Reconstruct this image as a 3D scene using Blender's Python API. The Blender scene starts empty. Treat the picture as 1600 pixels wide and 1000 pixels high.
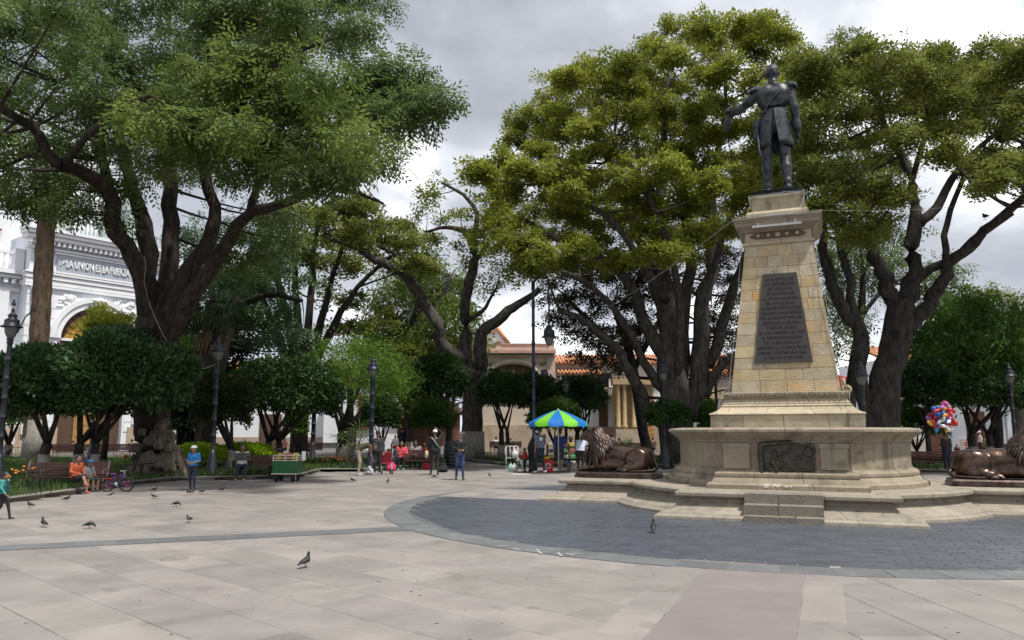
import bpy, math, random
import numpy as np
from mathutils import Vector, Matrix
PI = math.pi
random.seed(7)
RNG = np.random.default_rng(11)
scene = bpy.context.scene
COL = scene.collection

# ------------------------------------------------------------------ camera
F_PX, HORIZON, CAM_Z = 1200.0, 674.0, 1.62           # in the photograph's 1600 x 1000 pixels
PITCH = math.atan((HORIZON - 500) / F_PX)
cam_d = bpy.data.cameras.new('camera'); cam_d.lens = F_PX / 1600 * 36; cam_d.sensor_width = 36
cam_d.clip_end = 3000; cam_d.clip_start = .1
cam = bpy.data.objects.new('camera', cam_d); COL.objects.link(cam)
cam.location = (0, 0, CAM_Z); cam.rotation_euler = (PI / 2 + PITCH, 0, 0)
scene.camera = cam

# ------------------------------------------------------------------ sky and sun
SUN_EL, SUN_AZ = math.radians(65), math.radians(132)    # azimuth clockwise from +Y (away from the camera)
world = bpy.data.worlds.new('World'); scene.world = world; world.use_nodes = True
wn, wl = world.node_tree.nodes, world.node_tree.links
wn.clear()
w_out = wn.new('ShaderNodeOutputWorld')
sky = wn.new('ShaderNodeTexSky'); sky.sky_type = 'NISHITA'; sky.sun_disc = False
sky.sun_elevation = SUN_EL; sky.sun_rotation = SUN_AZ; sky.altitude = 2800; sky.air_density = 1.0
bg_sky = wn.new('ShaderNodeBackground'); bg_sky.inputs[1].default_value = .11
wl.new(sky.outputs[0], bg_sky.inputs[0])
# a broken layer of cloud: noise on a plane overhead, seen in perspective
tc = wn.new('ShaderNodeTexCoord'); sep = wn.new('ShaderNodeSeparateXYZ'); wl.new(tc.outputs['Generated'], sep.inputs[0])
def wmath(op, a, b=None, c=None):
    n = wn.new('ShaderNodeMath'); n.operation = op
    for i, v in enumerate((a, b, c)):
        if v is None: continue
        if isinstance(v, (int, float)): n.inputs[i].default_value = v
        else: wl.new(v, n.inputs[i])
    return n.outputs[0]
zz = wmath('ADD', wmath('ABSOLUTE', sep.outputs[2]), .42)
comb = wn.new('ShaderNodeCombineXYZ')
wl.new(wmath('DIVIDE', sep.outputs[0], zz), comb.inputs[0]); wl.new(wmath('DIVIDE', sep.outputs[1], zz), comb.inputs[1])
comb.inputs[2].default_value = 1.3
def wnoise(scale, detail, rough, dist=0.0):
    n = wn.new('ShaderNodeTexNoise'); n.inputs['Scale'].default_value = scale; n.inputs['Detail'].default_value = detail
    n.inputs['Roughness'].default_value = rough; n.inputs['Distortion'].default_value = dist
    wl.new(comb.outputs[0], n.inputs['Vector']); return n.outputs[0]
def wramp(fac, stops):
    r = wn.new('ShaderNodeValToRGB'); wl.new(fac, r.inputs[0]); e = r.color_ramp.elements
    while len(e) < len(stops): e.new(.5)
    for x, (p, c) in zip(e, stops): x.position = p; x.color = (c[0], c[1], c[2], 1)
    return r.outputs[0]
n_big = wnoise(2.5, 7, .5, .25)
cloud_col = wramp(n_big, [(.38, (.38, .405, .46)), (.47, (.50, .525, .585)), (.55, (.70, .725, .78)), (.64, (1.02, 1.03, 1.05))])
bg_cloud = wn.new('ShaderNodeBackground'); wl.new(cloud_col, bg_cloud.inputs[0]); wl.new(wramp(sep.outputs[2], [(.0, (1.3, 1.3, 1.3)), (.2, (1.1, 1.1, 1.1)), (.6, (1.0, 1.0, 1.0))]), bg_cloud.inputs[1])
cover = wramp(wnoise(.8, 5, .5, .2), [(.26, (.55, .55, .55)), (.40, (1, 1, 1))])
mixw = wn.new('ShaderNodeMixShader'); wl.new(cover, mixw.inputs[0])
wl.new(bg_sky.outputs[0], mixw.inputs[1]); wl.new(bg_cloud.outputs[0], mixw.inputs[2])
wl.new(mixw.outputs[0], w_out.inputs[0])

sun_d = bpy.data.lights.new('sun', 'SUN'); sun_d.energy = 4.2; sun_d.angle = math.radians(3); sun_d.color = (1, .955, .88)
sun = bpy.data.objects.new('sun', sun_d); COL.objects.link(sun)
sdir = Vector((math.sin(SUN_AZ) * math.cos(SUN_EL), math.cos(SUN_AZ) * math.cos(SUN_EL), math.sin(SUN_EL)))
sun.rotation_euler = (-sdir).to_track_quat('-Z', 'Y').to_euler(); sun.location = (20, -10, 60)

vs = scene.view_settings
vs.view_transform = 'Standard'; vs.look = 'None'; vs.gamma = 1; vs.exposure = 0.24; vs.use_curve_mapping = False
cy = scene.cycles
cy.max_bounces = 6; cy.diffuse_bounces = 3; cy.glossy_bounces = 3; cy.transmission_bounces = 4; cy.transparent_max_bounces = 6
cy.use_denoising = True; cy.use_adaptive_sampling = True; cy.adaptive_threshold = .02

# ------------------------------------------------------------------ pixel -> place
_c, _s = math.cos(PITCH), math.sin(PITCH)
def ray(px, py):
    u, v = (px - 800) / F_PX, (500 - py) / F_PX
    return u, _c - v * _s, _s + v * _c
def gp(px, py, z=0.0):                                # where the sight line meets height z
    r = ray(px, py); t = (z - CAM_Z) / r[2]
    return Vector((r[0] * t, r[1] * t, z))
def at(px, py, Y):                                    # the point of the sight line at depth Y
    r = ray(px, py); t = Y / r[1]
    return Vector((r[0] * t, Y, CAM_Z + r[2] * t))
def mpp(Y): return Y / F_PX                           # metres per pixel at depth Y

# ------------------------------------------------------------------ materials
MATS = {}
def _lin(c): return (c[0], c[1], c[2], 1)
def mat(name, col, rough=.7, var=.2, scale=6.0, col2=None, bump=0.0, bscale=None, metal=0.0, spec=.5,
        coords='Object', rnd=0.0, island=False, translucent=0.0, detail=6.0, coat=0.0, stain=None, stretch=None, stain2=None):
    if name in MATS: return MATS[name]
    m = bpy.data.materials.new(name); m.use_nodes = True; MATS[name] = m
    nt = m.node_tree; n, l = nt.nodes, nt.links
    p = n['Principled BSDF']; p.inputs['Roughness'].default_value = rough; p.inputs['Metallic'].default_value = metal
    p.inputs['Specular IOR Level'].default_value = spec
    if coat: p.inputs['Coat Weight'].default_value = coat
    if coords == 'World':
        g = n.new('ShaderNodeNewGeometry'); vec = g.outputs['Position']
    else:
        t = n.new('ShaderNodeTexCoord'); vec = t.outputs['Object']
    if stretch:
        mp = n.new('ShaderNodeVectorMath'); mp.operation = 'MULTIPLY'; l.new(vec, mp.inputs[0]); mp.inputs[1].default_value = stretch; vec = mp.outputs[0]
    ns = n.new('ShaderNodeTexNoise'); ns.inputs['Scale'].default_value = scale; ns.inputs['Detail'].default_value = detail
    ns.inputs['Roughness'].default_value = .6
    l.new(vec, ns.inputs['Vector'])
    rp = n.new('ShaderNodeValToRGB'); l.new(ns.outputs[0], rp.inputs[0])
    a = tuple(c * (1 - var) for c in col[:3]); b = tuple(min(1, c * (1 + var)) for c in (col2 or col)[:3])
    rp.color_ramp.elements[0].position = .32; rp.color_ramp.elements[0].color = _lin(a)
    rp.color_ramp.elements[1].position = .68; rp.color_ramp.elements[1].color = _lin(b)
    out = rp.outputs[0]
    for stain in [q for q in (stain, stain2) if q]:        # blotches of a second colour: (colour, scale, threshold)
        s2 = n.new('ShaderNodeTexNoise'); s2.inputs['Scale'].default_value = stain[1]; s2.inputs['Detail'].default_value = 5
        if len(stain) > 3:
            sm_ = n.new('ShaderNodeVectorMath'); sm_.operation = 'MULTIPLY'; l.new(vec, sm_.inputs[0]); sm_.inputs[1].default_value = stain[3]; l.new(sm_.outputs[0], s2.inputs['Vector'])
        else: l.new(vec, s2.inputs['Vector'])
        r2 = n.new('ShaderNodeValToRGB'); l.new(s2.outputs[0], r2.inputs[0])
        r2.color_ramp.elements[0].position = stain[2]; r2.color_ramp.elements[1].position = min(1, stain[2] + .12)
        r2.color_ramp.elements[0].color = (0, 0, 0, 1); r2.color_ramp.elements[1].color = (1, 1, 1, 1)
        mx = n.new('ShaderNodeMixRGB'); l.new(r2.outputs[0], mx.inputs[0]); l.new(out, mx.inputs[1]); mx.inputs[2].default_value = _lin(stain[0])
        out = mx.outputs[0]
    if rnd or island:
        if island:
            g = n.new('ShaderNodeNewGeometry'); rv = g.outputs['Random Per Island']
        else:
            o = n.new('ShaderNodeObjectInfo'); rv = o.outputs['Random']
        hs = n.new('ShaderNodeHueSaturation')
        mr = n.new('ShaderNodeMapRange'); l.new(rv, mr.inputs[0]); mr.inputs[3].default_value = 1 - rnd; mr.inputs[4].default_value = 1 + rnd
        l.new(mr.outputs[0], hs.inputs['Value'])
        w2 = n.new('ShaderNodeMath'); w2.operation = 'MULTIPLY'; l.new(rv, w2.inputs[0]); w2.inputs[1].default_value = 7.31
        fr = n.new('ShaderNodeMath'); fr.operation = 'FRACT'; l.new(w2.outputs[0], fr.inputs[0])
        m2 = n.new('ShaderNodeMapRange'); l.new(fr.outputs[0], m2.inputs[0]); m2.inputs[3].default_value = .5 - .022 * min(1, rnd * 4); m2.inputs[4].default_value = .5 + .022 * min(1, rnd * 4)
        l.new(m2.outputs[0], hs.inputs['Hue'])
        l.new(out, hs.inputs['Color']); out = hs.outputs[0]
    l.new(out, p.inputs['Base Color'])
    if bump:
        nb = n.new('ShaderNodeTexNoise'); nb.inputs['Scale'].default_value = bscale or scale * 4; nb.inputs['Detail'].default_value = 8
        l.new(vec, nb.inputs['Vector'])
        bp = n.new('ShaderNodeBump'); bp.inputs['Strength'].default_value = bump; bp.inputs['Distance'].default_value = .03
        l.new(nb.outputs[0], bp.inputs['Height']); l.new(bp.outputs[0], p.inputs['Normal'])
    if translucent:
        tr = n.new('ShaderNodeBsdfTranslucent'); l.new(out, tr.inputs[0])
        ms = n.new('ShaderNodeMixShader'); ms.inputs[0].default_value = translucent
        l.new(p.outputs[0], ms.inputs[1]); l.new(tr.outputs[0], ms.inputs[2])
        l.new(ms.outputs[0], n['Material Output'].inputs[0])
    return m

# ------------------------------------------------------------------ mesh building
def link_obj(name, me, parent=None, label=None, cat=None, group=None, kind=None, loc=None, rz=None):
    o = bpy.data.objects.new(name, me); COL.objects.link(o)
    if parent is not None: o.parent = parent
    if loc is not None: o.location = loc
    if rz is not None: o.rotation_euler = (0, 0, rz)
    if label: o['label'] = label
    if cat: o['category'] = cat
    if group: o['group'] = group
    if kind: o['kind'] = kind
    return o
def thing(name, label, cat, loc=(0, 0, 0), rz=0.0, group=None):
    return link_obj(name, None, None, label, cat, group, None, loc, rz)
def np_mesh(name, V, Fq, mats, midx=None, smooth=False):
    """V (n,3); Fq (m,k) constant-size faces."""
    me = bpy.data.meshes.new(name)
    V = np.asarray(V, np.float32); Fq = np.asarray(Fq, np.int32); m, k = Fq.shape
    me.vertices.add(len(V)); me.vertices.foreach_set('co', V.ravel())
    me.loops.add(m * k); me.loops.foreach_set('vertex_index', Fq.ravel())
    me.polygons.add(m); me.polygons.foreach_set('loop_start', np.arange(0, m * k, k, dtype=np.int32))
    me.polygons.foreach_set('loop_total', np.full(m, k, np.int32))
    if midx is not None: me.polygons.foreach_set('material_index', np.asarray(midx, np.int32))
    me.polygons.foreach_set('use_smooth', np.full(m, smooth, bool))
    for x in (mats if isinstance(mats, (list, tuple)) else [mats]): me.materials.append(x)
    me.update(calc_edges=True); me.validate()
    return me

class MB:
    """collects shapes; build() links them as one mesh object."""
    def __init__(s): s.v, s.f, s.m, s.sm = [], [], [], []
    def add(s, V, Fs, mi=0, smooth=False):
        b = len(s.v); s.v.extend([tuple(p) for p in V])
        for f in Fs: s.f.append(tuple(b + i for i in f)); s.m.append(mi); s.sm.append(smooth)
        return s
    def box(s, c, d, rz=0.0, mi=0, taper=1.0, rx=0.0):
        hx, hy, hz = d[0] / 2, d[1] / 2, d[2] / 2
        P = [Vector((x * hx * (taper if z > 0 else 1), y * hy * (taper if z > 0 else 1), z * hz)) for z in (-1, 1) for y in (-1, 1) for x in (-1, 1)]
        R = Matrix.Rotation(rz, 3, 'Z') @ Matrix.Rotation(rx, 3, 'X'); c = Vector(c)
        return s.add([c + R @ p for p in P], [(0, 2, 3, 1), (4, 5, 7, 6), (0, 1, 5, 4), (2, 6, 7, 3), (0, 4, 6, 2), (1, 3, 7, 5)], mi)
    def tube(s, pts, r, seg=8, mi=0, caps=True, smooth=True, wob=0.0):
        pts = [Vector(p) for p in pts]; n = len(pts)
        rr = [r] * n if isinstance(r, (int, float)) else list(r)
        V, Fs = [], []; up = None
        for i, p in enumerate(pts):
            t = (pts[min(i + 1, n - 1)] - pts[max(i - 1, 0)])
            t = t.normalized() if t.length > 1e-9 else Vector((0, 0, 1))
            if up is None: up = Vector((0, 0, 1)) if abs(t.z) < .9 else Vector((0, 1, 0))
            a = t.cross(up)
            if a.length < 1e-6: a = t.cross(Vector((1, 0, 0)))
            a.normalize(); b = t.cross(a).normalized(); up = -b if False else up
            for k in range(seg):
                w = 2 * PI * k / seg; q = rr[i] * (1 + (wob * (random.random() - .5) if wob else 0))
                V.append(p + a * (math.cos(w) * q) + b * (math.sin(w) * q))
        for i in range(n - 1):
            for k in range(seg):
                k2 = (k + 1) % seg
                Fs.append((i * seg + k, i * seg + k2, (i + 1) * seg + k2, (i + 1) * seg + k))
        if caps: Fs += [tuple(range(seg))[::-1], tuple((n - 1) * seg + k for k in range(seg))]
        return s.add(V, Fs, mi, smooth)
    def lathe(s, prof, c=(0, 0, 0), seg=16, mi=0, smooth=True, sx=1.0, sy=1.0):
        V, Fs = [], []; c = Vector(c); n = len(prof)
        for r, z in prof:
            for k in range(seg):
                w = 2 * PI * k / seg; V.append(c + Vector((r * math.cos(w) * sx, r * math.sin(w) * sy, z)))
        for i in range(n - 1):
            for k in range(seg):
                k2 = (k + 1) % seg; Fs.append((i * seg + k, i * seg + k2, (i + 1) * seg + k2, (i + 1) * seg + k))
        Fs += [tuple(range(seg))[::-1], tuple((n - 1) * seg + k for k in range(seg))]
        return s.add(V, Fs, mi, smooth)
    def ball(s, c, r, seg=10, rings=6, mi=0):
        r3 = (r, r, r) if isinstance(r, (int, float)) else r
        prof = [(max(.02, math.sin(PI * i / rings)), -math.cos(PI * i / rings)) for i in range(rings + 1)]
        b = MB().lathe(prof, seg=seg); c = Vector(c)
        return s.add([c + Vector((v[0] * r3[0], v[1] * r3[1], v[2] * r3[2])) for v in b.v], b.f, mi, True)
    def prism(s, poly, z0, z1, mi=0):
        n = len(poly); V = [(p[0], p[1], z0) for p in poly] + [(p[0], p[1], z1) for p in poly]
        Fs = [(i, (i + 1) % n, n + (i + 1) % n, n + i) for i in range(n)] + [tuple(range(n))[::-1], tuple(range(n, 2 * n))]
        return s.add(V, Fs, mi)
    def plate(s, poly, y0, y1, mi=0):                   # polygon in x,z extruded along y
        n = len(poly); V = [(p[0], y0, p[1]) for p in poly] + [(p[0], y1, p[1]) for p in poly]
        Fs = [(i, (i + 1) % n, n + (i + 1) % n, n + i) for i in range(n)] + [tuple(range(n))[::-1], tuple(range(n, 2 * n))]
        return s.add(V, Fs, mi)
    def profiled(s, poly, prof, mi=0, smooth=False):      # closed plan swept through (offset, z) pairs
        n = len(poly); P = [Vector((p[0], p[1], 0)) for p in poly]; N = []
        for i in range(n):
            a = (P[i] - P[i - 1]).normalized(); b = (P[(i + 1) % n] - P[i]).normalized()
            na, nb = Vector((a.y, -a.x, 0)), Vector((b.y, -b.x, 0)); m = na + nb
            m = m / max(.35, m.length_squared / 2) if m.length > 1e-6 else na
            N.append(m)
        V, Fs = [], []
        for o, z in prof:
            for i in range(n): q = P[i] + N[i] * o; V.append((q.x, q.y, z))
        for j in range(len(prof) - 1):
            for i in range(n):
                k = (i + 1) % n; Fs.append((j * n + i, j * n + k, (j + 1) * n + k, (j + 1) * n + i))
        Fs += [tuple(range(n))[::-1], tuple((len(prof) - 1) * n + i for i in range(n))]
        return s.add(V, Fs, mi, smooth)
    def xf(s, M):
        s.v = [tuple(M @ Vector(p)) for p in s.v]; return s
    def mesh(s, name, mats, origin=None):
        me = bpy.data.meshes.new(name)
        V = s.v if origin is None else [(p[0] - origin[0], p[1] - origin[1], p[2] - origin[2]) for p in s.v]
        me.from_pydata(V, [], s.f)
        for x in (mats if isinstance(mats, (list, tuple)) else [mats]): me.materials.append(x)
        me.polygons.foreach_set('material_index', s.m); me.polygons.foreach_set('use_smooth', s.sm); me.update()
        return me
    def build(s, name, mats, parent=None, origin=None, **k):
        return link_obj(name, s.mesh(name, mats, origin), parent, **k)

def copy_tree(o, parent=None):
    c = o.copy(); COL.objects.link(c)
    if parent is not None: c.parent = parent
    for ch in list(o.children): copy_tree(ch, c)
    return c

# ------------------------------------------------------------------ smooth solids (blended round cones -> surface nets)
def surface_net(prims, h, blend=.03):
    """prims: (p0, r0, p1, r1, material index, [blend]) in local metres, p0==p1 with r0 a 3-tuple = ellipsoid.
    returns verts, quads, material index."""
    lo = np.array([1e9] * 3); hi = -lo
    for p in prims:
        r = max(p[1]) if isinstance(p[1], tuple) else max(p[1], p[3])
        for q in (p[0], p[2]): lo = np.minimum(lo, np.array(q) - r); hi = np.maximum(hi, np.array(q) + r)
    lo -= 2.5 * h; hi += 2.5 * h
    N = np.ceil((hi - lo) / h).astype(int) + 1
    ax = [lo[i] + h * np.arange(N[i]) for i in range(3)]
    G = np.stack(np.meshgrid(*ax, indexing='ij'), -1).astype(np.float32)
    def dist(p, X):
        a = np.array(p[0], np.float32)
        if isinstance(p[1], tuple):
            rr = np.array(p[1], np.float32); Y = X - a
            if len(p) > 6: Y = Y @ np.array(p[6], np.float32)   # rotation (columns = ellipsoid axes)
            k = np.linalg.norm(Y / rr, axis=-1); k2 = np.linalg.norm(Y / rr ** 2, axis=-1) + 1e-6
            return k * (k - 1) / k2
        b = np.array(p[2], np.float32); d = b - a; L = float(d @ d) + 1e-9
        t = np.clip(((X - a) @ d) / L, 0, 1)
        return np.linalg.norm(X - a - t[..., None] * d, axis=-1) - (p[1] + (p[3] - p[1]) * t)
    D = None
    for p in prims:
        d = dist(p, G); k = p[5] if len(p) > 5 and p[5] is not None else blend
        if D is None: D = d
        else:
            hh = np.clip(.5 + .5 * (D - d) / k, 0, 1); D = D * (1 - hh) + d * hh - k * hh * (1 - hh)
    S = D < 0
    nx, ny, nz = N
    acc = np.zeros((nx - 1, ny - 1, nz - 1, 3), np.float32); cnt = np.zeros((nx - 1, ny - 1, nz - 1), np.float32)
    for axis in range(3):
        sl0 = [slice(None)] * 3; sl1 = [slice(None)] * 3; sl0[axis] = slice(0, -1); sl1[axis] = slice(1, None)
        d0, d1 = D[tuple(sl0)], D[tuple(sl1)]; x = (d0 < 0) != (d1 < 0)
        idx = np.argwhere(x); t = d0[x] / (d0[x] - d1[x])
        P = idx.astype(np.float32); P[:, axis] += t
        o = [i for i in range(3) if i != axis]
        for da in (0, 1):
            for db in (0, 1):
                c = idx.copy(); c[:, o[0]] -= da; c[:, o[1]] -= db
                ok = (c >= 0).all(1) & (c < np.array([nx - 1, ny - 1, nz - 1])).all(1)
                np.add.at(acc, tuple(c[ok].T), P[ok]); np.add.at(cnt, tuple(c[ok].T), 1)
    act = cnt > 0; vid = -np.ones(act.shape, np.int64); vid[act] = np.arange(act.sum())
    V = acc[act] / cnt[act][:, None] * h + lo
    quads = []
    for axis in range(3):
        sl0 = [slice(None)] * 3; sl1 = [slice(None)] * 3; sl0[axis] = slice(0, -1); sl1[axis] = slice(1, None)
        s0, s1 = S[tuple(sl0)], S[tuple(sl1)]; idx = np.argwhere(s0 != s1); inside0 = s0[s0 != s1]
        o = [(axis + 1) % 3, (axis + 2) % 3]
        ok = (idx[:, o[0]] > 0) & (idx[:, o[1]] > 0); idx = idx[ok]; inside0 = inside0[ok]
        c = []
        for da, db in ((1, 1), (0, 1), (0, 0), (1, 0)):
            q = idx.copy(); q[:, o[0]] -= da; q[:, o[1]] -= db
            q = np.minimum(q, np.array(act.shape) - 1); c.append(vid[tuple(q.T)])
        Q = np.stack(c, 1); Q[~inside0] = Q[~inside0][:, ::-1]
        quads.append(Q[(Q >= 0).all(1)])
    Q = np.concatenate(quads)
    C = V[Q].mean(1); best = np.full(len(Q), 1e9); mi = np.zeros(len(Q), np.int32)
    for p in prims:
        d = dist(p, C); w = d < best; best[w] = d[w]; mi[w] = p[4]
    return V, Q, mi
def solid(name, prims, mats, h=.02, blend=.03, parent=None, M=None, **k):
    V, Q, mi = surface_net(prims, h, blend)
    if M is not None:
        A = np.array(M); V = V @ A[:3, :3].T + A[:3, 3]
    return link_obj(name, np_mesh(name, V, Q, mats, mi, True), parent, **k)
def E_(c, r, m=0, rot=None, blend=None):                       # an ellipsoid for surface_net
    return (c, tuple(r), c, 0, m, blend) + ((np.array(rot.to_matrix() if hasattr(rot, 'to_matrix') else rot).tolist(),) if rot is not None else ())
def text_mesh(name, s, size, depth, mt, align='CENTER', width=None):
    cu = bpy.data.curves.new(name, 'FONT'); cu.body = s; cu.size = size; cu.extrude = depth; cu.align_x = align; cu.align_y = 'CENTER'
    cu.resolution_u = 2
    o = bpy.data.objects.new(name, cu); COL.objects.link(o); dg = bpy.context.evaluated_depsgraph_get()
    me = bpy.data.meshes.new_from_object(o.evaluated_get(dg)); bpy.data.objects.remove(o); bpy.data.curves.remove(cu)
    me.name = name
    if width and len(me.vertices):
        xs = [v.co.x for v in me.vertices]; k = width / max(1e-6, max(xs) - min(xs))
        for v in me.vertices: v.co.x *= k
    me.materials.clear(); me.materials.append(mt); return me
# ================================================================== ground and paving
MON_C = Vector((6.37, 17.84, 0)); MON_A = math.radians(-22)
E1 = Vector((math.cos(MON_A), math.sin(MON_A), 0)); E2 = Vector((-math.sin(MON_A), math.cos(MON_A), 0))
def mon_local(p): d = Vector((p[0], p[1], 0)) - MON_C; return d.dot(E1), d.dot(E2)
def mon_world(x, y, z=0.0): q = MON_C + E1 * x + E2 * y; return Vector((q.x, q.y, z))
DISC_C, DISC_R, RING_W = Vector((5.5, 16.95, 0)), 8.15, .5

m_ground = mat('ground grout', (.105, .094, .085), .9, .15, 2.0, coords='World')
def slab_material(name, island):
    return mat(name, (.216, .197, .185), .66, .10, 1.3, col2=(.242, .222, .209), coords='World', rnd=.125, island=island,
               bump=.10, bscale=70, stain=((.172, .155, .146), 2.1, .62), stain2=((.285, .268, .255), 4.3, .68), spec=.3)
m_slab, m_slab_far = slab_material('sandstone slab', False), slab_material('sandstone slab far', True)
m_red = mat('red sandstone slab', (.196, .172, .163), .66, .08, 2.2, coords='World', rnd=.05, bump=.1, bscale=70, stain=((.2, .16, .145), 5, .66), spec=.35)
m_slate = mat('slate tile', (.068, .076, .095), .38, .18, 2.5, coords='World', rnd=.09, bump=.15, bscale=60, spec=.5)
m_slate_far = mat('slate tile far', (.068, .076, .095), .38, .18, 2.5, coords='World', rnd=.09, island=True, bump=.15, bscale=60, spec=.5)
m_grout2 = mat('slate joint', (.095, .098, .106), .8, .2, 8, coords='World')
m_ring = mat('grey green ring stone', (.128, .134, .137), .55, .15, 3, coords='World', rnd=.12, bump=.1, bscale=60, stain=((.21, .215, .215), 3.0, .64))
m_kerb = mat('kerb stone', (.19, .175, .155), .8, .25, 3, coords='World', bump=.3, bscale=30)
m_soil = mat('soil', (.06, .05, .035), .95, .4, 5, coords='World', bump=.5, bscale=20)
m_grass = mat('grass blade', (.05, .10, .022), .6, .5, .7, coords='World', island=False, translucent=.25, col2=(.08, .14, .03))

ground = MB(); ground.add([(-700, -60, -.02), (700, -60, -.02), (700, 900, -.02), (-700, 900, -.02)], [(0, 1, 2, 3)])
ground = ground.build('ground', m_ground, kind='structure', label='pale sandstone paving of the plaza')

# --- planting beds and kerbs
K1 = [gp(-90, 812), gp(10, 786), gp(120, 771), gp(205, 758), gp(268, 751), gp(400, 749), gp(470, 745), gp(500, 737), gp(560, 737), gp(690, 728)]
BED1 = K1 + [Vector((-3.9, 45, 0)), Vector((-40, 45, 0)), Vector((-26, 22, 0))]
K2 = [gp(735, 721), gp(793, 728), gp(900, 730), gp(1040, 730), gp(1240, 732), gp(1430, 738), gp(1700, 741)]
BED2 = K2 + [Vector((34, 48, 0)), Vector((-2.4, 48, 0))]
def inside(poly, x, y):
    r = False; n = len(poly)
    for i in range(n):
        a, b = poly[i], poly[i - 1]
        if (a.y > y) != (b.y > y) and x < (b.x - a.x) * (y - a.y) / (b.y - a.y) + a.x: r = not r
    return r
def strip_poly(pts, w):                                   # a ribbon to the left of a polyline
    out = []
    for i, p in enumerate(pts):
        t = (pts[min(i + 1, len(pts) - 1)] - pts[max(i - 1, 0)]).normalized()
        out.append(p + Vector((-t.y, t.x, 0)) * w)
    return out
for bed, ker, nm, lab in ((BED1, K1, 'planting_bed', 'soil bed behind the left kerb with trees and benches'), (BED2, K2, 'planting_bed', 'soil bed behind the monument')):
    b = MB(); b.prism([(p.x, p.y) for p in bed], -.02, .09)
    bo = b.build(nm, m_soil, kind='structure', label=lab)
    inn = strip_poly(ker, .2)
    for i in range(len(ker) - 1):                          # kerb stones, about a metre each
        L = (ker[i + 1] - ker[i]).length; n = max(1, round(L / 1.1))
        for j in range(n):
            t0, t1 = j / n + .004, (j + 1) / n - .004
            P = [ker[i].lerp(ker[i + 1], t0), ker[i].lerp(ker[i + 1], t1), inn[i].lerp(inn[i + 1], t1), inn[i].lerp(inn[i + 1], t0)]
            k = MB(); zt = .125 + .01 * random.random(); k.profiled([(p.x, p.y) for p in P], [(0, -.02), (0, zt - .02), (-.02, zt)])
            k.build('kerb_stone', m_kerb, bo)

# --- sandstone slabs
def slab_mesh(name, L, W, mt, z0=-.018, z1=0.0, ch=.006):
    b = MB(); hx, hy = L / 2, W / 2
    b.profiled([(-hx, -hy), (hx, -hy), (hx, hy), (-hx, hy)], [(0, z0), (0, z1 - ch), (-ch, z1)])
    return b.mesh(name, mt)
def in_view(p, m=1.0): return p.y > 5.2 and abs(p.x) < .675 * p.y + m
slabs = []
LENS = (.86, 1.04, 1.24); ROW = .66; GAP = .006
for sector, ang in ((0, math.radians(-42.5)), (1, math.radians(-88.0))):
    U = Vector((math.cos(ang), math.sin(ang), 0)); W = Vector((-U.y, U.x, 0))
    for r in range(-75, 110):
        s = -60.0 + random.random()
        while s < 60:
            li = random.choice((0, 0, 1, 1, 2)); L = LENS[li]; c = U * (s + L / 2) + W * (r * ROW); s += L
            if c.y > 52 or not in_view(c, 5.0): continue
            lx, ly = mon_local(c)
            if (sector == 0) != (lx < .1): continue
            if (c - DISC_C).length < DISC_R - .9 and not (abs(ly + .05) < 2.4): continue
            if inside(BED1, c.x, c.y) or inside(BED2, c.x, c.y): continue
            slabs.append((c.length + (0 if in_view(c, .3) else 1000), c, li, ang))
slabs.sort(key=lambda t: t[0])
SL = [slab_mesh('paving_slab', L - GAP, ROW - GAP, m_slab) for L in LENS]
for d, c, li, ang in slabs[:300]:
    link_obj('paving_slab', SL[li], ground, loc=(c.x, c.y, random.uniform(-.0022, .0008)), rz=ang)
far = MB()
for d, c, li, ang in slabs[300:]:
    L, W = LENS[li] - GAP, ROW - GAP; z = random.uniform(-.002, .001)
    R = Matrix.Rotation(ang, 3, 'Z')
    far.add([c + R @ Vector((x * L / 2, y * W / 2, zz_)) + Vector((0, 0, z)) for zz_ in (-.018, 0) for x, y in ((-1, -1), (1, -1), (1, 1), (-1, 1))],
            [(4, 5, 6, 7), (0, 1, 5, 4), (1, 2, 6, 5), (2, 3, 7, 6), (3, 0, 4, 7)])
far.build('paving_slab_field', m_slab_far, ground, kind='stuff')
# strips that run from the monument's steps towards the viewer
def laid(name, x0, x1, y0, y1, mt, z=.004, parent=ground, th=.03):
    b = MB(); b.profiled([(p.x, p.y) for p in (mon_world(x0, y0), mon_world(x1, y0), mon_world(x1, y1), mon_world(x0, y1))], [(0, z - th), (0, z - .004), (-.004, z)])
    return b.build(name, mt, parent)
for x0, x1, st, mt in ((-.64, .47, 1.55, m_red), (-1.05, -.648, .95, m_slab), (.478, .86, .95, m_slab)):
    y = -14.5
    while y < -9.0:
        yy = y + st * random.uniform(.85, 1.1); q = mon_world((x0 + x1) / 2, y)
        if (mon_world((x0 + x1) / 2, yy) - DISC_C).length < DISC_R - .3: yy = y + .6
        if (q - DISC_C).length > DISC_R - .35: laid('paving_slab', x0, x1, y, yy - .007, mt, .004)
        y = yy
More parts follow.
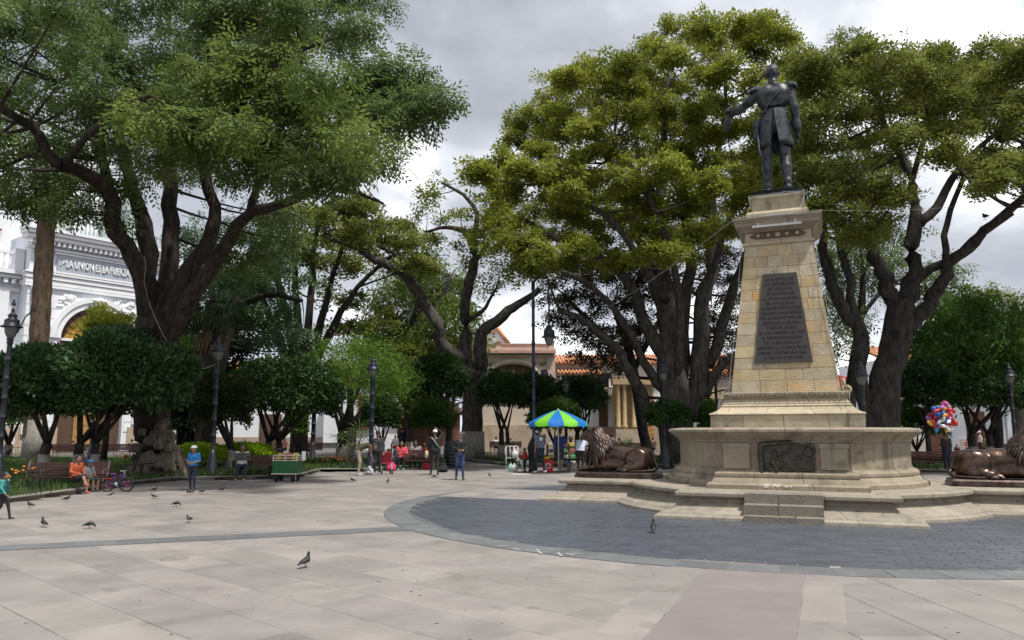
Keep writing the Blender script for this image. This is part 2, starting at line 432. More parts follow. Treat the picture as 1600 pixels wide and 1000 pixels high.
# slate disc: bed, tiles, ring, band
disc = MB(); disc.prism([(DISC_C.x + (DISC_R + .001) * math.cos(2 * PI * k / 120), DISC_C.y + (DISC_R + .001) * math.sin(2 * PI * k / 120)) for k in range(120)], -.01, .0015)
disc = disc.build('slate_disc', m_grout2, kind='structure', label='dark slate disc laid round the monument')
RI = DISC_R - RING_W; n = 84
for k in range(n):
    a0, a1 = 2 * PI * k / n, 2 * PI * (k + 1) / n - .0012
    mid = DISC_C + Vector((math.cos(a0), math.sin(a0), 0)) * DISC_R
    if abs(mon_local(mid)[1] + .05) < 1.4 or mid.y > 24: continue
    b = MB(); pol = [DISC_C + Vector((math.cos(a), math.sin(a), 0)) * r for r, a in ((DISC_R, a0), (DISC_R, a1), (RI, a1), (RI, a0))]
    b.profiled([(p.x, p.y) for p in pol], [(0, -.012), (0, .008), (-.004, .011)]); b.build('ring_stone', m_ring, disc)
tiles = []
TX, TY = .37, .20
for i in range(-26, 27):
    for j in range(-52, 60):
        x = (i + (.5 if j % 2 else 0)) * TX; y = j * TY; w = mon_world(x, y)
        if not in_view(w) or (w - DISC_C).length > RI - .1: continue
        if abs(y) < 1.4 or (abs(x) < 1.75 and -3.55 < y < 3.5) or (w.y > 26): continue
        tiles.append(((w.xy).length, x, y))
tiles.sort()
tm = slab_mesh('slate_tile', TX - .008, TY - .008, m_slate, -.004, .0, .004)
for d, x, y in tiles[:300]:
    w = mon_world(x, y); link_obj('slate_tile', tm, disc, loc=(w.x, w.y, .009 + random.uniform(-.0015, .001)), rz=MON_A)
tf = MB()
for d, x, y in tiles[300:]:
    z = .009 + random.uniform(-.0015, .001); hx, hy = TX / 2 - .004, TY / 2 - .004
    P = [mon_world(x + a * hx, y + b_ * hy, zz_) for zz_ in (.0, z) for a, b_ in ((-1, -1), (1, -1), (1, 1), (-1, 1))]
    tf.add(P, [(4, 5, 6, 7), (0, 1, 5, 4), (1, 2, 6, 5), (2, 3, 7, 6), (3, 0, 4, 7)])
tf.build('slate_tile_field', m_slate_far, disc, kind='stuff')
# pale band between the slate sectors, on the line of the lions
for sx in (-1, 1):
    for i in range(7):
        for j in range(4):
            x0 = 2.9 + i * .78; x = sorted((sx * x0, sx * (x0 + .773)))
            w = mon_world(sum(x) / 2, -1.4 + (j + .5) * .7)
            if (w - DISC_C).length > DISC_R + .6: continue
            laid('paving_slab', x[0], x[1], -1.4 + j * .7, -1.4 + (j + 1) * .7 - .007, m_slab, .0125, disc)
# blue-grey band that runs out to the left from the ring
bA, bB = gp(-40, 858.5), gp(620, 827); bd = (bA - bB).normalized(); bn = Vector((-bd.y, bd.x, 0))
for k in range(-3, 26):
    s0 = -.2 + k * .55; P = [bB + bd * s + bn * o for s, o in ((s0, -.27), (s0 + .543, -.27), (s0 + .543, .27), (s0, .27))]
    if (P[0] - DISC_C).length < DISC_R - .25: continue
    b = MB(); b.profiled([(p.x, p.y) for p in P][::-1], [(0, -.012), (0, .004), (-.003, .007)]); b.build('band_stone', m_ring, ground)
# manhole lid in the left paving
mh = gp(272, 873); b = MB(); b.lathe([(.17, -.01), (.17, .004), (.155, .006)], (mh.x, mh.y, 0), 20); b.build('drain_cover', mat('old iron', (.19, .17, .155), .7, .3, 9), ground)

# --- grass
def blades(name, poly, n, h0, h1, mt, label, w=.012, test=None, clump=0):
    xs = [p.x for p in poly]; ys = [p.y for p in poly]; P = []
    while len(P) < n:
        x, y = random.uniform(min(xs), max(xs)), random.uniform(min(ys), max(ys))
        if inside(poly, x, y) and abs(x) < .7 * y + 1 and (test is None or test(x, y)): P.append((x, y))
    P = np.array(P); N = len(P); a = RNG.uniform(0, 2 * PI, N); h = RNG.uniform(h0, h1, N)
    dx, dy = np.cos(a) * w * (.5 + P[:, 1] / 40), np.sin(a) * w * (.5 + P[:, 1] / 40)
    lean = RNG.normal(0, .35, (N, 2)) * h[:, None]
    V = np.zeros((N, 3, 3)); V[:, 0, 0] = P[:, 0] - dx; V[:, 0, 1] = P[:, 1] - dy; V[:, 1, 0] = P[:, 0] + dx; V[:, 1, 1] = P[:, 1] + dy
    V[:, :2, 2] = .085; V[:, 2, :2] = P + lean; V[:, 2, 2] = .085 + h
    me = np_mesh(name, V.reshape(-1, 3), np.arange(N * 3).reshape(N, 3), mt)
    return link_obj(name, me, label=label, cat='grass', kind='stuff')
near1 = lambda x, y: y < 44
blades('grass', BED1, 60000, .07, .28, m_grass, 'green grass and low plants filling the left bed', .013, near1)
blades('grass', BED2, 30000, .06, .22, m_grass, 'green grass filling the bed behind the monument', .014)

gm = MB(); rg = random.Random(44)                          # trodden gum and droppings on the slabs
for k in range(200):
    y = 5.8 + 20 * rg.random() ** 1.6; x = rg.uniform(-.66, .66) * y; r_ = rg.uniform(.005, .015)
    if (Vector((x, y, 0)) - DISC_C).length < DISC_R + .1 or inside(BED1, x, y): continue
    gm.lathe([(r_, -.001), (r_, .0018), (r_ * .5, .0026)], (x, y, .0008), 7, sx=rg.uniform(.7, 1.6))
gm.build('gum_spots', mat('trodden gum', (.10, .088, .08), .8, .5, 3, coords='World'), ground, kind='stuff')

ck_ = MB()                                                # chalk strokes on the ring
for px, py, dx, dy in ((775, 853, 22, -1), (800, 856, 14, 4), (838, 858, 8, 7), (872, 863, 6, 6), (885, 864, 12, 3)):
    a_, c_ = gp(px, py, .0125), gp(px + dx, py + dy, .0125); d_ = (c_ - a_).normalized(); n_ = Vector((-d_.y, d_.x, 0)) * .018
    ck_.add([a_ - n_, c_ - n_, c_ + n_, a_ + n_], [(0, 1, 2, 3)])
ck_.build('chalk_marks', mat('white chalk on stone', (.30, .30, .295), .9, .3, 20, coords='World'), disc, kind='stuff')
# ================================================================== the monument
def stone(name, col, rnd=.08, **k):
    k.setdefault('stain2', (tuple(c * .5 for c in col), 3.4, .60, (1, 1, .10)))
    return mat(name, col, .82, .16, 4.0, rnd=rnd, bump=.35, bscale=22, coords='World', **k)
m_die = stone('yellow sandstone block', (.40, .318, .188), .11, stain=((.46, .29, .12), 2.6, .58))
m_die2 = stone('cream sandstone block', (.385, .325, .225), .10, stain=((.33, .27, .19), 3.2, .57))
m_base = stone('weathered sandstone', (.262, .222, .162), .11, stain=((.16, .13, .095), 2.4, .57))
m_plat = stone('grey platform stone', (.262, .230, .182), .10, stain=((.18, .155, .125), 2.6, .58))
m_step = stone('worn step stone', (.20, .178, .142), .08, stain=((.16, .14, .115), 5, .58))
m_mortar = mat('mortar', (.20, .17, .125), .95, .2, 6)
m_bronze = mat('dark plaque bronze', (.060, .053, .050), .42, .2, 30, metal=.55)
m_letters = mat('bronze lettering', (.022, .019, .018), .5, .1, 20, metal=.4)
m_relief = mat('relief bronze', (.040, .036, .028), .34, .35, 9, metal=.7, col2=(.062, .056, .044))
m_white = mat('white cable', (.26, .26, .25), .6, .1, 5)
m_galv = mat('painted steel', (.42, .42, .42), .5, .12, 6)

monument = thing('monument', 'tall pale sandstone obelisk pedestal on a round stepped base', 'monument', MON_C, MON_A)

def cross_plan(R, hf, yf, hs, xs, nseg=10):
    """circle of radius R with square bays: front/back (half width hf, at +-yf), sides (half width hs, at +-xs); CCW."""
    P = []
    af, as_ = math.asin(hf / R), math.asin(hs / R)
    def arc(a0, a1): return [(R * math.cos(a0 + (a1 - a0) * i / nseg), R * math.sin(a0 + (a1 - a0) * i / nseg)) for i in range(nseg + 1)]
    for q in range(4):
        c = -PI / 2 + q * PI / 2; h, d = (hf, yf) if q % 2 == 0 else (hs, xs)
        R_ = Matrix.Rotation(c + PI / 2, 2)
        for p in ((-h, -d), (h, -d)): v = R_ @ Vector(p); P.append((v.x, v.y))
        b0 = c + (af if q % 2 == 0 else as_); b1 = c + PI / 2 - (as_ if q % 2 == 0 else af)
        P += arc(b0, b1)
    return P
def sweep_pieces(poly, prof, piece, name, mt, parent, gap=.004, keep=None, corner=math.radians(30)):
    """break a closed plan into stones: prof is a closed loop of (offset, z)."""
    n = len(poly); P = [Vector((p[0], p[1], 0)) for p in poly]; N = []; brk = []
    for i in range(n):
        a = (P[i] - P[i - 1]).normalized(); b = (P[(i + 1) % n] - P[i]).normalized()
        na, nb = Vector((a.y, -a.x, 0)), Vector((b.y, -b.x, 0)); m = na + nb
        N.append(m / max(.35, m.length_squared / 2) if m.length > 1e-6 else na); brk.append(a.angle(b) > corner)
    starts = [i for i in range(n) if brk[i]] or [0]
    for si, s in enumerate(starts):
        e = starts[(si + 1) % len(starts)]; idx = [s]
        while idx[-1] != e or len(idx) == 1:
            idx.append((idx[-1] + 1) % n)
            if idx[-1] == e: break
        pts = [P[i] for i in idx]; nor = [N[i] for i in idx]
        L = [0]
        for i in range(len(pts) - 1): L.append(L[-1] + (pts[i + 1] - pts[i]).length)
        tot = L[-1]
        if tot < .02: continue
        k = max(1, round(tot / piece)); cuts = [tot * (j + (random.uniform(-.15, .15) if 0 < j < k else 0)) / k for j in range(k + 1)]
        def sample(t):
            for i in range(len(L) - 1):
                if t <= L[i + 1] + 1e-9:
                    u = (t - L[i]) / max(1e-9, L[i + 1] - L[i]); return pts[i].lerp(pts[i + 1], u), nor[i].lerp(nor[i + 1], u)
            return pts[-1], nor[-1]
        for j in range(k):
            t0, t1 = cuts[j] + gap, cuts[j + 1] - gap
            ts = [t0] + [x for x in L if t0 + .01 < x < t1 - .01] + [t1]
            mid = sample((t0 + t1) / 2)[0]
            if keep and not keep(mid): continue
            b = MB(); V = []; m = len(prof)
            for t in ts:
                p, nn = sample(t)
                for o, z in prof: q = p + nn * o; V.append((q.x, q.y, z))
            Fs = []
            for a in range(len(ts) - 1):
                for c in range(m):
                    c2 = (c + 1) % m; Fs.append((a * m + c, (a + 1) * m + c, (a + 1) * m + c2, a * m + c2))
            Fs += [tuple(range(m)), tuple((len(ts) - 1) * m + c for c in range(m))[::-1]]
            b.add(V, Fs); b.build(name, mt, parent)
front_side = lambda p: p.y < 2.2

# platform ----------------------------------------------------------
PLAT = cross_plan(3.55, 1.88, 3.74, 1.12, 5.12, 8)
core = MB(); core.profiled(PLAT, [(-.14, -.02), (-.14, .492), (-.2, .494)]); core.build('platform_core', m_plat, monument)
sweep_pieces(PLAT, [(-.22, .10), (-.22, -.02), (.44, -.02), (.43, .055), (.36, .10)], 1.0, 'foot_stone', m_plat, monument, keep=front_side)
sweep_pieces(PLAT, [(-.22, .385), (-.22, .103), (.33, .103), (.30, .125), (.17, .16), (.04, .22), (-.06, .30), (-.09, .385)], 1.0, 'riser_stone', m_plat, monument, keep=front_side)
sweep_pieces(PLAT, [(-.30, .50), (-.30, .388), (.04, .388), (.085, .415), (.085, .465), (.045, .50)], 1.15, 'coping_stone', m_plat, monument, keep=front_side)
# paving on top of the platform comes from the core; steps
for z0, z1, yf in ((0, .13, -4.20), (.13, .32, -4.10), (.32, .51, -3.93)):
    for x0, x1 in ((-.68, -.08 if z0 else .2), (-.08 if z0 else .2, .68)):
        b = MB(); b.profiled([(x0 + .004, yf), (x1 - .004, yf), (x1 - .004, -3.45), (x0 + .004, -3.45)], [(0, z0), (0, z1 - .02), (-.018, z1 - .002)])
        b.build('step_stone', m_step, monument)

# round base ----------------------------------------------------------
BASE = cross_plan(2.46, 1.20, 2.66, .10, 2.462, 12)
core = MB(); core.profiled(BASE, [(-.03, .49), (-.03, 1.69), (-.2, 1.70)]); core.build('base_core', m_base, monument)
sweep_pieces(BASE, [(-.2, .62), (-.2, .496), (.30, .496), (.30, .575), (.24, .62)], .95, 'plinth_stone', m_base, monument, keep=front_side)
sweep_pieces(BASE, [(-.2, .88), (-.2, .623), (.21, .623), (.15, .70), (.13, .71), (.145, .74), (.145, .79), (.10, .83), (.03, .845), (.02, .88)], .8, 'moulding_stone', m_base, monument, keep=front_side)
sweep_pieces(BASE, [(-.2, 1.39), (-.2, .883), (0, .883), (0, 1.39)], .62, 'ashlar_stone', m_base, monument, keep=front_side)
sweep_pieces(BASE, [(-.2, 1.52), (-.2, 1.393), (.02, 1.393), (.035, 1.41), (.035, 1.44), (.06, 1.46), (.12, 1.52)], .9, 'moulding_stone', m_base, monument, keep=front_side)
sweep_pieces(BASE, [(-.5, 1.70), (-.5, 1.523), (.13, 1.523), (.22, 1.60), (.24, 1.61), (.24, 1.655), (.20, 1.68), (0, 1.70)], 1.0, 'cornice_stone', m_base, monument)
for x0, x1 in ((-1.16, -.66), (.66, 1.16)):               # pilasters of the front bay
    b = MB(); b.profiled([(x0, -2.72), (x1, -2.72), (x1, -2.6), (x0, -2.6)], [(0, .885), (0, 1.39)]); b.build('pilaster', m_base, monument)
    b = MB(); b.profiled([(x0 - .02, -2.735), (x1 + .02, -2.735), (x1 + .02, -2.6), (x0 - .02, -2.6)], [(0, 1.30), (0, 1.385)]); b.build('pilaster_cap', m_base, monument)
m_stain = mat('reddish stained stone', (.26, .185, .15), .85, .25, 9)
b = MB(); b.profiled([(.575, -2.672), (.652, -2.672), (.652, -2.6), (.575, -2.6)], [(0, .89), (0, 1.38)]); b.build('ashlar_stone', m_stain, monument)
# bronze relief: a curling sheet with figures
def relief():
    P = []
    def cap(a, b, r0, r1, k=.03): P.append(((a[0], a[2], a[1]), r0, (b[0], b[2], b[1]), r1, 0, k))   # given as (x, z, depth)
    cap((-.46, .80, -.02), (-.47, 1.30, .0), .05, .06); cap((-.44, 1.36, 0), (.05, 1.40, .02), .06, .05); cap((.05, 1.40, .02), (.35, 1.30, .02), .045, .04)
    for a in np.linspace(0, 2.2 * PI, 12): cap((.42 + .10 * math.cos(a), 1.26 + .10 * math.sin(a), -.01), (.42 + .09 * math.cos(a + .5), 1.26 + .09 * math.sin(a + .5), -.01), .032, .032, .015)
    for a in np.linspace(0, 1.7 * PI, 10): cap((-.36 + .12 * math.cos(a + 2), .74 + .09 * math.sin(a + 2), -.02), (-.36 + .12 * math.cos(a + 2.5), .74 + .09 * math.sin(a + 2.5), -.02), .03, .028, .015)
    cap((-.30, .70, -.03), (.15, .74, -.02), .028, .022, .02); cap((.15, .74, -.02), (.48, .72, -.02), .03, .03, .02)
    cap((-.22, 1.16, -.03), (-.25, 1.0, -.04), .055, .045, .02); cap((-.25, 1.0, -.04), (-.17, .88, -.05), .04, .03, .02); cap((-.17, .88, -.05), (-.22, .78, -.03), .03, .025, .02)
    cap((-.2, 1.24, -.03), (-.2, 1.24, -.03), .04, .04, .015); cap((-.2, 1.16, -.04), (0, 1.20, -.02), .028, .02, .015); cap((-.18, 1.10, -.04), (-.05, 1.05, -.02), .022, .018, .015)
    cap((.02, .87, -.02), (.40, .86, -.02), .03, .025, .015); cap((-.1, .90, -.02), (0, .84, -.03), .03, .025, .02); cap((.50, 1.12, -.01), (.46, .78, -.01), .03, .035, .02)
    return P
solid('bronze_relief', relief(), m_relief, .016, .03, monument, M=Matrix.Translation((.03, -2.72, 0)), label='dark bronze relief sheet with curling edges on the base')
b = MB(); b.plate([(-.50, .73), (-.44, .67), (-.3, .65), (.5, .66), (.54, .71), (.52, .9), (.50, 1.1), (.55, 1.3), (.46, 1.40), (.33, 1.36), (.1, 1.42), (-.15, 1.44), (-.38, 1.43), (-.5, 1.36), (-.53, 1.2), (-.47, 1.0), (-.5, .85)], -2.735, -2.64); b.v = [(p[0] + .03, p[1], p[2]) for p in b.v]; b.build('relief_sheet', m_relief, monument)
# chalk scrawl below the relief
b = MB()
for st in ([(-.30, .60), (-.38, .59), (-.40, .555), (-.34, .54), (-.30, .56), (-.34, .565)], [(-.24, .545), (-.20, .60), (-.14, .55), (-.10, .60)], [(-.02, .55), (.02, .575), (.05, .55)], [(.08, .555), (.12, .57)]):
    pts = []
    for i in range(len(st) - 1):
        for t in (0, .5): pts.append((st[i][0] * (1 - t) + st[i + 1][0] * t, st[i][1] * (1 - t) + st[i + 1][1] * t))
    pts.append(st[-1])
    b.tube([(x, -2.963 if z < .575 else -2.963 + (z - .575) * 1.3, z) for x, z in pts], .007, 4)
b.build('chalk_scrawl', mat('white chalk', (.8, .8, .78), .9, .05), monument)

# square plinth and mouldings ----------------------------------------------------------
def square(h): return [(-h, -h), (h, -h), (h, h), (-h, h)]
SQ = square(1.13)
core = MB(); core.profiled(square(1.05), [(.36, 1.69), (.36, 1.93), (.1, 2.2), (0, 2.46), (-.4, 5.9)]); core.build('obelisk_core', m_mortar, monument)
sweep_pieces(SQ, [(-.3, 1.965), (-.3, 1.702), (.42, 1.702), (.42, 1.965)], .62, 'plinth_stone', m_die2, monument)
sweep_pieces(SQ, [(-.3, 2.14), (-.3, 1.968), (.43, 1.968), (.445, 1.985), (.43, 2.01), (.36, 2.03), (.27, 2.085), (.22, 2.14)], .9, 'moulding_stone', m_die2, monument)
sweep_pieces(SQ, [(-.3, 2.31), (-.3, 2.143), (.205, 2.143), (.215, 2.17), (.17, 2.20), (.17, 2.23), (.13, 2.26), (.10, 2.31)], .95, 'moulding_stone', m_die2, monument)
sweep_pieces(SQ, [(-.3, 2.465), (-.3, 2.313), (.105, 2.313), (.11, 2.34), (.165, 2.42), (.165, 2.45), (.14, 2.465)], 1.2, 'leaf_moulding_stone', m_base, monument)
lf = MB()                                                  # the carved leaves of the moulding
for q in range(4):
    R = Matrix.Rotation(q * PI / 2, 4, 'Z')
    for i in range(24):
        x = -1.20 + (i + .5) * .10
        V = [R @ Vector(p) for p in ((x - .035, -1.30, 2.41), (x + .035, -1.30, 2.41), (x + .028, -1.268, 2.36), (x, -1.245, 2.325), (x - .028, -1.268, 2.36), (x, -1.32, 2.40), (x, -1.275, 2.35))]
        lf.add(V, [(0, 5, 1), (5, 0, 4, 6), (5, 6, 2, 1), (6, 4, 3), (6, 3, 2)])
lf.build('carved_leaves', m_base, monument, kind='stuff')
# obelisk blocks
Z0, Z1, W0, W1 = 2.47, 5.86, 1.13, .73
def hw(z): return W0 + (W1 - W0) * (z - Z0) / (Z1 - Z0)
NC = 13
for r in range(NC):
    za, zb = Z0 + (Z1 - Z0) * r / NC + .003, Z0 + (Z1 - Z0) * (r + 1) / NC - .003
    for face in range(4):
        if face == 2: nb = 2
        else: nb = random.choice((4, 4, 5)) if face == 0 else 3
        cuts = [-1.0] + sorted(-1 + 2 * (i + random.uniform(-.28, .28)) / nb for i in range(1, nb)) + [1.0]
        for j in range(nb):
            u0, u1 = cuts[j], cuts[j + 1]; pr = random.uniform(-.004, .004); g = .0035
            V = []
            for z in (za, zb):
                w = hw(z); e = w if face in (0, 2) else w - .075
                for u, gg in ((u0, g), (u1, -g)): V.append(Vector((u * e + gg, -(w + pr), z)))
                for u, gg in ((u1, -g), (u0, g)): V.append(Vector((u * e + gg, -(w - .075), z)))
            R = Matrix.Rotation(face * PI / 2, 3, 'Z'); V = [R @ p for p in V]
            b = MB(); b.add(V, [(3, 2, 1, 0), (4, 5, 6, 7), (0, 1, 5, 4), (1, 2, 6, 5), (2, 3, 7, 6), (3, 0, 4, 7)])
            b.build('stone_block', random.choice((m_die, m_die, m_die2)), monument)
# plaque and its lettering
def face_pt(x, z, out): return Vector((x, -(hw(z) + out), z))
pz0, pz1, pw0, pw1, pcx = 3.12, 5.16, .605, .365, .0
V = [face_pt(-pw0, pz0, -.01), face_pt(pw0, pz0, -.01), face_pt(pw1, pz1, -.01), face_pt(-pw1, pz1, -.01),
     face_pt(-pw0, pz0, .045), face_pt(pw0, pz0, .045), face_pt(pw1, pz1, .045), face_pt(-pw1, pz1, .045)]
b = MB(); b.add(V, [(0, 3, 2, 1), (4, 5, 6, 7), (0, 1, 5, 4), (1, 2, 6, 5), (2, 3, 7, 6), (3, 0, 4, 7)])
plaque = b.build('plaque', m_bronze, monument, label='dark bronze plaque with raised lettering on the obelisk')
LINES = ['LA CAPITAL DE', 'LA REPUBLICA', 'DE BOLIVIA', 'EN HOMENAJE', 'AL GRAN MARISCAL', 'DE AYACUCHO,', 'ANTONIO JOSE DE SUCRE', 'ERIGE ESTE MONUMENTO',
         'POR SUSCRIPCION POPULAR', 'QUE INICIO EL GENERAL', 'PASTOR SAINZ', 'EL 3 DE FEBRERO DE 1907', 'EL COMITE ENCARGADO', 'DE LA EJECUCION LO', 'ENTREGA AL PUEBLO EN EL', 'PRIMER CENTENARIO DEL', '25 DE MAYO DE 1909']
WID = [.82, .86, .68, .74, .93, .72, .96, .94, .95, .84, .66, .95, .80, .72, .94, .90, .72]
tilt = math.atan((W0 - W1) / (Z1 - Z0))
for i, (t, wd) in enumerate(zip(LINES, WID)):
    z = pz1 - .13 - (pz1 - pz0 - .24) * i / (len(LINES) - 1); pw = pw0 + (pw1 - pw0) * (z - pz0) / (pz1 - pz0)
    me = text_mesh('inscription', t, .098 if i in (1, 2, 6, 10) else .082, .006, m_letters, width=2 * pw * wd * .95)
    o = link_obj('inscription', me, plaque); o.location = face_pt(pcx, z, .05); o.rotation_euler = (PI / 2 - tilt, 0, 0)
# top: frieze, cornice, cap
SQ2 = square(.73)
sweep_pieces(SQ2, [(-.3, 5.98), (-.3, 5.863), (.0, 5.863), (.035, 5.89), (.035, 5.935), (.0, 5.96), (0, 5.98)], .7, 'necking_stone', m_die2, monument)
sweep_pieces(SQ2, [(-.3, 6.17), (-.3, 5.983), (-.005, 5.983), (-.005, 6.17)], .75, 'frieze_stone', m_die2, monument)
sweep_pieces(SQ2, [(-.3, 6.50), (-.3, 6.173), (.03, 6.173), (.10, 6.24), (.16, 6.29), (.19, 6.30), (.19, 6.38), (.21, 6.395), (.21, 6.43), (.24, 6.45), (.24, 6.49), (.20, 6.50)], 1.5, 'cornice_stone', m_base, monument)
sweep_pieces(square(.60), [(-.3, 6.70), (-.3, 6.503), (.085, 6.503), (.085, 6.64), (.04, 6.70)], 1.2, 'cap_stone', m_die2, monument)
sweep_pieces(square(.60), [(-.3, 7.08), (-.3, 6.703), (.0, 6.703), (-.045, 6.74), (-.06, 6.85), (-.01, 7.0), (.015, 7.02), (.015, 7.07), (0, 7.08)], 1.2, 'cap_stone', m_die2, monument)
core = MB(); core.prism(square(.45), 5.8, 7.075); core.build('cap_core', m_mortar, monument)
b = MB(); b.plate([(-.62, 6.08), (-.5, 6.02), (.5, 6.02), (.62, 6.08), (.5, 6.155), (-.5, 6.155)], -.76, -.725); orn = b.build('ornament', mat('dark carved ornament', (.10, .065, .045), .8, .4, 20), monument)
for x, rr in ((-.42, .7), (-.2, .7), (0, 1.0), (.2, .7), (.42, .7)):
    b = MB(); b.lathe([(.065 * rr, 0), (.05 * rr, .03), (.01, .034)], (0, 0, 0), 10); b.v = [(p[0] + x, -.76 - p[2], 6.088 + p[1]) for p in b.v]; b.build('rosette', m_die2, orn)
# lamp bar under the cornice, its brackets, cables
bar = MB(); bar.box((0, -1.0, 6.25), (1.06, .05, .045)); bar = bar.build('lamp_bar', m_galv, monument)
for x in (-.4, .4): b = MB(); b.box((x, -.97, 6.30), (.03, .04, .08)); b.build('bracket', m_galv, bar)
b = MB(); b.box((.06, -.86, 6.53), (.62, .05, .05)); b.build('lamp_bar', m_galv, monument)
random.seed(5)
def cable(name, pts, r, label, mt=m_white, parent=None, wob=.0):
    P = [Vector(p) for p in pts]; out = []
    for i in range(len(P) - 1):
        for t in (0, .34, .67): out.append(P[i].lerp(P[i + 1], t) + Vector((random.uniform(-wob, wob), 0, random.uniform(-wob, wob))))
    out.append(P[-1]); b = MB(); b.tube(out, r, 5)
    o = b.build(name, mt, parent)
    if parent is None: o['label'] = label; o['category'] = 'cable'
    else: o['label'] = label
    return o
cable('cable', [(-.98, -.98, 6.5), (-.80, -.80, 6.1), (-.95, -.96, 4.4), (-1.17, -1.17, 2.5), (-1.3, -1.33, 2.4), (-1.42, -1.58, 2.0), (-1.45, -1.57, 1.72)], .005, 'white cable down the left edge of the obelisk', parent=monument, wob=.012)
cable('cable', [(.98, -.98, 6.5), (.80, -.80, 6.1), (.95, -.96, 4.4), (1.17, -1.17, 2.5), (1.28, -1.33, 2.4), (1.30, -1.58, 2.0), (1.31, -1.57, 1.72)], .005, 'white cable down the right edge of the obelisk', parent=monument, wob=.012)
cable('cable', [(-.97, -.985, 6.505), (-.5, -.985, 6.51), (0, -.98, 6.508), (.5, -.985, 6.51), (.97, -.985, 6.505)], .006, 'white cable along the cornice edge', parent=monument, wob=.012)
cable('cable', [(-.6, -.62, 7.10), (-.2, -.63, 7.09), (.2, -.63, 7.10), (.62, -.62, 7.10), (.60, -.66, 6.8), (.70, -.70, 6.55)], .007, 'white cable round the cap below the statue', parent=monument, wob=.014)
cable('cable', [(-.62, -.62, 7.10), (-.57, -.66, 6.85), (-.70, -.70, 6.6), (-.9, -.9, 6.52)], .007, 'white cable at the left corner of the cap', parent=monument, wob=.012)
for sx in (-1.11, 1.07): cable('cable', [(sx, -1.29, 2.48), (sx * 1.02, -1.35, 2.2), (sx * 1.05, -1.50, 2.03), (sx * 1.08, -1.575, 1.98), (sx * 1.08, -1.558, 1.71)], .0045, 'white cable over the plinth mouldings', parent=monument, wob=.012)
# scroll at the right foot of the obelisk
for sx in (-1, 1):
    b = MB(); pts = [(sx * (1.20 + .0), 0, 2.80)] + [(sx * (1.27 + .07 * math.cos(a) * (1 - a / 12)), 0, 2.55 + .07 * math.sin(a) * (1 - a / 12)) for a in np.linspace(2.2, -4, 14)]
    b.tube([(p[0], -.25, p[2]) for p in pts], .035, 6); b.tube([(p[0], .25, p[2]) for p in pts], .035, 6); b.box((sx * 1.22, 0, 2.55), (.14, .5, .16)); b.build('scroll', m_die2, monument)
# ================================================================== statue
m_statue = mat('dark statue bronze', (.018, .020, .023), .47, .45, 4.5, metal=.45, col2=(.045, .051, .059), stain=((.080, .094, .10), 2.6, .62), stain2=((.012, .013, .014), 7, .60, (1, 1, .25)), bump=.15, bscale=30)
K = 1.90
statue = thing('statue', 'dark bronze statue of a uniformed officer seen from behind, one arm held out', 'statue', mon_world(.03, 0, 7.082), MON_A)
b = MB(); b.profiled([(-.53, -.50), (.53, -.50), (.53, .50), (-.53, .50)], [(0, 0), (.02, .02), (-.02, .12), (.03, .15), (-.05, .155)]); b.build('base_plate', m_statue, statue)
def sc(p): return tuple(K * c for c in p)
def cp(a, r0, b_, r1, m=0, bl=None): return (sc(a), r0 * K, sc(b_), r1 * K, m, bl)
S = [ # legs in tall boots
 cp((-.10, 0, .86), .092, (-.115, .01, .50), .066), cp((-.115, -.005, .47), .068, (-.12, -.02, .34), .066), cp((-.12, -.02, .34), .064, (-.12, 0, .11), .042), cp((-.12, -.03, .05), .045, (-.15, .15, .035), .035),
 cp((.09, 0, .86), .092, (.105, .03, .50), .066), cp((.105, .01, .47), .068, (.115, -.03, .34), .066), cp((.115, -.03, .34), .064, (.125, -.07, .13), .042), cp((.125, -.10, .06), .045, (.17, .06, .04), .036),
 cp((-.12, -.02, .13), .052, (-.12, -.02, .11), .052, 0, .01), cp((.125, -.07, .15), .052, (.125, -.07, .13), .052, 0, .01),
 # hips, waist, back
 cp((-.08, 0, .93), .115, (.08, 0, .93), .115), cp((-.055, .0, 1.06), .105, (.055, 0, 1.06), .105), cp((-.085, .01, 1.26), .118, (.085, .01, 1.26), .118),
 cp((-.10, -.02, 1.33), .105, (.10, -.02, 1.33), .105), cp((-.17, -.01, 1.395), .07, (.17, -.01, 1.395), .07), cp((-.08, -.03, 1.40), .07, (0, -.01, 1.47), .05), cp((.08, -.03, 1.40), .07, (0, -.01, 1.47), .05),
 # neck, collar, head
 cp((0, -.005, 1.45), .062, (0, 0, 1.535), .058), cp((0, -.005, 1.47), .07, (0, -.005, 1.50), .068, 0, .008),
 E_(sc((0, .012, 1.635)), sc((.078, .098, .108))), E_(sc((0, .05, 1.585)), sc((.058, .065, .06))), cp((0, .115, 1.62), .014, (0, .105, 1.595), .018, 0, .01),
 cp((-.08, .015, 1.625), .018, (-.08, .01, 1.60), .012, 0, .008), cp((.08, .015, 1.625), .018, (.08, .01, 1.60), .012, 0, .008),
 # outstretched left arm
 cp((-.195, 0, 1.385), .068, (-.305, .05, 1.305), .060), cp((-.305, .05, 1.305), .058, (-.455, .17, 1.265), .048), cp((-.40, .13, 1.28), .058, (-.455, .17, 1.265), .060, 0, .01), cp((-.465, .18, 1.26), .034, (-.525, .22, 1.25), .036),
 # right arm hanging
 cp((.195, 0, 1.385), .066, (.245, -.02, 1.12), .056), cp((.245, -.02, 1.12), .054, (.262, .04, .90), .042), cp((.258, .03, .94), .056, (.263, .045, .87), .056, 0, .01), cp((.265, .05, .85), .036, (.265, .07, .77), .034),
]
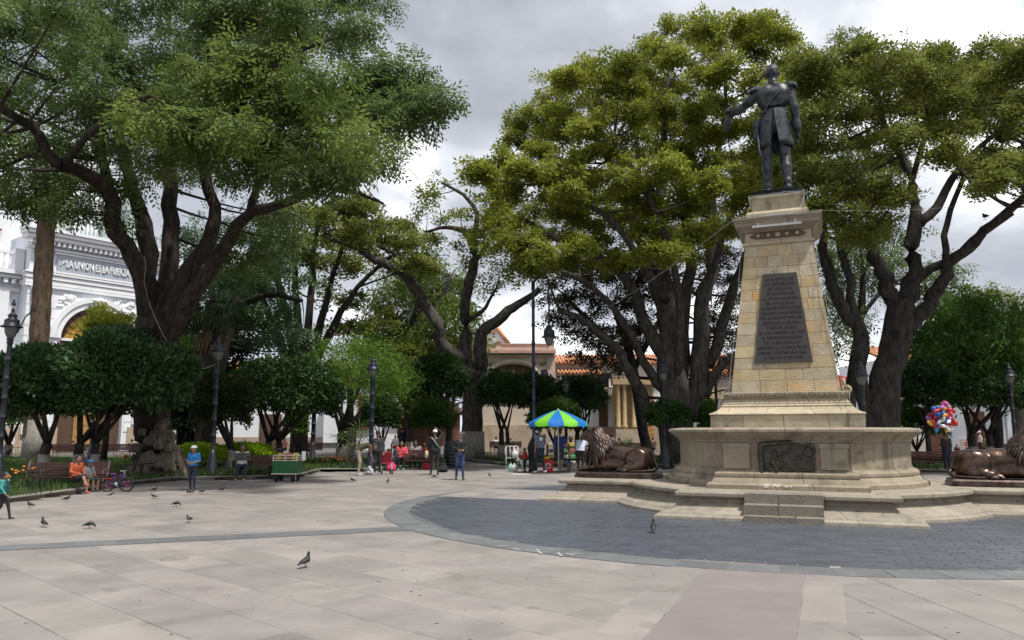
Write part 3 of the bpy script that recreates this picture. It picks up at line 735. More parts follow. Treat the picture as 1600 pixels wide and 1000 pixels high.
for k in range(4):                                          # fingers of both hands
    S.append(cp((-.515 - .006 * k, .20 + .014 * k, 1.26 - .012 * k), .012, (-.59, .225 + .016 * k, 1.24 - .018 * k), .010, 0, .006))
    S.append(cp((.252 + .006 * k, .06 + .012 * k, .785), .012, (.25 + .004 * k, .085 + .014 * k, .70 - .006 * k), .010, 0, .006))
S.append(cp((-.505, .20, 1.27), .013, (-.555, .185, 1.295), .010, 0, .006)); S.append(cp((.25, .09, .83), .013, (.235, .12, .77), .010, 0, .006))
for i in range(26):                                         # curly hair at the back of the head
    a = random.uniform(0, PI) + PI; e = random.uniform(-.25, 1.2)
    p = (.076 * math.cos(a) * math.cos(e), .012 + .094 * math.sin(a) * math.cos(e), 1.645 + .104 * math.sin(e)); S.append(cp(p, .016, (p[0] * 1.02, p[1] - .006, p[2] - .02), .013, 0, .015))
for (x0, x1, z) in ((-.15, .15, 1.105), (-.15, .15, 1.065)): S.append(cp((x0, -.055, z), .016, (x1, -.055, z), .016, 0, .012))
for i in range(9):                                          # back seams and folds
    x = -.14 + .035 * i; S.append(cp((x * .75, -.095, 1.16), .010, (x * 1.15, -.105, 1.34), .006, 0, .03))
body = solid('figure', S, m_statue, .022, .034, statue, M=Matrix.Translation((0, 0, .15)))
# coat skirt with the vent at the back
def skirt():
    b = MB(); n = 40; rings = [(1.12, .155, .115), (1.06, .17, .125), (.98, .185, .14), (.88, .192, .148), (.78, .200, .156), (.69, .208, .164), (.62, .216, .170)]
    V = []
    for inner in (0, 1):
        for j, (z, rx, ry) in enumerate(rings):
            gapa = .02 + .26 * max(0, j - 1) / 5
            for i in range(n):
                a = -PI / 2 + gapa + (2 * PI - 2 * gapa) * i / (n - 1); fold = 1 + .035 * math.sin(a * 7 + j * .3) * j / 6
                rr = fold - (.07 if inner else 0)
                V.append((K * rx * rr * math.cos(a), K * (ry * rr * math.sin(a)), K * z))
    Fs = []; o = len(rings) * n
    for j in range(len(rings) - 1):
        for i in range(n - 1):
            q = (j * n + i, (j + 1) * n + i, (j + 1) * n + i + 1, j * n + i + 1); Fs.append(q); Fs.append(tuple(o + x for x in q)[::-1])
    last = (len(rings) - 1) * n
    for i in range(n - 1): Fs.append((last + i, o + last + i, o + last + i + 1, last + i + 1))
    for j in range(len(rings) - 1):
        for i in (0, n - 1): Fs.append((j * n + i, o + j * n + i, o + (j + 1) * n + i, (j + 1) * n + i)[::(1 if i else -1)])
    b.add(V, Fs, 0, True); b.xf(Matrix.Translation((0, 0, .15))); return b
sk = skirt().build('coat_skirt', m_statue, statue)
b = MB()
for x, z in ((-.07, 1.04), (.07, 1.04), (-.085, .96), (.085, .96)): b.ball((K * x, -K * .145, K * z + .15), .022, 8, 5)
b.build('coat_button', m_statue, sk)
for sx in (-1, 1):                                          # epaulettes with fringe
    b = MB(); c = (sx * .205 * K, -.005 * K, 1.445 * K + .15); b.ball(c, (.085 * K, .075 * K, .026 * K), 14, 8)
    for i in range(18):
        a = 2 * PI * i / 18; p = (c[0] + .078 * K * math.cos(a), c[1] + .068 * K * math.sin(a), c[2] - .01)
        if (p[0] - c[0]) * sx > -.06: b.tube([p, (p[0] * 1.01, p[1], p[2] - .05 * K)], .012 * K, 5)
    b.build('epaulette', m_statue, statue)
b = MB(); pts = [(.16, -.03, 1.43), (.10, -.115, 1.36), (.02, -.135, 1.26), (-.06, -.13, 1.17), (-.13, -.10, 1.07), (-.17, -.03, 1.0)]
b.tube([(K * x, K * y, K * z + .15) for x, y, z in pts], [.011 * K] * 6, 6); b.v = [(p[0], p[1], p[2]) for p in b.v]; b.build('sash', m_statue, statue)
kn = [cp((-.19, -.02, 1.0), .04, (-.22, -.02, .93), .045), cp((-.21, -.03, .95), .03, (-.235, -.02, .78), .035), cp((-.22, 0, .95), .03, (-.20, .0, .76), .028), cp((-.25, .02, 1.0), .02, (-.21, -.03, .98), .025)]
solid('sash_knot', kn, m_statue, .024, .03, statue, M=Matrix.Translation((0, 0, .15)))
b = MB(); b.tube([(K * -.21, K * -.02, K * .98 + .15), (K * -.20, K * -.10, K * .6 + .15), (K * -.12, K * -.14, K * .24 + .15)], [.016 * K, .015 * K, .007 * K], 8)
b.tube([(K * -.215, K * .05, K * 1.03 + .15), (K * -.22, K * -.0, K * .99 + .15)], [.018 * K, .014 * K], 8); b.build('sword', m_statue, statue)
hat = [cp((-.575, .23, 1.24), .03, (-.605, .26, 1.15), .045), cp((-.605, .26, 1.15), .05, (-.63, .27, 1.05), .028), cp((-.545, .20, 1.335), .025, (-.595, .2, 1.29), .04)]
solid('plumed_hat', hat, m_statue, .026, .03, statue, M=Matrix.Translation((0, 0, .15)))

# ================================================================== lions
m_lion = mat('polished brown bronze', (.052, .031, .023), .27, .4, 3.0, metal=.8, col2=(.110, .072, .055), bump=.12, bscale=30, stain=((.022, .021, .019), 3.2, .54))
m_lion_d = mat('dark brown bronze', (.045, .030, .025), .40, .35, 5.0, metal=.75, col2=(.085, .060, .050), stain=((.02, .02, .018), 4, .54))
def lion(root, flip):
    """lying lion, head towards +x, left-right mirrored by flip; near side is -y."""
    Y = lambda y: y * flip
    def c(a, r0, b_, r1, bl=None): return ((a[0], Y(a[1]), a[2]), r0, (b_[0], Y(b_[1]), b_[2]), r1, 0, bl)
    P = [c((-.62, 0, .34), .27, (-.15, 0, .38), .24), c((-.15, 0, .38), .24, (.38, 0, .43), .26), c((.38, 0, .43), .26, (.52, 0, .55), .22),
         c((-.72, 0, .22), .20, (-.60, 0, .30), .24), E_((-.52, Y(-.23), .30), (.30, .14, .29)), E_((-.52, Y(.23), .30), (.30, .14, .29)),
         c((-.62, -.26, .14), .12, (-.25, -.33, .10), .085), c((-.3, -.33, .08), .07, (-.08, -.34, .06), .055), c((-.62, .26, .14), .12, (-.25, .33, .10), .085), c((-.3, .33, .08), .07, (-.08, .34, .06), .055),
         c((-.25, -.14, .15), .13, (.3, -.14, .18), .15), c((-.25, .14, .15), .13, (.3, .14, .18), .15),
         c((.36, -.20, .38), .15, (.30, -.24, .16), .10, .06), c((.30, -.24, .14), .085, (.80, -.20, .08), .068), c((.80, -.20, .07), .07, (.92, -.20, .055), .06),
         c((.36, .20, .38), .15, (.30, .24, .16), .10, .06), c((.30, .24, .14), .085, (.80, .20, .08), .068), c((.80, .20, .07), .07, (.92, .20, .055), .06),
         c((.50, 0, .55), .23, (.60, 0, .80), .19), c((.60, 0, .80), .19, (.66, 0, .92), .155), c((.66, 0, .92), .15, (.80, 0, .90), .10), c((.80, 0, .885), .085, (.885, 0, .86), .06), c((.78, 0, .82), .06, (.86, 0, .80), .045),
         c((.60, -.13, 1.03), .035, (.58, -.14, 1.07), .03, .02), c((.60, .13, 1.03), .035, (.58, .14, 1.07), .03, .02)]
    for s in (-1, 1):                                       # toes
        for k in range(4):
            P.append(c((.90, s * .20 + (k - 1.5) * .036, .05), .026, (.965, s * .20 + (k - 1.5) * .04, .035), .022, .012))
            P.append(c((-.08, s * .34 + (k - 1.5) * .032, .045), .024, (-.02, s * .34 + (k - 1.5) * .036, .03), .02, .012))
    for i in range(7):                                      # ribs and muscle bands
        x = -.22 + i * .07; P.append(c((x, -.205, .28), .03, (x + .05, -.20, .46), .02, .05)); P.append(c((x, .205, .28), .03, (x + .05, .20, .46), .02, .05))
    solid('body', P, m_lion, .020, .055, root, M=Matrix.Translation((0, 0, .13)))
    rnd = random.Random(3); b = MB()                        # mane: long locks that fall from crown and neck
    def lock(p0, d, L, r):
        pts, rr = [], []; p = Vector(p0); v = Vector(d).normalized(); side = Vector((rnd.uniform(-.5, .5), rnd.uniform(-.5, .5), 0))
        for i in range(7):
            pts.append((p.x, Y(p.y), p.z + .13)); rr.append(r * (.85, 1.1, 1.1, 1.0, .85, .6, .2)[i])
            v = (v + Vector((0, 0, -.26)) + side * .08 * math.sin(i * 1.7)).normalized(); p = p + v * (L / 6)
        b.tube(pts, rr, 6)
    for ring in range(7):
        t = ring / 6
        for k in range(19):
            a = 2 * PI * k / 19 + ring * .17; ax = Vector((.62 - .16 * t, 0, .94 - .42 * t)); w = .185 + .13 * t
            off = Vector((-.55 * math.sin(a) * w - .0, math.cos(a) * w, math.sin(a) * w * .9))
            if off.x > .10 and t < .6: continue
            lock(ax + off * .82, off * 2.0 + Vector((-.32, 0, -.42)), rnd.uniform(.28, .44), rnd.uniform(.034, .054))
    for k in range(44):                                     # beard and chest locks
        y = rnd.uniform(-.27, .27); lock((.58 + rnd.uniform(-.10, .20), y, rnd.uniform(.30, .80)), (.35, y * 1.4, -.9), rnd.uniform(.25, .42), rnd.uniform(.028, .042))
    b.build('mane', m_lion_d, root)
    b = MB(); t = [(-.90, .02, .22), (-.99, -.10, .12), (-.95, -.27, .06), (-.75, -.37, .045), (-.5, -.41, .04), (-.28, -.43, .04)]
    pts = []
    for i in range(len(t) - 1):
        for u in (0, .33, .66): pts.append(tuple(t[i][j] * (1 - u) + t[i + 1][j] * u for j in range(3)))
    b.tube([(p[0], Y(p[1]), p[2] + .13) for p in pts], [.045 - .0015 * i for i in range(len(pts))], 7); b.ball((-.22, Y(-.43), .175), (.10, .045, .045), 10, 6)
    b.build('tail', m_lion_d, root)
    pl = MB(); pl.profiled([(-1.0, -.5), (.98, -.5), (.98, .5), (-1.0, .5)], [(.01, 0), (.01, .055), (-.012, .065), (-.012, .10), (-.04, .135)]); pl.build('plinth', m_lion_d, root)
LION_Z = .502
lionL = thing('lion_statue', 'brown bronze lion lying on the plinth beside the umbrella stall', 'statue', mon_world(-4.03, .02, LION_Z), MON_A + PI, group='bronze lions')
lion(lionL, -1)
lionR = thing('lion_statue', 'brown bronze lion cut off by the right edge, balloon seller behind it', 'statue', mon_world(4.15, .02, LION_Z), MON_A, group='bronze lions')
lion(lionR, 1)
# ================================================================== trees
def bark(name, col, col2=None, sc=7):
    return mat(name, col, .9, .4, sc, col2=col2, bump=1.0, bscale=15, coords='World', spec=.2, stretch=(1, 1, .3))
m_bark1 = bark('furrowed brown bark', (.020, .017, .014), (.046, .038, .030))
m_bark2 = bark('grey bark', (.038, .034, .030), (.080, .073, .064))
m_bark3 = bark('dark bark', (.022, .020, .018), (.044, .039, .034))
m_lime = mat('whitewashed bark', (.27, .255, .225), .9, .3, 7, bump=.5, bscale=25, coords='World', stain=((.2, .18, .15), 5, .58))
def leaf(name, col, col2, tr=.30, rough=.6, rnd=.28, spec=.16):
    return mat(name, col, rough, .24, .45, col2=col2, coords='World', island=True, rnd=rnd, translucent=tr, spec=spec)
m_leaf_pep = leaf('feathery green leaf', (.082, .132, .040), (.140, .192, .062), .40)
m_leaf_yel = leaf('yellow green leaf', (.163, .203, .026), (.258, .283, .044), .42, rnd=.28)
m_leaf_oli = leaf('olive leaf', (.125, .158, .030), (.195, .222, .048), .42, rnd=.28)
m_leaf_dark = leaf('dark glossy leaf', (.034, .078, .026), (.060, .118, .038), .18, .42, spec=.3)
m_leaf_dome = leaf('clipped dark leaf', (.030, .064, .018), (.052, .098, .028), .15, .45, spec=.25)
m_leaf_mid = leaf('mid green leaf', (.045, .095, .018), (.075, .14, .026), .3)
m_leaf_dull = leaf('dull olive leaf', (.035, .048, .016), (.055, .070, .024), .2)  # a darker, duller olive leaf colour
m_leaf_brt = leaf('bright green leaf', (.075, .15, .022), (.11, .20, .03), .3)
m_leaf_lime = leaf('lime hedge leaf', (.26, .40, .02), (.34, .46, .03), .35)
m_leaf_fresh = leaf('fresh feathery leaf', (.105, .165, .034), (.170, .220, .055), .4)
m_leaf_dead = leaf('brown dead leaf', (.13, .085, .045), (.2, .14, .08), .1, .7)
m_leaf_will = leaf('willow leaf', (.10, .15, .03), (.15, .20, .045), .38)

def tmpl_pinnate(n=6, L=.40, ll=.18, lw=.062):
    T = []
    for i in range(n):
        x = L * (.12 + .88 * i / (n - 1)); s = -1 if i % 2 else 1
        dx, dy, dz = ll * .62, s * ll * .70, -ll * .35
        p0 = np.array((x, 0, -.10 * (x / L) ** 2)); p1 = p0 + (dx, dy, dz); m = (p0 + p1) / 2; w = np.array((-dy, dx, 0)) / math.hypot(dx, dy) * lw / 2
        T.append([p0, m + w + (0, 0, .008), p1, m - w + (0, 0, .008)])
    return np.array(T)
def tmpl_tuft(n=6, r=.16, ll=.13, lw=.06, seed=1):
    g = np.random.default_rng(seed); T = []
    for i in range(n):
        a = 2 * PI * i / n + g.uniform(-.4, .4); e = g.uniform(-.3, .7); d = np.array((math.cos(a) * math.cos(e), math.sin(a) * math.cos(e), math.sin(e)))
        p0 = d * r * g.uniform(.1, .5); p1 = p0 + d * ll; w = np.cross(d, (0, 0, 1)); w /= np.linalg.norm(w) + 1e-6; m = (p0 + p1) / 2 + np.array((0, 0, .01))
        T.append([p0, m + w * lw / 2, p1, m - w * lw / 2])
    return np.array(T)
def tmpl_droop(n=8, L=.7, ll=.2, lw=.042):
    T = []
    for i in range(n):
        t = i / (n - 1); p0 = np.array((L * .45 * t, 0, -L * t * t)); a = i * 2.4; d = np.array((math.cos(a) * .5, math.sin(a) * .5, -.75)); d /= np.linalg.norm(d)
        p1 = p0 + d * ll; w = np.cross(d, (math.sin(a), -math.cos(a), .3)); w /= np.linalg.norm(w); m = (p0 + p1) / 2
        T.append([p0, m + w * lw / 2, p1, m - w * lw / 2])
    return np.array(T)
T_PIN, T_TUFT, T_DROOP = tmpl_pinnate(), tmpl_tuft(), tmpl_droop()
T_SMALL = tmpl_tuft(6, .09, .085, .045, 3); T_BROAD = tmpl_tuft(5, .10, .16, .075, 5)
T_LONG = tmpl_tuft(6, .12, .30, .05, 8)

def sprigs(P, D, T, size, flat=.35):
    """P (n,3) places, D (n,3) pointing directions; returns quad vertices."""
    n = len(P); D = D / (np.linalg.norm(D, axis=1, keepdims=True) + 1e-9)
    up = np.tile(np.array([0, 0, 1.0]), (n, 1)) + RNG.normal(0, flat, (n, 3))
    Y = np.cross(up, D); Y /= np.linalg.norm(Y, axis=1, keepdims=True) + 1e-9; Z = np.cross(D, Y)
    R = np.stack([D, Y, Z], 1)                                   # rows are axes
    s = size * RNG.uniform(.55, 1.45, n)
    V = np.einsum('lvk,nkj->nlvj', T, R) * s[:, None, None, None] + P[:, None, None, :]
    return V.reshape(-1, 3)
def leaf_object(name, chunks, mt, parent, **k):
    V = np.concatenate(chunks); Q = np.arange(len(V)).reshape(-1, 4)
    return link_obj(name, np_mesh(name, V, Q, mt), parent, **k)
def poisson_px(poly, sp, holes=(), rnd=random):
    xs = [p[0] for p in poly]; ys = [p[1] for p in poly]; out = []; vp = [Vector((p[0], p[1])) for p in poly]
    for _ in range(6000):
        x, y = rnd.uniform(min(xs), max(xs)), rnd.uniform(min(ys), max(ys))
        if not inside(vp, x, y): continue
        if any((x - hx) ** 2 + (y - hy) ** 2 < hr * hr for hx, hy, hr in holes): continue
        if all((x - a) ** 2 + (y - b) ** 2 > sp * sp for a, b in out): out.append((x, y))
    return out
def bez(p, q, sag, n=6):
    m = (p + q) / 2 + sag; return [p * (1 - t) ** 2 + m * (2 * t * (1 - t)) + q * t * t for t in [i / n for i in range(n + 1)]]
def smooth_line(P, R, k=3):
    out, rr = [], []; n = len(P)
    for i in range(n - 1):
        p0, p1, p2, p3 = P[max(0, i - 1)], P[i], P[i + 1], P[min(n - 1, i + 2)]
        for j in range(k):
            t = j / k; out.append(.5 * ((2 * p1) + (p2 - p0) * t + (2 * p0 - 5 * p1 + 4 * p2 - p3) * t * t + (3 * p1 - p0 - 3 * p2 + p3) * t ** 3)); rr.append(R[i] * (1 - t) + R[i + 1] * t)
    out.append(P[-1]); rr.append(R[-1]); return out, rr
def tree(name, label, Y0, limbs, regions, bark_m, leaf_m, T=T_TUFT, size=1.0, dense=1.0, group=None, wash=None, droop=.25, sub=.42, twigs=True, flare=None, seed=1, wob=.10, cat='tree'):
    """limbs: lists of (px, py, dY, radius px); regions: dict(poly, sp, r, d=(d0,d1), holes) of foliage, all pixels at depth Y0."""
    rnd = random.Random(seed); s = mpp(Y0)
    b0 = limbs[0][0]; base = at(b0[0], b0[1], Y0); base.z = 0.05
    root = thing(name, label, cat, base, 0, group)
    nodes = []
    for li, L in enumerate(limbs):
        P = [at(x, y, Y0 + d) for x, y, d, r in L]; R = [r * s for *_, r in L]
        if li == 0: P[0].z = min(P[0].z, 0.0)
        Q, rr = smooth_line(P, R)
        rj = random.Random(seed * 77 + li); w_ = Vector((0, 0, 0))
        for qi in range(1, len(Q)):
            w_ = w_ * .6 + Vector((rj.gauss(0, 1), rj.gauss(0, 1), rj.gauss(0, .6))) * rr[qi] * (.30 if li else .05); Q[qi] = Q[qi] + w_
        b = MB(); random.seed(seed * 31 + li); b.tube(Q, rr, 12 if rr[0] > .25 else 8, wob=wob)
        b.build('trunk' if li == 0 else 'limb', bark_m, root, origin=base)
        nodes += list(zip(Q, rr))
    if wash:
        P = [at(x, y, Y0 + d) for x, y, d, r in limbs[0]]; b = MB(); p0 = Vector((P[0].x, P[0].y, .02)); r0 = limbs[0][0][3] * s
        b.tube([p0, p0 + Vector((0, 0, wash * .5)), p0 + Vector((0, 0, wash))], [r0 * 1.12, r0 * 1.05, r0 * 1.03], 12); b.build('whitewash', m_lime, root, origin=base)
    NP = np.array([tuple(p) for p, r in nodes]); NR = np.array([r for p, r in nodes]); up_ok = NP[:, 2] > (limbs[0][-1][1] and 0)
    chunks = {}; tw = MB(); cnt = 0
    for reg in regions:
        d0, d1 = reg.get('d', (-3, 3)); spx = reg['sp']; rpx = reg['r']
        cs = poisson_px(reg['poly'], spx, reg.get('holes', ()), rnd)
        for (x, y) in cs:
            Yc = Y0 + rnd.uniform(d0, d1); c = at(x, y, Yc); sc_ = mpp(Yc); rx = rpx * sc_ * rnd.uniform(.65, 1.4); rz = rx * reg.get('flat', .8) * rnd.uniform(.7, 1.2)
            ca = np.array(tuple(c))
            if twigs and len(NP):
                d = np.linalg.norm(NP - ca, axis=1) + np.where(NP[:, 2] > ca[2] + .3, 1.5, 0) + .5 * np.maximum(0, .06 - NR) * 10
                i = int(np.argmin(d)); p = Vector(NP[i]); L = (c - p).length; r = min(NR[i] * .6, .018 + .011 * L)
                Q = bez(p, c, Vector((rnd.uniform(-.2, .2) * L, rnd.uniform(-.2, .2) * L, -.10 * L)), 5)
                tw.tube(Q, [r * (1 - .75 * t / 5) for t in range(6)], 5, caps=False)
            nsub = max(3, int(reg.get('n', 9) * dense)); 
            u = RNG.normal(0, 1, (nsub, 3)); u /= np.linalg.norm(u, axis=1, keepdims=True); u *= RNG.uniform(.3, 1.25, (nsub, 1))
            u[:, 2] = np.abs(u[:, 2]) * 1.1 - .45
            SC = ca + u * np.array((rx, rx, rz))
            if twigs:
                for q in SC[: max(2, nsub // 2)]:
                    tw.tube([c, c.lerp(Vector(q), .5) + Vector((0, 0, -.05)), Vector(q)], [.014, .010, .004], 3, caps=False)
            k = int(reg.get('k', 22)); r_s = sub * reg.get('sr', 1.0)
            off = RNG.normal(0, 1, (nsub, k, 3)); off /= np.linalg.norm(off, axis=2, keepdims=True); off *= RNG.uniform(.15, 1, (nsub, k, 1)) ** .5
            off[..., 2] *= .6
            P = (SC[:, None, :] + off * r_s).reshape(-1, 3)
            D = (off + .5 * (u[:, None, :]) + RNG.normal(0, .35, off.shape)).reshape(-1, 3); D[:, 2] -= droop
            chunks.setdefault(reg.get('m', leaf_m), []).append(sprigs(P, D, T, size)); cnt += len(P)
    if twigs and tw.v: tw.build('branches', bark_m, root, origin=base, kind='stuff')
    for mt_, ch_ in chunks.items():
        leaf_object('crown', [c - np.array(tuple(base)) for c in ch_], mt_, root)
    return root

# ---- the great tree on the left
T1 = tree('pepper_tree', 'huge old tree on the left with burled trunk and feathery green crown', 27.0, [
 [(243, 756, 0, 46.0), (241, 742, 0, 36.8), (238, 720, 0, 30.4), (237, 690, 0, 27.6), (237, 640, 0, 26.7), (239, 580, 0, 27.6), (242, 530, 0, 30.4), (245, 490, 0, 31.3)],
 [(236, 520, 0, 16.3), (214, 430, -.5, 14.8), (193, 380, -1, 12.6), (178, 330, -1.5, 11.8), (150, 285, -2.5, 10.4), (110, 262, -3.5, 8.9), (75, 243, -4.5, 7.4), (50, 200, -5, 5.9), (15, 178, -6, 5.2), (-40, 150, -7, 3.7)],
 [(186, 360, -1.2, 8.9), (168, 270, 0, 8.1), (152, 200, 1, 6.7), (165, 120, 2, 5.9), (180, 40, 3, 5.2), (195, -50, 3.5, 3.7)],
 [(243, 505, 0, 16.3), (235, 400, 0, 14.1), (222, 330, .5, 11.8), (205, 290, 1, 10.4), (190, 230, 1.5, 8.1), (165, 170, 2, 6.7), (120, 110, 3, 4.4), (70, 60, 3, 3.0)],
 [(252, 500, 0, 16.3), (262, 400, .5, 14.1), (268, 320, 1, 12.6), (270, 250, 1.5, 9.6), (262, 180, 2, 7.4), (275, 110, 2.5, 5.2), (300, 40, 3, 3.7)],
 [(258, 530, 0, 16.3), (288, 445, 0, 14.1), (318, 390, 0, 12.6), (335, 340, .5, 10.4), (326, 280, .5, 8.9), (320, 220, 0, 7.4), (330, 150, -.5, 5.9), (345, 90, -1, 4.4), (360, 20, -1.5, 3.7)],
 [(262, 560, 0, 14.8), (305, 465, -.5, 13.3), (345, 385, -1, 10.4), (385, 338, -2, 8.1), (430, 320, -3, 6.7), (470, 306, -3.5, 5.9), (500, 291, -4, 4.4), (545, 296, -4.5, 3.0), (600, 318, -5, 1.5)],
 [(390, 335, -2.2, 6.7), (398, 300, -2.5, 5.9), (420, 230, -3, 5.2), (460, 180, -3.5, 4.4), (520, 170, -4, 3.7), (590, 182, -4, 3.0), (650, 165, -4, 2.2)],
 [(300, 250, -.5, 5.2), (350, 190, -4, 4.4), (400, 130, -6, 3.7), (450, 90, -6, 3.0), (520, 60, -6, 2.2)],
 [(100, 260, -4, 5.2), (140, 210, -6, 4.4), (190, 170, -7, 3.7), (240, 150, -8, 2.2)],
], [dict(poly=[(-130, -90), (585, -90), (592, 10), (578, 55), (540, 90), (505, 130), (490, 170), (545, 215), (590, 240), (608, 262), (575, 272), (540, 285), (480, 285), (420, 290), (395, 260), (360, 285), (345, 230), (300, 215), (290, 290), (235, 250), (215, 290), (190, 230), (120, 250), (180, 335), (110, 332), (60, 318), (0, 300), (-130, 310)], sp=37, r=36, d=(-7, 6), n=12, k=18,
        holes=((110, 48, 26), (205, 60, 20), (60, 100, 16), (255, 100, 20), (300, 130, 16), (150, 100, 14), (360, 40, 16), (330, 235, 16), (230, 20, 15))),
    dict(poly=[(555, 135), (585, 112), (625, 108), (665, 118), (680, 145), (684, 168), (668, 182), (635, 178), (590, 185), (550, 170)], sp=30, r=30, d=(-5.5, -2.5), n=14, k=22),
    dict(poly=[(200, 150), (300, 110), (380, 60), (460, 40), (480, 100), (540, 200), (600, 240), (560, 275), (440, 250), (400, 200), (330, 220), (240, 200)], sp=44, r=34, d=(-8, -5), n=11, k=19, m=m_leaf_fresh),
    dict(poly=[(365, 330), (470, 330), (480, 360), (440, 400), (400, 420), (370, 400)], sp=34, r=32, d=(1, 5), n=8, k=15)],
 m_bark1, m_leaf_pep, T_PIN, .95, 1.0, droop=.35, sub=.52, seed=3, wob=.07)
# burls and root flare of its trunk
bp_ = T1.location; bl = []
for x, y, d, r in ((262, 683, -1.05, 12), (250, 668, -1.15, 8), (232, 690, -1.15, 8), (222, 675, -1.1, 7), (258, 660, -1.0, 7), (240, 680, -1.2, 7), (248, 695, -1.2, 9), (265, 700, -1.0, 8), (214, 700, -.9, 8)):
    q = at(x, y, 27 + d * .62) - bp_; bl.append(E_(tuple(q), (r * .0235, r * .02, r * .022)))
for k in range(9):
    a = PI + PI * (k + .5) / 9 + .05; r = random.uniform(.88, 1.18); bl.append(((.56 * math.cos(a), .56 * math.sin(a), random.uniform(.6, 1.2)), .11, (r * math.cos(a), r * math.sin(a) * .9, -.05), .12, 0, .10))
for k in range(5):
    a = PI * (k + .5) / 5; bl.append(((.62 * math.cos(a), .62 * math.sin(a), .9), .16, (1.1 * math.cos(a), 1.1 * math.sin(a), -.05), .13, 0, .14))
solid('root_flare', bl, bark('pale furrowed bark', (.075, .060, .045), (.15, .125, .10), 9), .06, .09, T1)

# ---- trees behind, left of the middle
tree('dark_evergreen', 'dark hanging evergreen between the great tree and the pale sky gap', 38.0, [
 [(318, 735, 0, 16), (325, 640, 0, 13), (345, 560, 0, 12), (370, 480, 0, 10), (400, 420, 0, 7)], [(370, 480, 0, 7), (420, 460, -1, 5), (470, 470, -2, 3)], [(350, 540, 0, 7), (330, 440, 1, 5), (320, 380, 1, 3)]],
 [dict(poly=[(380, 420), (430, 440), (470, 500), (488, 545), (460, 556), (430, 535), (395, 500), (370, 470)], sp=24, r=24, d=(-2, 2), n=8, k=14),
  dict(poly=[(300, 345), (380, 335), (440, 360), (455, 420), (400, 440), (340, 440), (300, 400)], sp=30, r=30, d=(-3, 3), n=8, k=14)],
 m_bark3, m_leaf_dark, T_PIN, 1.15, .9, droop=.7, sub=.55, seed=5)
tree('spreading_tree', 'yellow green tree with a fan of thin dark stems beyond the round dome trees', 47.0, [
 [(468, 690, 0, 14), (468, 640, 0, 13), (470, 600, 0, 12)], [(465, 610, 0, 8), (440, 540, 0, 7), (410, 470, 0, 5), (385, 430, 0, 3)], [(466, 600, 0, 8), (450, 500, 0, 6), (432, 420, 0, 4), (415, 370, 0, 3)],
 [(470, 600, 0, 9), (464, 490, .5, 6), (458, 400, .5, 4), (450, 350, .5, 2)], [(472, 600, 0, 9), (482, 490, 0, 6), (488, 410, 0, 5), (500, 350, 0, 3)], [(475, 600, 0, 9), (500, 500, -.5, 6), (520, 430, -.5, 4), (545, 360, -1, 3)],
 [(476, 600, 0, 8), (520, 510, 0, 6), (560, 450, 0, 4), (610, 400, 0, 3)], [(464, 590, 1, 6), (425, 520, 1, 5), (390, 490, 1, 3)]],
 [dict(poly=[(375, 440), (400, 380), (450, 330), (520, 312), (580, 322), (635, 345), (665, 375), (672, 410), (620, 430), (560, 420), (500, 415), (440, 420), (400, 460)], sp=27, r=27, d=(-5, 5), n=9, k=15),
  dict(poly=[(490, 440), (560, 450), (600, 500), (560, 560), (510, 540)], sp=34, r=30, d=(3, 7), n=7, k=13)],
 m_bark3, m_leaf_oli, T_TUFT, 2.0, 1.0, sub=.7, seed=7)
tree('willow', 'pale green weeping tree behind the leaning whitewashed trunk', 54.0, [
 [(640, 700, 0, 13), (640, 620, 0, 12), (645, 540, 0, 9), (655, 470, 0, 6)], [(645, 540, 0, 7), (690, 470, 0, 5), (705, 430, 0, 3)], [(645, 540, 0, 7), (600, 480, 0, 5)]],
 [dict(poly=[(590, 470), (640, 400), (680, 395), (715, 430), (735, 480), (735, 560), (715, 600), (640, 605), (590, 570), (560, 520)], sp=24, r=26, d=(-3, 3), n=8, k=13, flat=.9)],
 m_bark3, m_leaf_will, T_DROOP, 1.9, 1.3, droop=.5, sub=.8, seed=9)
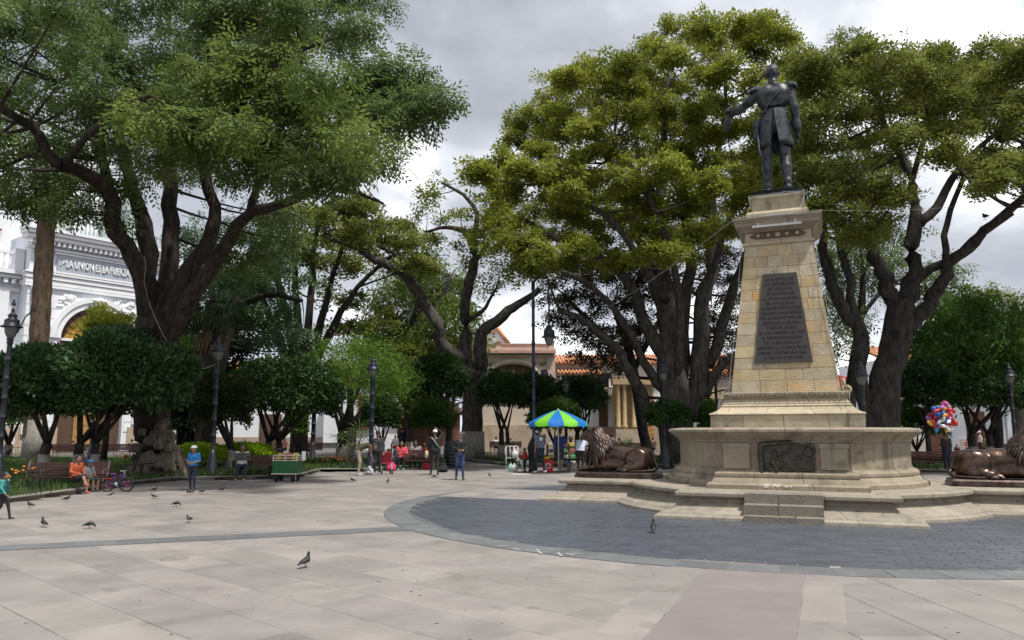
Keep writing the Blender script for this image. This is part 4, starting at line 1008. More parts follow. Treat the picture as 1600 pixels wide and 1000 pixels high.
T3 = tree('leaning_tree', 'tree with whitewashed foot and three bare spreading limbs in mid plaza', 44.0, [
 [(738, 712, 0, 18), (737, 660, 0, 16), (740, 615, 0, 15.5), (744, 580, 0, 16)],
 [(739, 597, 0, 12), (715, 562, -.5, 11), (690, 530, -1, 10), (675, 495, -1, 9), (652, 457, -1, 8.5), (640, 436, -1, 8), (610, 416, -1, 7), (580, 401, -1.5, 6), (550, 386, -1.5, 5), (515, 372, -2, 3)],
 [(641, 437, -1, 6), (637, 412, -1, 5), (620, 396, -1, 4), (595, 386, -1, 2.5)], [(560, 390, -1.5, 3.5), (575, 360, -1.5, 3), (570, 335, -1.5, 2)],
 [(742, 588, 0, 11), (727, 540, .5, 10), (733, 480, .5, 9), (737, 420, .5, 8), (735, 380, .5, 7), (724, 361, .5, 5), (695, 355, .5, 3), (665, 362, 0, 2)],
 [(735, 385, .5, 5), (745, 335, .5, 4), (722, 305, .5, 3), (690, 285, .5, 2)], [(736, 420, .5, 5), (760, 385, 0, 4), (785, 350, 0, 3)],
 [(749, 580, 0, 11), (754, 530, 0, 10), (765, 506, 0, 9), (790, 486, 0, 8), (815, 469, 0, 6), (842, 448, 0, 4)], [(733, 500, .5, 4), (760, 480, 1, 3), (775, 450, 1, 2)]],
 [dict(poly=[(655, 300), (700, 275), (745, 275), (765, 310), (790, 390), (805, 440), (775, 470), (745, 440), (715, 400), (690, 385), (665, 380), (662, 340)], sp=26, r=19, d=(-2, 2), n=4, k=10),
  dict(poly=[(480, 340), (540, 318), (600, 330), (650, 365), (640, 385), (560, 382), (490, 368)], sp=24, r=20, d=(-3, 1), n=5, k=12)],
 m_bark2, m_leaf_oli, T_TUFT, 1.6, 1.2, sub=.6, seed=11, wash=1.6)

# ---- the many-stemmed tree behind the monument
tree('rubber_tree', 'broad many stemmed tree with yellow green crown left of the obelisk', 38.0, [
 [(1060, 712, 0, 29.4), (1058, 640, 0, 25.6), (1050, 580, 0, 22.4), (1046, 520, 0, 17.9), (1040, 470, 0, 14.7), (1034, 400, 1, 10.9), (1030, 330, 1, 8.3), (1035, 250, 1, 5.8), (1040, 170, 1, 4.8), (1045, 100, 1, 2.4)],
 [(1086, 660, 0, 17.3), (1095, 560, 0, 14.1), (1105, 480, -1, 11.5), (1115, 400, -1, 9.0), (1110, 320, -1, 6.4), (1120, 240, -1, 4.8), (1135, 160, -1, 3.2)],
 [(1042, 560, 0, 12.2), (1010, 500, 0, 10.2), (985, 450, -1, 8.3), (950, 410, -2, 7.0), (905, 385, -3, 5.1), (860, 370, -4, 4.8), (820, 345, -4, 3.2)],
 [(1035, 660, 0, 10.9), (1006, 622, 0, 9.6), (985, 590, -.5, 8.3), (968, 558, -1, 7.7), (940, 528, -1.5, 6.4), (915, 503, -2, 5.1), (875, 485, -2.5, 4.0)],
 [(1040, 610, 0, 8.3), (1008, 560, 0, 7.0), (975, 505, -1, 5.8), (940, 462, -1, 4.5), (900, 432, -2, 4.0), (850, 415, -2, 2.4)],
 [(1100, 620, 0, 9.0), (1130, 570, -1, 6.4), (1168, 548, -1, 4.5)], [(1106, 570, 0, 10.2), (1140, 470, 1, 8.3), (1165, 400, 1, 6.4), (1182, 330, 1, 4.5), (1190, 250, 1, 4.0)],
 [(1052, 560, 0, 9.6), (1040, 490, .2, 9.6), (1000, 385, 1, 7.7), (970, 300, 1, 5.8), (940, 230, 0, 4.8), (900, 180, 0, 3.2)], [(1060, 620, 0, 11.5), (1070, 520, 0, 11.5), (1080, 420, 0, 9.0), (1075, 300, 0, 5.8), (1090, 200, 0, 4.8), (1130, 110, 0, 3.2)],
 [(1040, 470, 0, 5.8), (1018, 415, 1, 5.8), (985, 340, 2, 4.5), (1000, 260, 2, 4.0), (985, 150, 2, 2.4)], [(1040, 470, -1, 7.7), (1010, 420, -3, 5.8), (960, 350, -4, 4.5), (880, 300, -5, 4.0), (810, 270, -5, 2.4)],
 [(1107, 470, -1, 5.8), (1112, 430, -1.5, 5.8), (1140, 350, -3, 4.5), (1170, 290, -3, 4.0)], [(1056, 590, -.5, 6.4), (1064, 500, -1.5, 6.4), (1050, 400, -3, 5.1), (1010, 300, -4, 4.8), (960, 220, -5, 3.2)], [(1098, 560, 0, 5.1), (1110, 515, .6, 5.1), (1150, 520, 1, 4.0), (1180, 470, 2, 3.2)]],
 [dict(poly=[(738, 265), (770, 238), (800, 205), (815, 165), (860, 130), (905, 108), (950, 78), (1000, 68), (1050, 48), (1110, 32), (1165, 32), (1225, 55), (1250, 90), (1245, 160), (1225, 300), (1190, 350), (1130, 370), (1060, 395), (990, 405), (930, 415), (870, 425), (815, 420), (765, 350)], sp=30, r=33, d=(-7, 6), n=14, k=24,
       holes=((1150, 190, 10), (900, 260, 14), (1105, 160, 14), (985, 190, 12), (1000, 100, 12)))],
 m_bark2, m_leaf_yel, T_TUFT, 1.36, 1.0, sub=.58, seed=13, wob=.14)
tree('shade_tree', 'brownish tree, leaves coloured dark as in shade, under the many stemmed crown near the pink facade', 44.0, [
 [(1015, 706, 0, 9), (1000, 650, 0, 8), (985, 560, 0, 7), (960, 480, 0, 5)], [(985, 560, 0, 5), (930, 510, 0, 4), (890, 470, 0, 3)], [(990, 580, 0, 5), (1030, 500, 1, 4), (1060, 430, 1, 3)]],
 [dict(poly=[(835, 415), (900, 400), (1000, 410), (1060, 420), (1030, 500), (985, 550), (955, 590), (915, 560), (880, 510), (850, 480)], sp=23, r=27, d=(-2, 4), n=9, k=15),
  dict(poly=[(1095, 400), (1150, 380), (1180, 430), (1170, 520), (1165, 600), (1120, 580), (1100, 480)], sp=24, r=26, d=(0, 5), n=8, k=14)],
 m_bark3, leaf('brown leaf darkened as in shade', (.040, .038, .020), (.062, .055, .028), .2), T_TUFT, 1.35, 1.0, sub=.6, seed=15)  # the backlit shade under the crown is put into this leaf colour

# ---- the dark trunked tree right of the monument
tree('black_trunk_tree', 'dark trunked tree with open forking limbs right of the obelisk', 31.0, [
 [(1378, 712, 0, 30.2), (1378, 650, 0, 26.0), (1382, 605, 0, 23.5), (1394, 560, 0, 21.8), (1400, 520, 0, 21.8), (1405, 485, 0, 21.0), (1408, 462, 0, 18.5)],
 [(1360, 690, 0, 14.3), (1348, 600, 0, 11.8), (1340, 522, 0, 10.9), (1328, 490, 0, 10.1), (1308, 462, 0, 9.2), (1295, 420, .5, 8.4), (1290, 370, .5, 6.7), (1280, 310, .5, 4.2)], [(1338, 515, 0, 7.6), (1330, 440, 0, 6.7), (1315, 390, 0, 5.9), (1305, 345, 0, 3.4)],
 [(1402, 475, 0, 15.1), (1385, 437, 0, 11.8), (1365, 402, 0, 10.1), (1345, 367, 0, 8.4), (1318, 350, 0, 6.7), (1295, 320, 0, 4.2), (1270, 270, 0, 2.5)],
 [(1408, 472, 0, 16.8), (1420, 420, 0, 13.4), (1432, 370, 0, 11.8), (1435, 330, 0, 9.2), (1430, 290, 0, 7.6), (1410, 240, 0, 5.9), (1380, 190, 0, 4.2), (1370, 130, 0, 2.5)],
 [(1437, 350, 0, 8.4), (1468, 322, 0, 7.6), (1490, 280, 0, 5.9), (1520, 240, 0, 4.2), (1560, 200, 0, 3.4), (1590, 140, 0, 2.5)],
 [(1415, 515, 0, 14.3), (1448, 482, 0, 11.8), (1465, 452, -.5, 10.1), (1475, 430, -.5, 9.2), (1490, 405, -1, 8.4), (1520, 376, -1.5, 7.6), (1552, 348, -2, 6.7), (1600, 311, -3, 5.9), (1650, 278, -3, 4.2)],
 [(1435, 432, 0, 8.4), (1468, 414, -.5, 6.7), (1500, 401, -1, 6.7), (1535, 366, -1.5, 5.9), (1582, 334, -2, 3.4)], [(1478, 425, -.5, 5.9), (1478, 370, 0, 5.0), (1490, 310, 0, 4.2), (1512, 260, 0, 3.4)],
 [(1420, 300, 0, 5.0), (1440, 220, -2, 4.2), (1470, 150, -3, 2.5)], [(1500, 270, 0, 4.2), (1560, 280, -2, 3.4), (1620, 250, -3, 2.5)]],
 [dict(poly=[(1255, 95), (1295, 66), (1340, 80), (1400, 90), (1450, 82), (1500, 85), (1560, 76), (1620, 70), (1690, 120), (1690, 310), (1610, 285), (1550, 285), (1505, 265), (1455, 240), (1390, 330), (1370, 375), (1330, 380), (1290, 350), (1250, 330), (1215, 280), (1225, 170)], sp=29, r=33, d=(-6, 5), n=13, k=23,
       holes=((1400, 178, 18), (1440, 240, 26), (1490, 185, 20), (1520, 225, 18), (1350, 150, 12), (1300, 200, 13), (1340, 260, 14))),
  dict(poly=[(1500, 255), (1580, 250), (1690, 260), (1690, 325), (1600, 300), (1520, 290)], sp=34, r=30, d=(-4, 3), n=8, k=18)],
 m_bark3, m_leaf_oli, T_TUFT, 1.15, 1.0, sub=.55, seed=17, wob=.12)
tree('feathery_tree', 'light feathery tree seen through the fork right of the obelisk', 42.0, [
 [(1325, 705, 0, 9), (1330, 600, 0, 8), (1345, 500, 0, 6), (1350, 420, 0, 4)], [(1345, 500, 0, 4), (1390, 440, 0, 3)]],
 [dict(poly=[(1300, 360), (1350, 340), (1410, 350), (1420, 410), (1380, 440), (1330, 520), (1300, 560), (1285, 480)], sp=27, r=26, d=(-2, 3), n=6, k=12),
  dict(poly=[(1430, 420), (1480, 410), (1500, 440), (1440, 470)], sp=24, r=22, d=(0, 3), n=5, k=12)],
 m_bark3, m_leaf_pep, T_PIN, 1.3, 1.4, sub=.7, seed=19)
tree('drooping_tree', 'green drooping tree above the right lion near the lamp', 38.0, [
 [(1560, 722, 0, 8), (1555, 650, 0, 8), (1545, 580, 0, 7), (1530, 520, 0, 5)], [(1545, 590, 0, 5), (1590, 540, -1, 4)], [(1548, 600, 0, 5), (1500, 540, -1, 4)]],
 [dict(poly=[(1440, 500), (1480, 470), (1530, 465), (1580, 478), (1640, 470), (1660, 560), (1600, 590), (1540, 590), (1480, 590), (1440, 560)], sp=26, r=27, d=(-3, 3), n=9, k=14, flat=.8)],
 m_bark3, m_leaf_mid, T_DROOP, 1.5, 1.2, droop=.5, sub=.7, seed=21)
tree('back_tree', 'olive tree on the skyline at the right edge', 60.0, [[(1590, 690, 0, 8), (1590, 600, 0, 7), (1580, 520, 0, 4)]],
 [dict(poly=[(1480, 480), (1520, 450), (1600, 470), (1640, 480), (1640, 560), (1500, 560)], sp=24, r=24, d=(-2, 2), n=6, k=12)], m_bark3, m_leaf_oli, T_TUFT, 1.8, 1.0, sub=.8, seed=23)

tree('dark_background_tree', 'dense dark tree filling the gap behind the fan palm', 42.0, [
 [(290, 712, 0, 10), (292, 640, 0, 9), (300, 560, 0, 7), (310, 480, 0, 5)], [(295, 600, 0, 5), (340, 540, 1, 4)]],
 [dict(poly=[(270, 430), (330, 420), (380, 450), (400, 500), (385, 560), (400, 600), (360, 650), (290, 650), (265, 560)], sp=26, r=28, d=(-2, 3), n=8, k=14)],
 m_bark3, leaf('deep green leaf', (.026, .048, .018), (.040, .066, .024), .2), T_TUFT, 1.9, 1.0, sub=.7, seed=27)
# ---- clipped dome trees and shrubs
def dome_tree(label, px, py, rx, ry, Y, stems, leaf_m=m_leaf_dome, T=T_SMALL, size=1.0, n=1500, wash=.9, group='clipped dome trees', bark_m=m_bark3, ground_py=None, seed=1, name='clipped_tree', cat='tree', lump=.06, flat_bottom=-.6, inner=.25, droop=.1):
    rnd = random.Random(seed); s = mpp(Y); c = at(px, py, Y); base = Vector((c.x, Y, .05))
    root = thing(name, label, cat, base, 0, group); A, B = rx * s, ry * s
    for si, (bx, sp) in enumerate(stems):                      # stems fork up into the crown
        p0 = at(bx, HORIZON, Y); p0.z = .0; r = sp * s
        fork = Vector((p0.x + rnd.uniform(-.1, .1), Y + rnd.uniform(-.2, .2), max(.7, (c.z - B) * .62)))
        b = MB(); b.tube([p0, (p0 + fork) / 2 + Vector((rnd.uniform(-.08, .08), 0, 0)), fork], [r * 1.25, r, r * .95], 10, wob=.1); b.build('trunk', bark_m, root, origin=base)
        if wash: b = MB(); b.tube([p0, p0.lerp(fork, min(.9, wash / max(.1, fork.z)))], [r * 1.32, r * 1.16], 10); b.build('whitewash', m_lime, root, origin=base)
        for k in range(5):
            a = 2 * PI * (k + rnd.random()) / 5; e = Vector((c.x + A * .62 * math.cos(a) * .9, Y + A * .55 * math.sin(a), c.z + rnd.uniform(-.35, .25) * B))
            b = MB(); Q = bez(fork, e, Vector((0, 0, -.12)), 4); b.tube(Q, [r * .6 * (1 - .17 * i) for i in range(5)], 7); b.build('limb', bark_m, root, origin=base)
    n = int(n * .74); size *= 1.10; u = RNG.normal(0, 1, (n, 3)); u /= np.linalg.norm(u, axis=1, keepdims=True); u = u[u[:, 2] > flat_bottom]
    ph = RNG.uniform(0, 2 * PI, 6)
    bumps = 1 + lump * (np.sin(u[:, 0] * 5 + ph[0]) + np.sin(u[:, 1] * 6 + ph[1]) + np.sin(u[:, 2] * 7 + ph[2] + u[:, 0] * 4))
    rad = bumps * (1 - inner * RNG.random(len(u)) ** 2)
    P = u * rad[:, None] * np.array((A, A * .9, B)) + np.array((0, 0, c.z - base.z))
    D = u + RNG.normal(0, .45, u.shape); D[:, 2] -= droop
    Q = RNG.normal(0, 1, (n // 3, 3)); Q /= np.linalg.norm(Q, axis=1, keepdims=True); Q[:, 2] = np.abs(Q[:, 2]) * .7 - .25
    P2 = Q * RNG.uniform(.3, .85, (len(Q), 1)) * np.array((A, A * .9, B)) + np.array((0, 0, c.z - base.z))
    leaf_object('crown', [sprigs(P, D, T, size, .6), sprigs(P2, Q, T, size * 1.3, .6)], leaf_m, root)
    return root
dome_tree('broad clipped dome tree at the far left, nearest the lantern', 66, 600, 70, 54, 24.0, [(66, 8)], m_leaf_dark, T_BROAD, .95, 7500, seed=2, bark_m=m_bark1, flat_bottom=-.8, lump=.09)
dome_tree('broad clipped dome tree in front of the great trunk', 186, 588, 98, 66, 24.6, [(128, 7), (150, 6)], m_leaf_dark, T_BROAD, .95, 8500, seed=3, bark_m=m_bark1, flat_bottom=-.8, lump=.09)
dome_tree('flat dark dome tree above the green cart', 445, 612, 88, 52, 34.0, [(424, 5), (440, 5)], T=T_SMALL, size=1.55, n=6500, seed=4, lump=.03)
dome_tree('dark dome tree behind the lamp with the bird', 345, 630, 45, 46, 31.0, [(360, 6)], m_leaf_dull, T_SMALL, 1.5, 2400, seed=5, lump=.1)
dome_tree('shaggy bright green tree behind the blue lamp post', 560, 585, 92, 60, 37.0, [(545, 10), (533, 6)], m_leaf_brt, T_DROOP, .8, 2600, seed=6, lump=.1, droop=.6, bark_m=m_bark2, name='drooping_tree', group='shaggy trees')
dome_tree('small dark dome shrub behind the standing man in grey', 598, 648, 27, 26, 36.0, [(600, 3)], T=T_SMALL, size=1.6, n=1500, seed=7)
dome_tree('dark dome tree just left of the leaning trunk', 687, 592, 46, 40, 40.0, [(684, 5), (700, 4)], T=T_SMALL, size=1.6, n=3200, seed=8)
dome_tree('spiky round bush under the dome tree by the bin', 678, 652, 33, 28, 39.0, [(680, 3)], m_leaf_mid, T_LONG, .9, 700, seed=9, name='bush', cat='bush', group='bushes', wash=0)
dome_tree('dark dome tree in front of the pink facade, left one', 785, 613, 38, 32, 42.0, [(783, 4), (795, 3)], T=T_SMALL, size=1.7, n=2600, seed=10)
dome_tree('dark dome tree behind the tall lamp post', 840, 615, 32, 30, 43.5, [(838, 4)], T=T_SMALL, size=1.7, n=2200, seed=11)
dome_tree('dark dome tree right of the umbrella top', 905, 620, 40, 32, 43.0, [(902, 4), (915, 3)], T=T_SMALL, size=1.7, n=2600, seed=12)
dome_tree('mid green bush just above the umbrella', 868, 652, 40, 26, 40.0, [(868, 3)], m_leaf_mid, T_SMALL, 1.7, 1600, seed=13, name='bush', cat='bush', group='bushes', wash=0)
dome_tree('dark round shrub at the foot of the many stemmed tree', 1045, 648, 34, 20, 34.5, [(1046, 3)], T=T_SMALL, size=1.5, n=1500, seed=14, name='bush', cat='bush', group='bushes', wash=0)
dome_tree('small green plant left of the obelisk plinth', 1108, 652, 15, 24, 36.0, [(1108, 2)], m_leaf_mid, T_SMALL, 1.4, 700, seed=15, name='bush', cat='bush', group='bushes', wash=0)
dome_tree('dark leafy shrub behind the balloons', 1445, 600, 42, 36, 36.0, [(1450, 4)], m_leaf_dark, T_BROAD, 1.0, 2600, seed=16, name='bush', cat='bush', group='bushes', wash=0, lump=.1)
dome_tree('pale flowering shrub between the dark trunk and the balloons', 1435, 655, 38, 38, 37.0, [(1432, 3)], m_leaf_mid, T_BROAD, .9, 2000, seed=17, name='bush', cat='bush', group='bushes', wash=0, lump=.12)
dome_tree('dark dome tree behind the right lion', 1540, 612, 72, 36, 37.0, [(1520, 6), (1545, 5)], T=T_SMALL, size=1.6, n=3800, seed=18)
dome_tree('yellow green shrub behind the left dome trees', 170, 516, 40, 34, 38.0, [(165, 4)], m_leaf_yel, T_TUFT, 1.2, 1300, seed=19, name='bush', cat='bush', group='bushes', wash=0, lump=.14)
dome_tree('yellow green shrub in shade right of the great trunk', 292, 575, 40, 45, 36.0, [(290, 4)], m_leaf_mid, T_TUFT, 1.2, 1500, seed=20, name='bush', cat='bush', group='bushes', wash=0, lump=.14)
dome_tree('dark tall shrub behind the fan palm trunk', 300, 640, 40, 55, 33.5, [(283, 8), (318, 6)], T=T_SMALL, size=1.5, n=2600, seed=21, name='bush', cat='bush', group='bushes', lump=.1)
dome_tree('small green bush in front of the white wall behind the cart', 462, 660, 18, 26, 44.0, [(462, 2)], m_leaf_mid, T_SMALL, 1.5, 700, seed=22, name='bush', cat='bush', group='bushes', wash=0)
dome_tree('green tree far left behind the dome trees', 15, 640, 40, 38, 45.0, [(10, 5)], m_leaf_mid, T_SMALL, 1.9, 1800, seed=23, name='bush', cat='bush', group='bushes')
dome_tree('pale green shrub at the foot of the black trunk', 1300, 650, 30, 30, 37.0, [(1300, 3)], m_leaf_mid, T_SMALL, 1.5, 1200, seed=24, name='bush', cat='bush', group='bushes', wash=0)
dome_tree('dark shrub filling the gap behind the leaning limb', 640, 575, 62, 50, 52.0, [(640, 6)], m_leaf_oli, T_SMALL, 2.2, 2600, seed=25, name='bush', cat='bush', group='bushes', lump=.1)
# lime green clipped hedge
def hedge(label, px, py, rx, ry, Y, seed):
    return dome_tree(label, px, py, rx, ry, Y, [], m_leaf_lime, T_SMALL, 1.1, 3600, seed=seed, name='clipped_hedge', cat='hedge', group='lime hedges', lump=.01, flat_bottom=-.5)
hedge('lime green clipped hedge behind the boy in blue', 312, 712, 46, 17, 31.0, 31)
hedge('lime green clipped hedge behind the seated man with the paper', 382, 708, 42, 14, 32.5, 32)

# ---- palms
def palm_trunk(root, p0, p1, r0, r1, mt, base, wob=.05):
    b = MB(); n = 26; P, R = [], []
    for i in range(n + 1):
        t = i / n; P.append(p0.lerp(p1, t)); R.append((r0 + (r1 - r0) * t) * (1.05 if i % 2 else .98))
    b.tube(P, R, 14, wob=wob); b.build('trunk', mt, root, origin=base)
p0, p1 = at(52, 700, 40.0), at(74, 318, 40.0); p0.z = 0
palm = thing('palm_tree', 'tall ringed palm trunk in front of the white building', 'palm', p0)
palm_trunk(palm, p0, p1, .50, .42, bark('ringed palm bark', (.060, .042, .029), (.11, .08, .056), 5), p0)
b = MB(); b.tube([p0, p0 + Vector((.03, 0, 2.2))], [.56, .50], 14); b.build('whitewash', m_lime, palm, origin=p0)
def fan_leaves(root, c, base, n, L, mt, el0, el1, stem=True, seed=1, name='frond', nl=16):
    rnd = random.Random(seed)
    for k in range(n):
        a = 2 * PI * k / n + rnd.uniform(-.3, .3); e = rnd.uniform(el0, el1); d = Vector((math.cos(a) * math.cos(e), math.sin(a) * math.cos(e), math.sin(e)))
        q = c + d * L * .45; side = d.cross(Vector((0, 0, 1))).normalized(); up = side.cross(d); b = MB()
        b.tube([c, q], [.02, .012], 4)
        for j in range(nl):
            w = -1.45 + 2.9 * j / (nl - 1); dd = (d * math.cos(w) + side * math.sin(w)).normalized(); ll = L * .62 * (.7 + .3 * math.cos(w)); tip = q + dd * ll + Vector((0, 0, -.28 * ll * rnd.uniform(.6, 1.4)))
            mid = q + dd * ll * .5; wv = dd.cross(up).normalized() * .028
            b.add([q, mid + wv, tip, mid - wv], [(0, 1, 2, 3)])
        b.build(name, mt, root, origin=base)
p0, p1 = at(316, 735, 33.0), at(334, 470, 33.0); p0.z = 0
fp = thing('fan_palm', 'fan palm with brown dead skirt behind the lamp with the bird', 'palm', p0)
palm_trunk(fp, p0, p1, .38, .34, m_bark3, p0, .1)
fan_leaves(fp, p1 + Vector((0, 0, .15)), p0, 26, 2.0, m_leaf_dark, -.5, 1.2, seed=4)
fan_leaves(fp, p1 + Vector((0, 0, -.35)), p0, 16, 1.8, leaf('lower palm leaf', (.05, .075, .025), (.08, .10, .035)), -1.0, -.2, seed=5)  # lower fronds in a duller, yellower green
fan_leaves(fp, p1 + Vector((0, 0, -.8)), p0, 20, 1.5, m_leaf_dead, -1.5, -1.0, seed=6, name='dead_frond', nl=10)
fan_leaves(palm, at(74, 318, 40.0) + Vector((0, 0, .3)), at(52, 700, 40.0) * 1.0 - Vector((0, 0, at(52, 700, 40.0).z)), 22, 2.6, m_leaf_dark, -.7, 1.2, seed=7)
c = at(560, 690, 35.0); yb = Vector((c.x, c.y, .05)); yu = thing('yucca', 'low spiky pale palm behind the bending person', 'plant', yb)
fan_leaves(yu, yb + Vector((0, 0, .9)), yb, 14, 1.6, leaf('pale spiky leaf', (.10, .14, .05), (.16, .2, .09)), .1, 1.3, seed=8, nl=9)
# ================================================================== buildings
m_wh = mat('white limewashed wall', (.74, .75, .78), .8, .06, .8, coords='World', bump=.1, bscale=20, stain=((.55, .55, .56), .6, .66))
m_wh2 = mat('bluish white stucco', (.70, .73, .78), .8, .06, 1.2, coords='World')
m_grey = mat('grey frieze paint', (.36, .39, .45), .8, .06, 2, coords='World')
m_let = mat('white raised letter', (.78, .79, .80), .7, .03, 2)
m_green = mat('weathered green stone', (.36, .42, .40), .85, .2, 3, coords='World')
m_dado = mat('tan stone dado', (.40, .32, .24), .85, .15, 1.5, coords='World', rnd=.08)
m_door = mat('ochre panelled door', (.36, .20, .07), .6, .2, 4)
m_dark = mat('dark window glass', (.02, .022, .025), .15, .2, 4)
m_pink = mat('pink cornice paint', (.52, .31, .26), .8, .10, 1.2, coords='World')
m_cream = mat('cream stucco', (.56, .48, .39), .85, .08, 1.0, coords='World', stain=((.40, .33, .27), .8, .62))
m_pinkw = mat('pale pink stucco', (.55, .41, .35), .85, .08, 1.0, coords='World')
m_tile = mat('clay roof tile', (.42, .17, .085), .85, .3, 2.5, coords='World', col2=(.52, .25, .13), bump=.2)
m_ochre = mat('ochre stone', (.42, .31, .17), .85, .15, 2, coords='World')
m_wood = mat('brown timber', (.09, .05, .03), .7, .3, 5)
m_brick = mat('red brown kiosk wall', (.17, .075, .05), .85, .15, 3, coords='World')
m_white_tr = mat('white trim', (.70, .68, .65), .7, .05, 2)

def bwall(root, name, poly, y0, y1, mt, parent=None): return MB().plate(poly, y0, y1).build(name, mt, parent or root)
def bbox(root, name, x0, x1, y0, y1, z0, z1, mt, parent=None):
    b = MB(); b.box(((x0 + x1) / 2, (y0 + y1) / 2, (z0 + z1) / 2), (x1 - x0, y1 - y0, z1 - z0)); return b.build(name, mt, parent or root)
def tiles_roof(root, x0, x1, ya, za, yb, zb, mt=m_tile, pitch=.3, parent=None):
    b = MB(); b.add([(x0, ya, za - .02), (x1, ya, za - .02), (x1, yb, zb - .02), (x0, yb, zb - .02), (x0, ya, za - .16), (x1, ya, za - .16), (x1, yb, zb - .16), (x0, yb, zb - .16)], [(0, 1, 2, 3), (4, 7, 6, 5), (0, 4, 5, 1)])
    n = int((x1 - x0) / pitch)
    for i in range(n + 1):
        x = x0 + i * pitch; b.tube([(x, ya - .08, za), (x, yb, zb)], pitch * .33, 6)
    return b.build('roof_tiles', mt, parent or root, kind='stuff')
def window(root, x0, x1, z0, z1, y, frame_m=m_white_tr, arch=False, mull=1, rows=2):
    w = MB(); w.box(((x0 + x1) / 2, y, (z0 + z1) / 2), (x1 - x0 + .24, .12, z1 - z0 + .24)); w = w.build('window', frame_m, root)
    nx = mull + 1
    for i in range(nx):
        for j in range(rows):
            a0, a1 = x0 + (x1 - x0) * i / nx + .03, x0 + (x1 - x0) * (i + 1) / nx - .03; c0, c1 = z0 + (z1 - z0) * j / rows + .03, z0 + (z1 - z0) * (j + 1) / rows - .03
            b = MB(); b.box(((a0 + a1) / 2, y - .055, (c0 + c1) / 2), (a1 - a0, .05, c1 - c0)); b.build('pane', m_dark, w)
    b = MB(); b.box(((x0 + x1) / 2, y - .1, z0 - .17), (x1 - x0 + .4, .25, .1)); b.build('sill', frame_m, w)
    return w
def balusters(root, x0, x1, y, z0, z1, mt, step=.32, name='balustrade'):
    r = bbox(root, name, x0, x1, y - .12, y + .12, z1 - .14, z1, mt); b = MB(); n = int((x1 - x0) / step)
    for i in range(n):
        x = x0 + (i + .5) * (x1 - x0) / n; h = z1 - .14 - z0; b.lathe([(.05, 0), (.09, .05 * h), (.10, .35 * h), (.05, .6 * h), (.05, .8 * h), (.08, .95 * h), (.08, h)], (x, y, z0), 8)
    b.build('balusters', mt, r, kind='stuff'); return r
def ring_plate(x, z, r0, r1, a0, a1, y0, y1, n=24):
    b = MB(); V = []; 
    for y in (y0, y1):
        for r in (r0, r1):
            for i in range(n + 1): a = a0 + (a1 - a0) * i / n; V.append((x + r * math.cos(a), y, z + r * math.sin(a)))
    m = n + 1; Fs = []
    for i in range(n):
        Fs += [(i, i + 1, m + i + 1, m + i), (2 * m + i, 3 * m + i, 3 * m + i + 1, 2 * m + i + 1), (i, 2 * m + i, 2 * m + i + 1, i + 1), (m + i, m + i + 1, 3 * m + i + 1, 3 * m + i)]
    Fs += [(0, m, 3 * m, 2 * m), (n, 2 * m + n, 3 * m + n, m + n)]
    return b.add(V, Fs)

# ---- white palace on the left, its front receding to the right
PB = at(130, 674, 62.0); PB.z = 0; BA = math.radians(52.3)
pal = thing('palace', 'white neoclassical palace with lettered frieze and round arched stained window', 'building', PB, BA)
ax, az, ar = .35, 8.9, 2.65
arch = [(ax + ar * math.cos(a), az + ar * math.sin(a)) for a in np.linspace(PI, 0, 25)]
wallp = [(-4.9, 0), (ax - ar, 0)] + arch + [(ax + ar, 0), (6.2, 0), (6.2, 17.0), (-4.9, 17.0)]
b = MB(); V = [(p[0], y, p[1]) for y in (0, .6) for p in wallp]; n = len(wallp)
b.add(V, [tuple(range(n)), tuple(range(n, 2 * n))[::-1]] + [(i, n + i, n + (i + 1) % n, (i + 1) % n) for i in range(n)]); b.build('wall', m_wh2, pal)
bbox(pal, 'back_mass', -4.6, 6.2, 1.2, 14, 0, 16.8, m_wh2); bbox(pal, 'side_wall', -4.88, -4.6, .6, 9, 0, 17, m_wh2)
ring_plate(ax, az, ar + .02, ar + .45, 0, PI, -.18, .1).build('arch_moulding', m_wh, pal)
ring_plate(ax, az, ar + .47, ar + .85, 0, PI, -.30, .05).build('arch_moulding', m_wh, pal)
solid('keystone', [((ax, -.3, az + ar + .35), .24, (ax, -.42, az + ar + .6), .30, 0), ((ax - .4, -.3, az + ar + .65), .16, (ax + .4, -.3, az + ar + .65), .16, 0), ((ax - .2, -.4, az + ar + .25), .12, (ax + .25, -.35, az + ar + .1), .1, 0)], m_wh, .08, .1, pal)
lun = bbox(pal, 'lunette', ax - ar, ax + ar, .45, .52, 0, az, m_wood)
ring_plate(ax, az, .02, ar, 0, PI, .47, .54).build('lunette_back', m_wood, pal)
cols = {'red': mat('red stained pane', (.12, .02, .025), .3, .3, 3), 'yel': mat('amber stained pane', (.42, .24, .04), .3, .2, 3), 'grn': mat('green stained pane', (.03, .10, .09), .3, .2, 3), 'dk': mat('purple stained pane', (.06, .025, .03), .3, .2, 3)}
for k in range(12):
    a0, a1 = PI * k / 12 + .02, PI * (k + 1) / 12 - .02
    for ri, (r0, r1) in enumerate(((.15, .85), (.9, 1.75), (1.8, 2.2), (2.25, 2.6))):
        cn = 'red' if ri == 3 and k % 2 else 'dk' if ri == 3 else 'yel' if k > 6 and ri < 3 else 'grn' if (k < 3 and ri < 2) else 'red' if k % 3 else 'yel'
        ring_plate(ax, az, r0, r1, a0, a1, .40, .46, 5).build('pane', cols[cn], lun)
for i in range(4): bbox(pal, 'mullion', ax - 1.6 + i * 1.07 - .05, ax - 1.6 + i * 1.07 + .05, .36, .46, 3.4, az, m_wood, lun)
bbox(pal, 'transom', ax - ar, ax + ar, .34, .44, az - .12, az + .08, m_wh, lun)
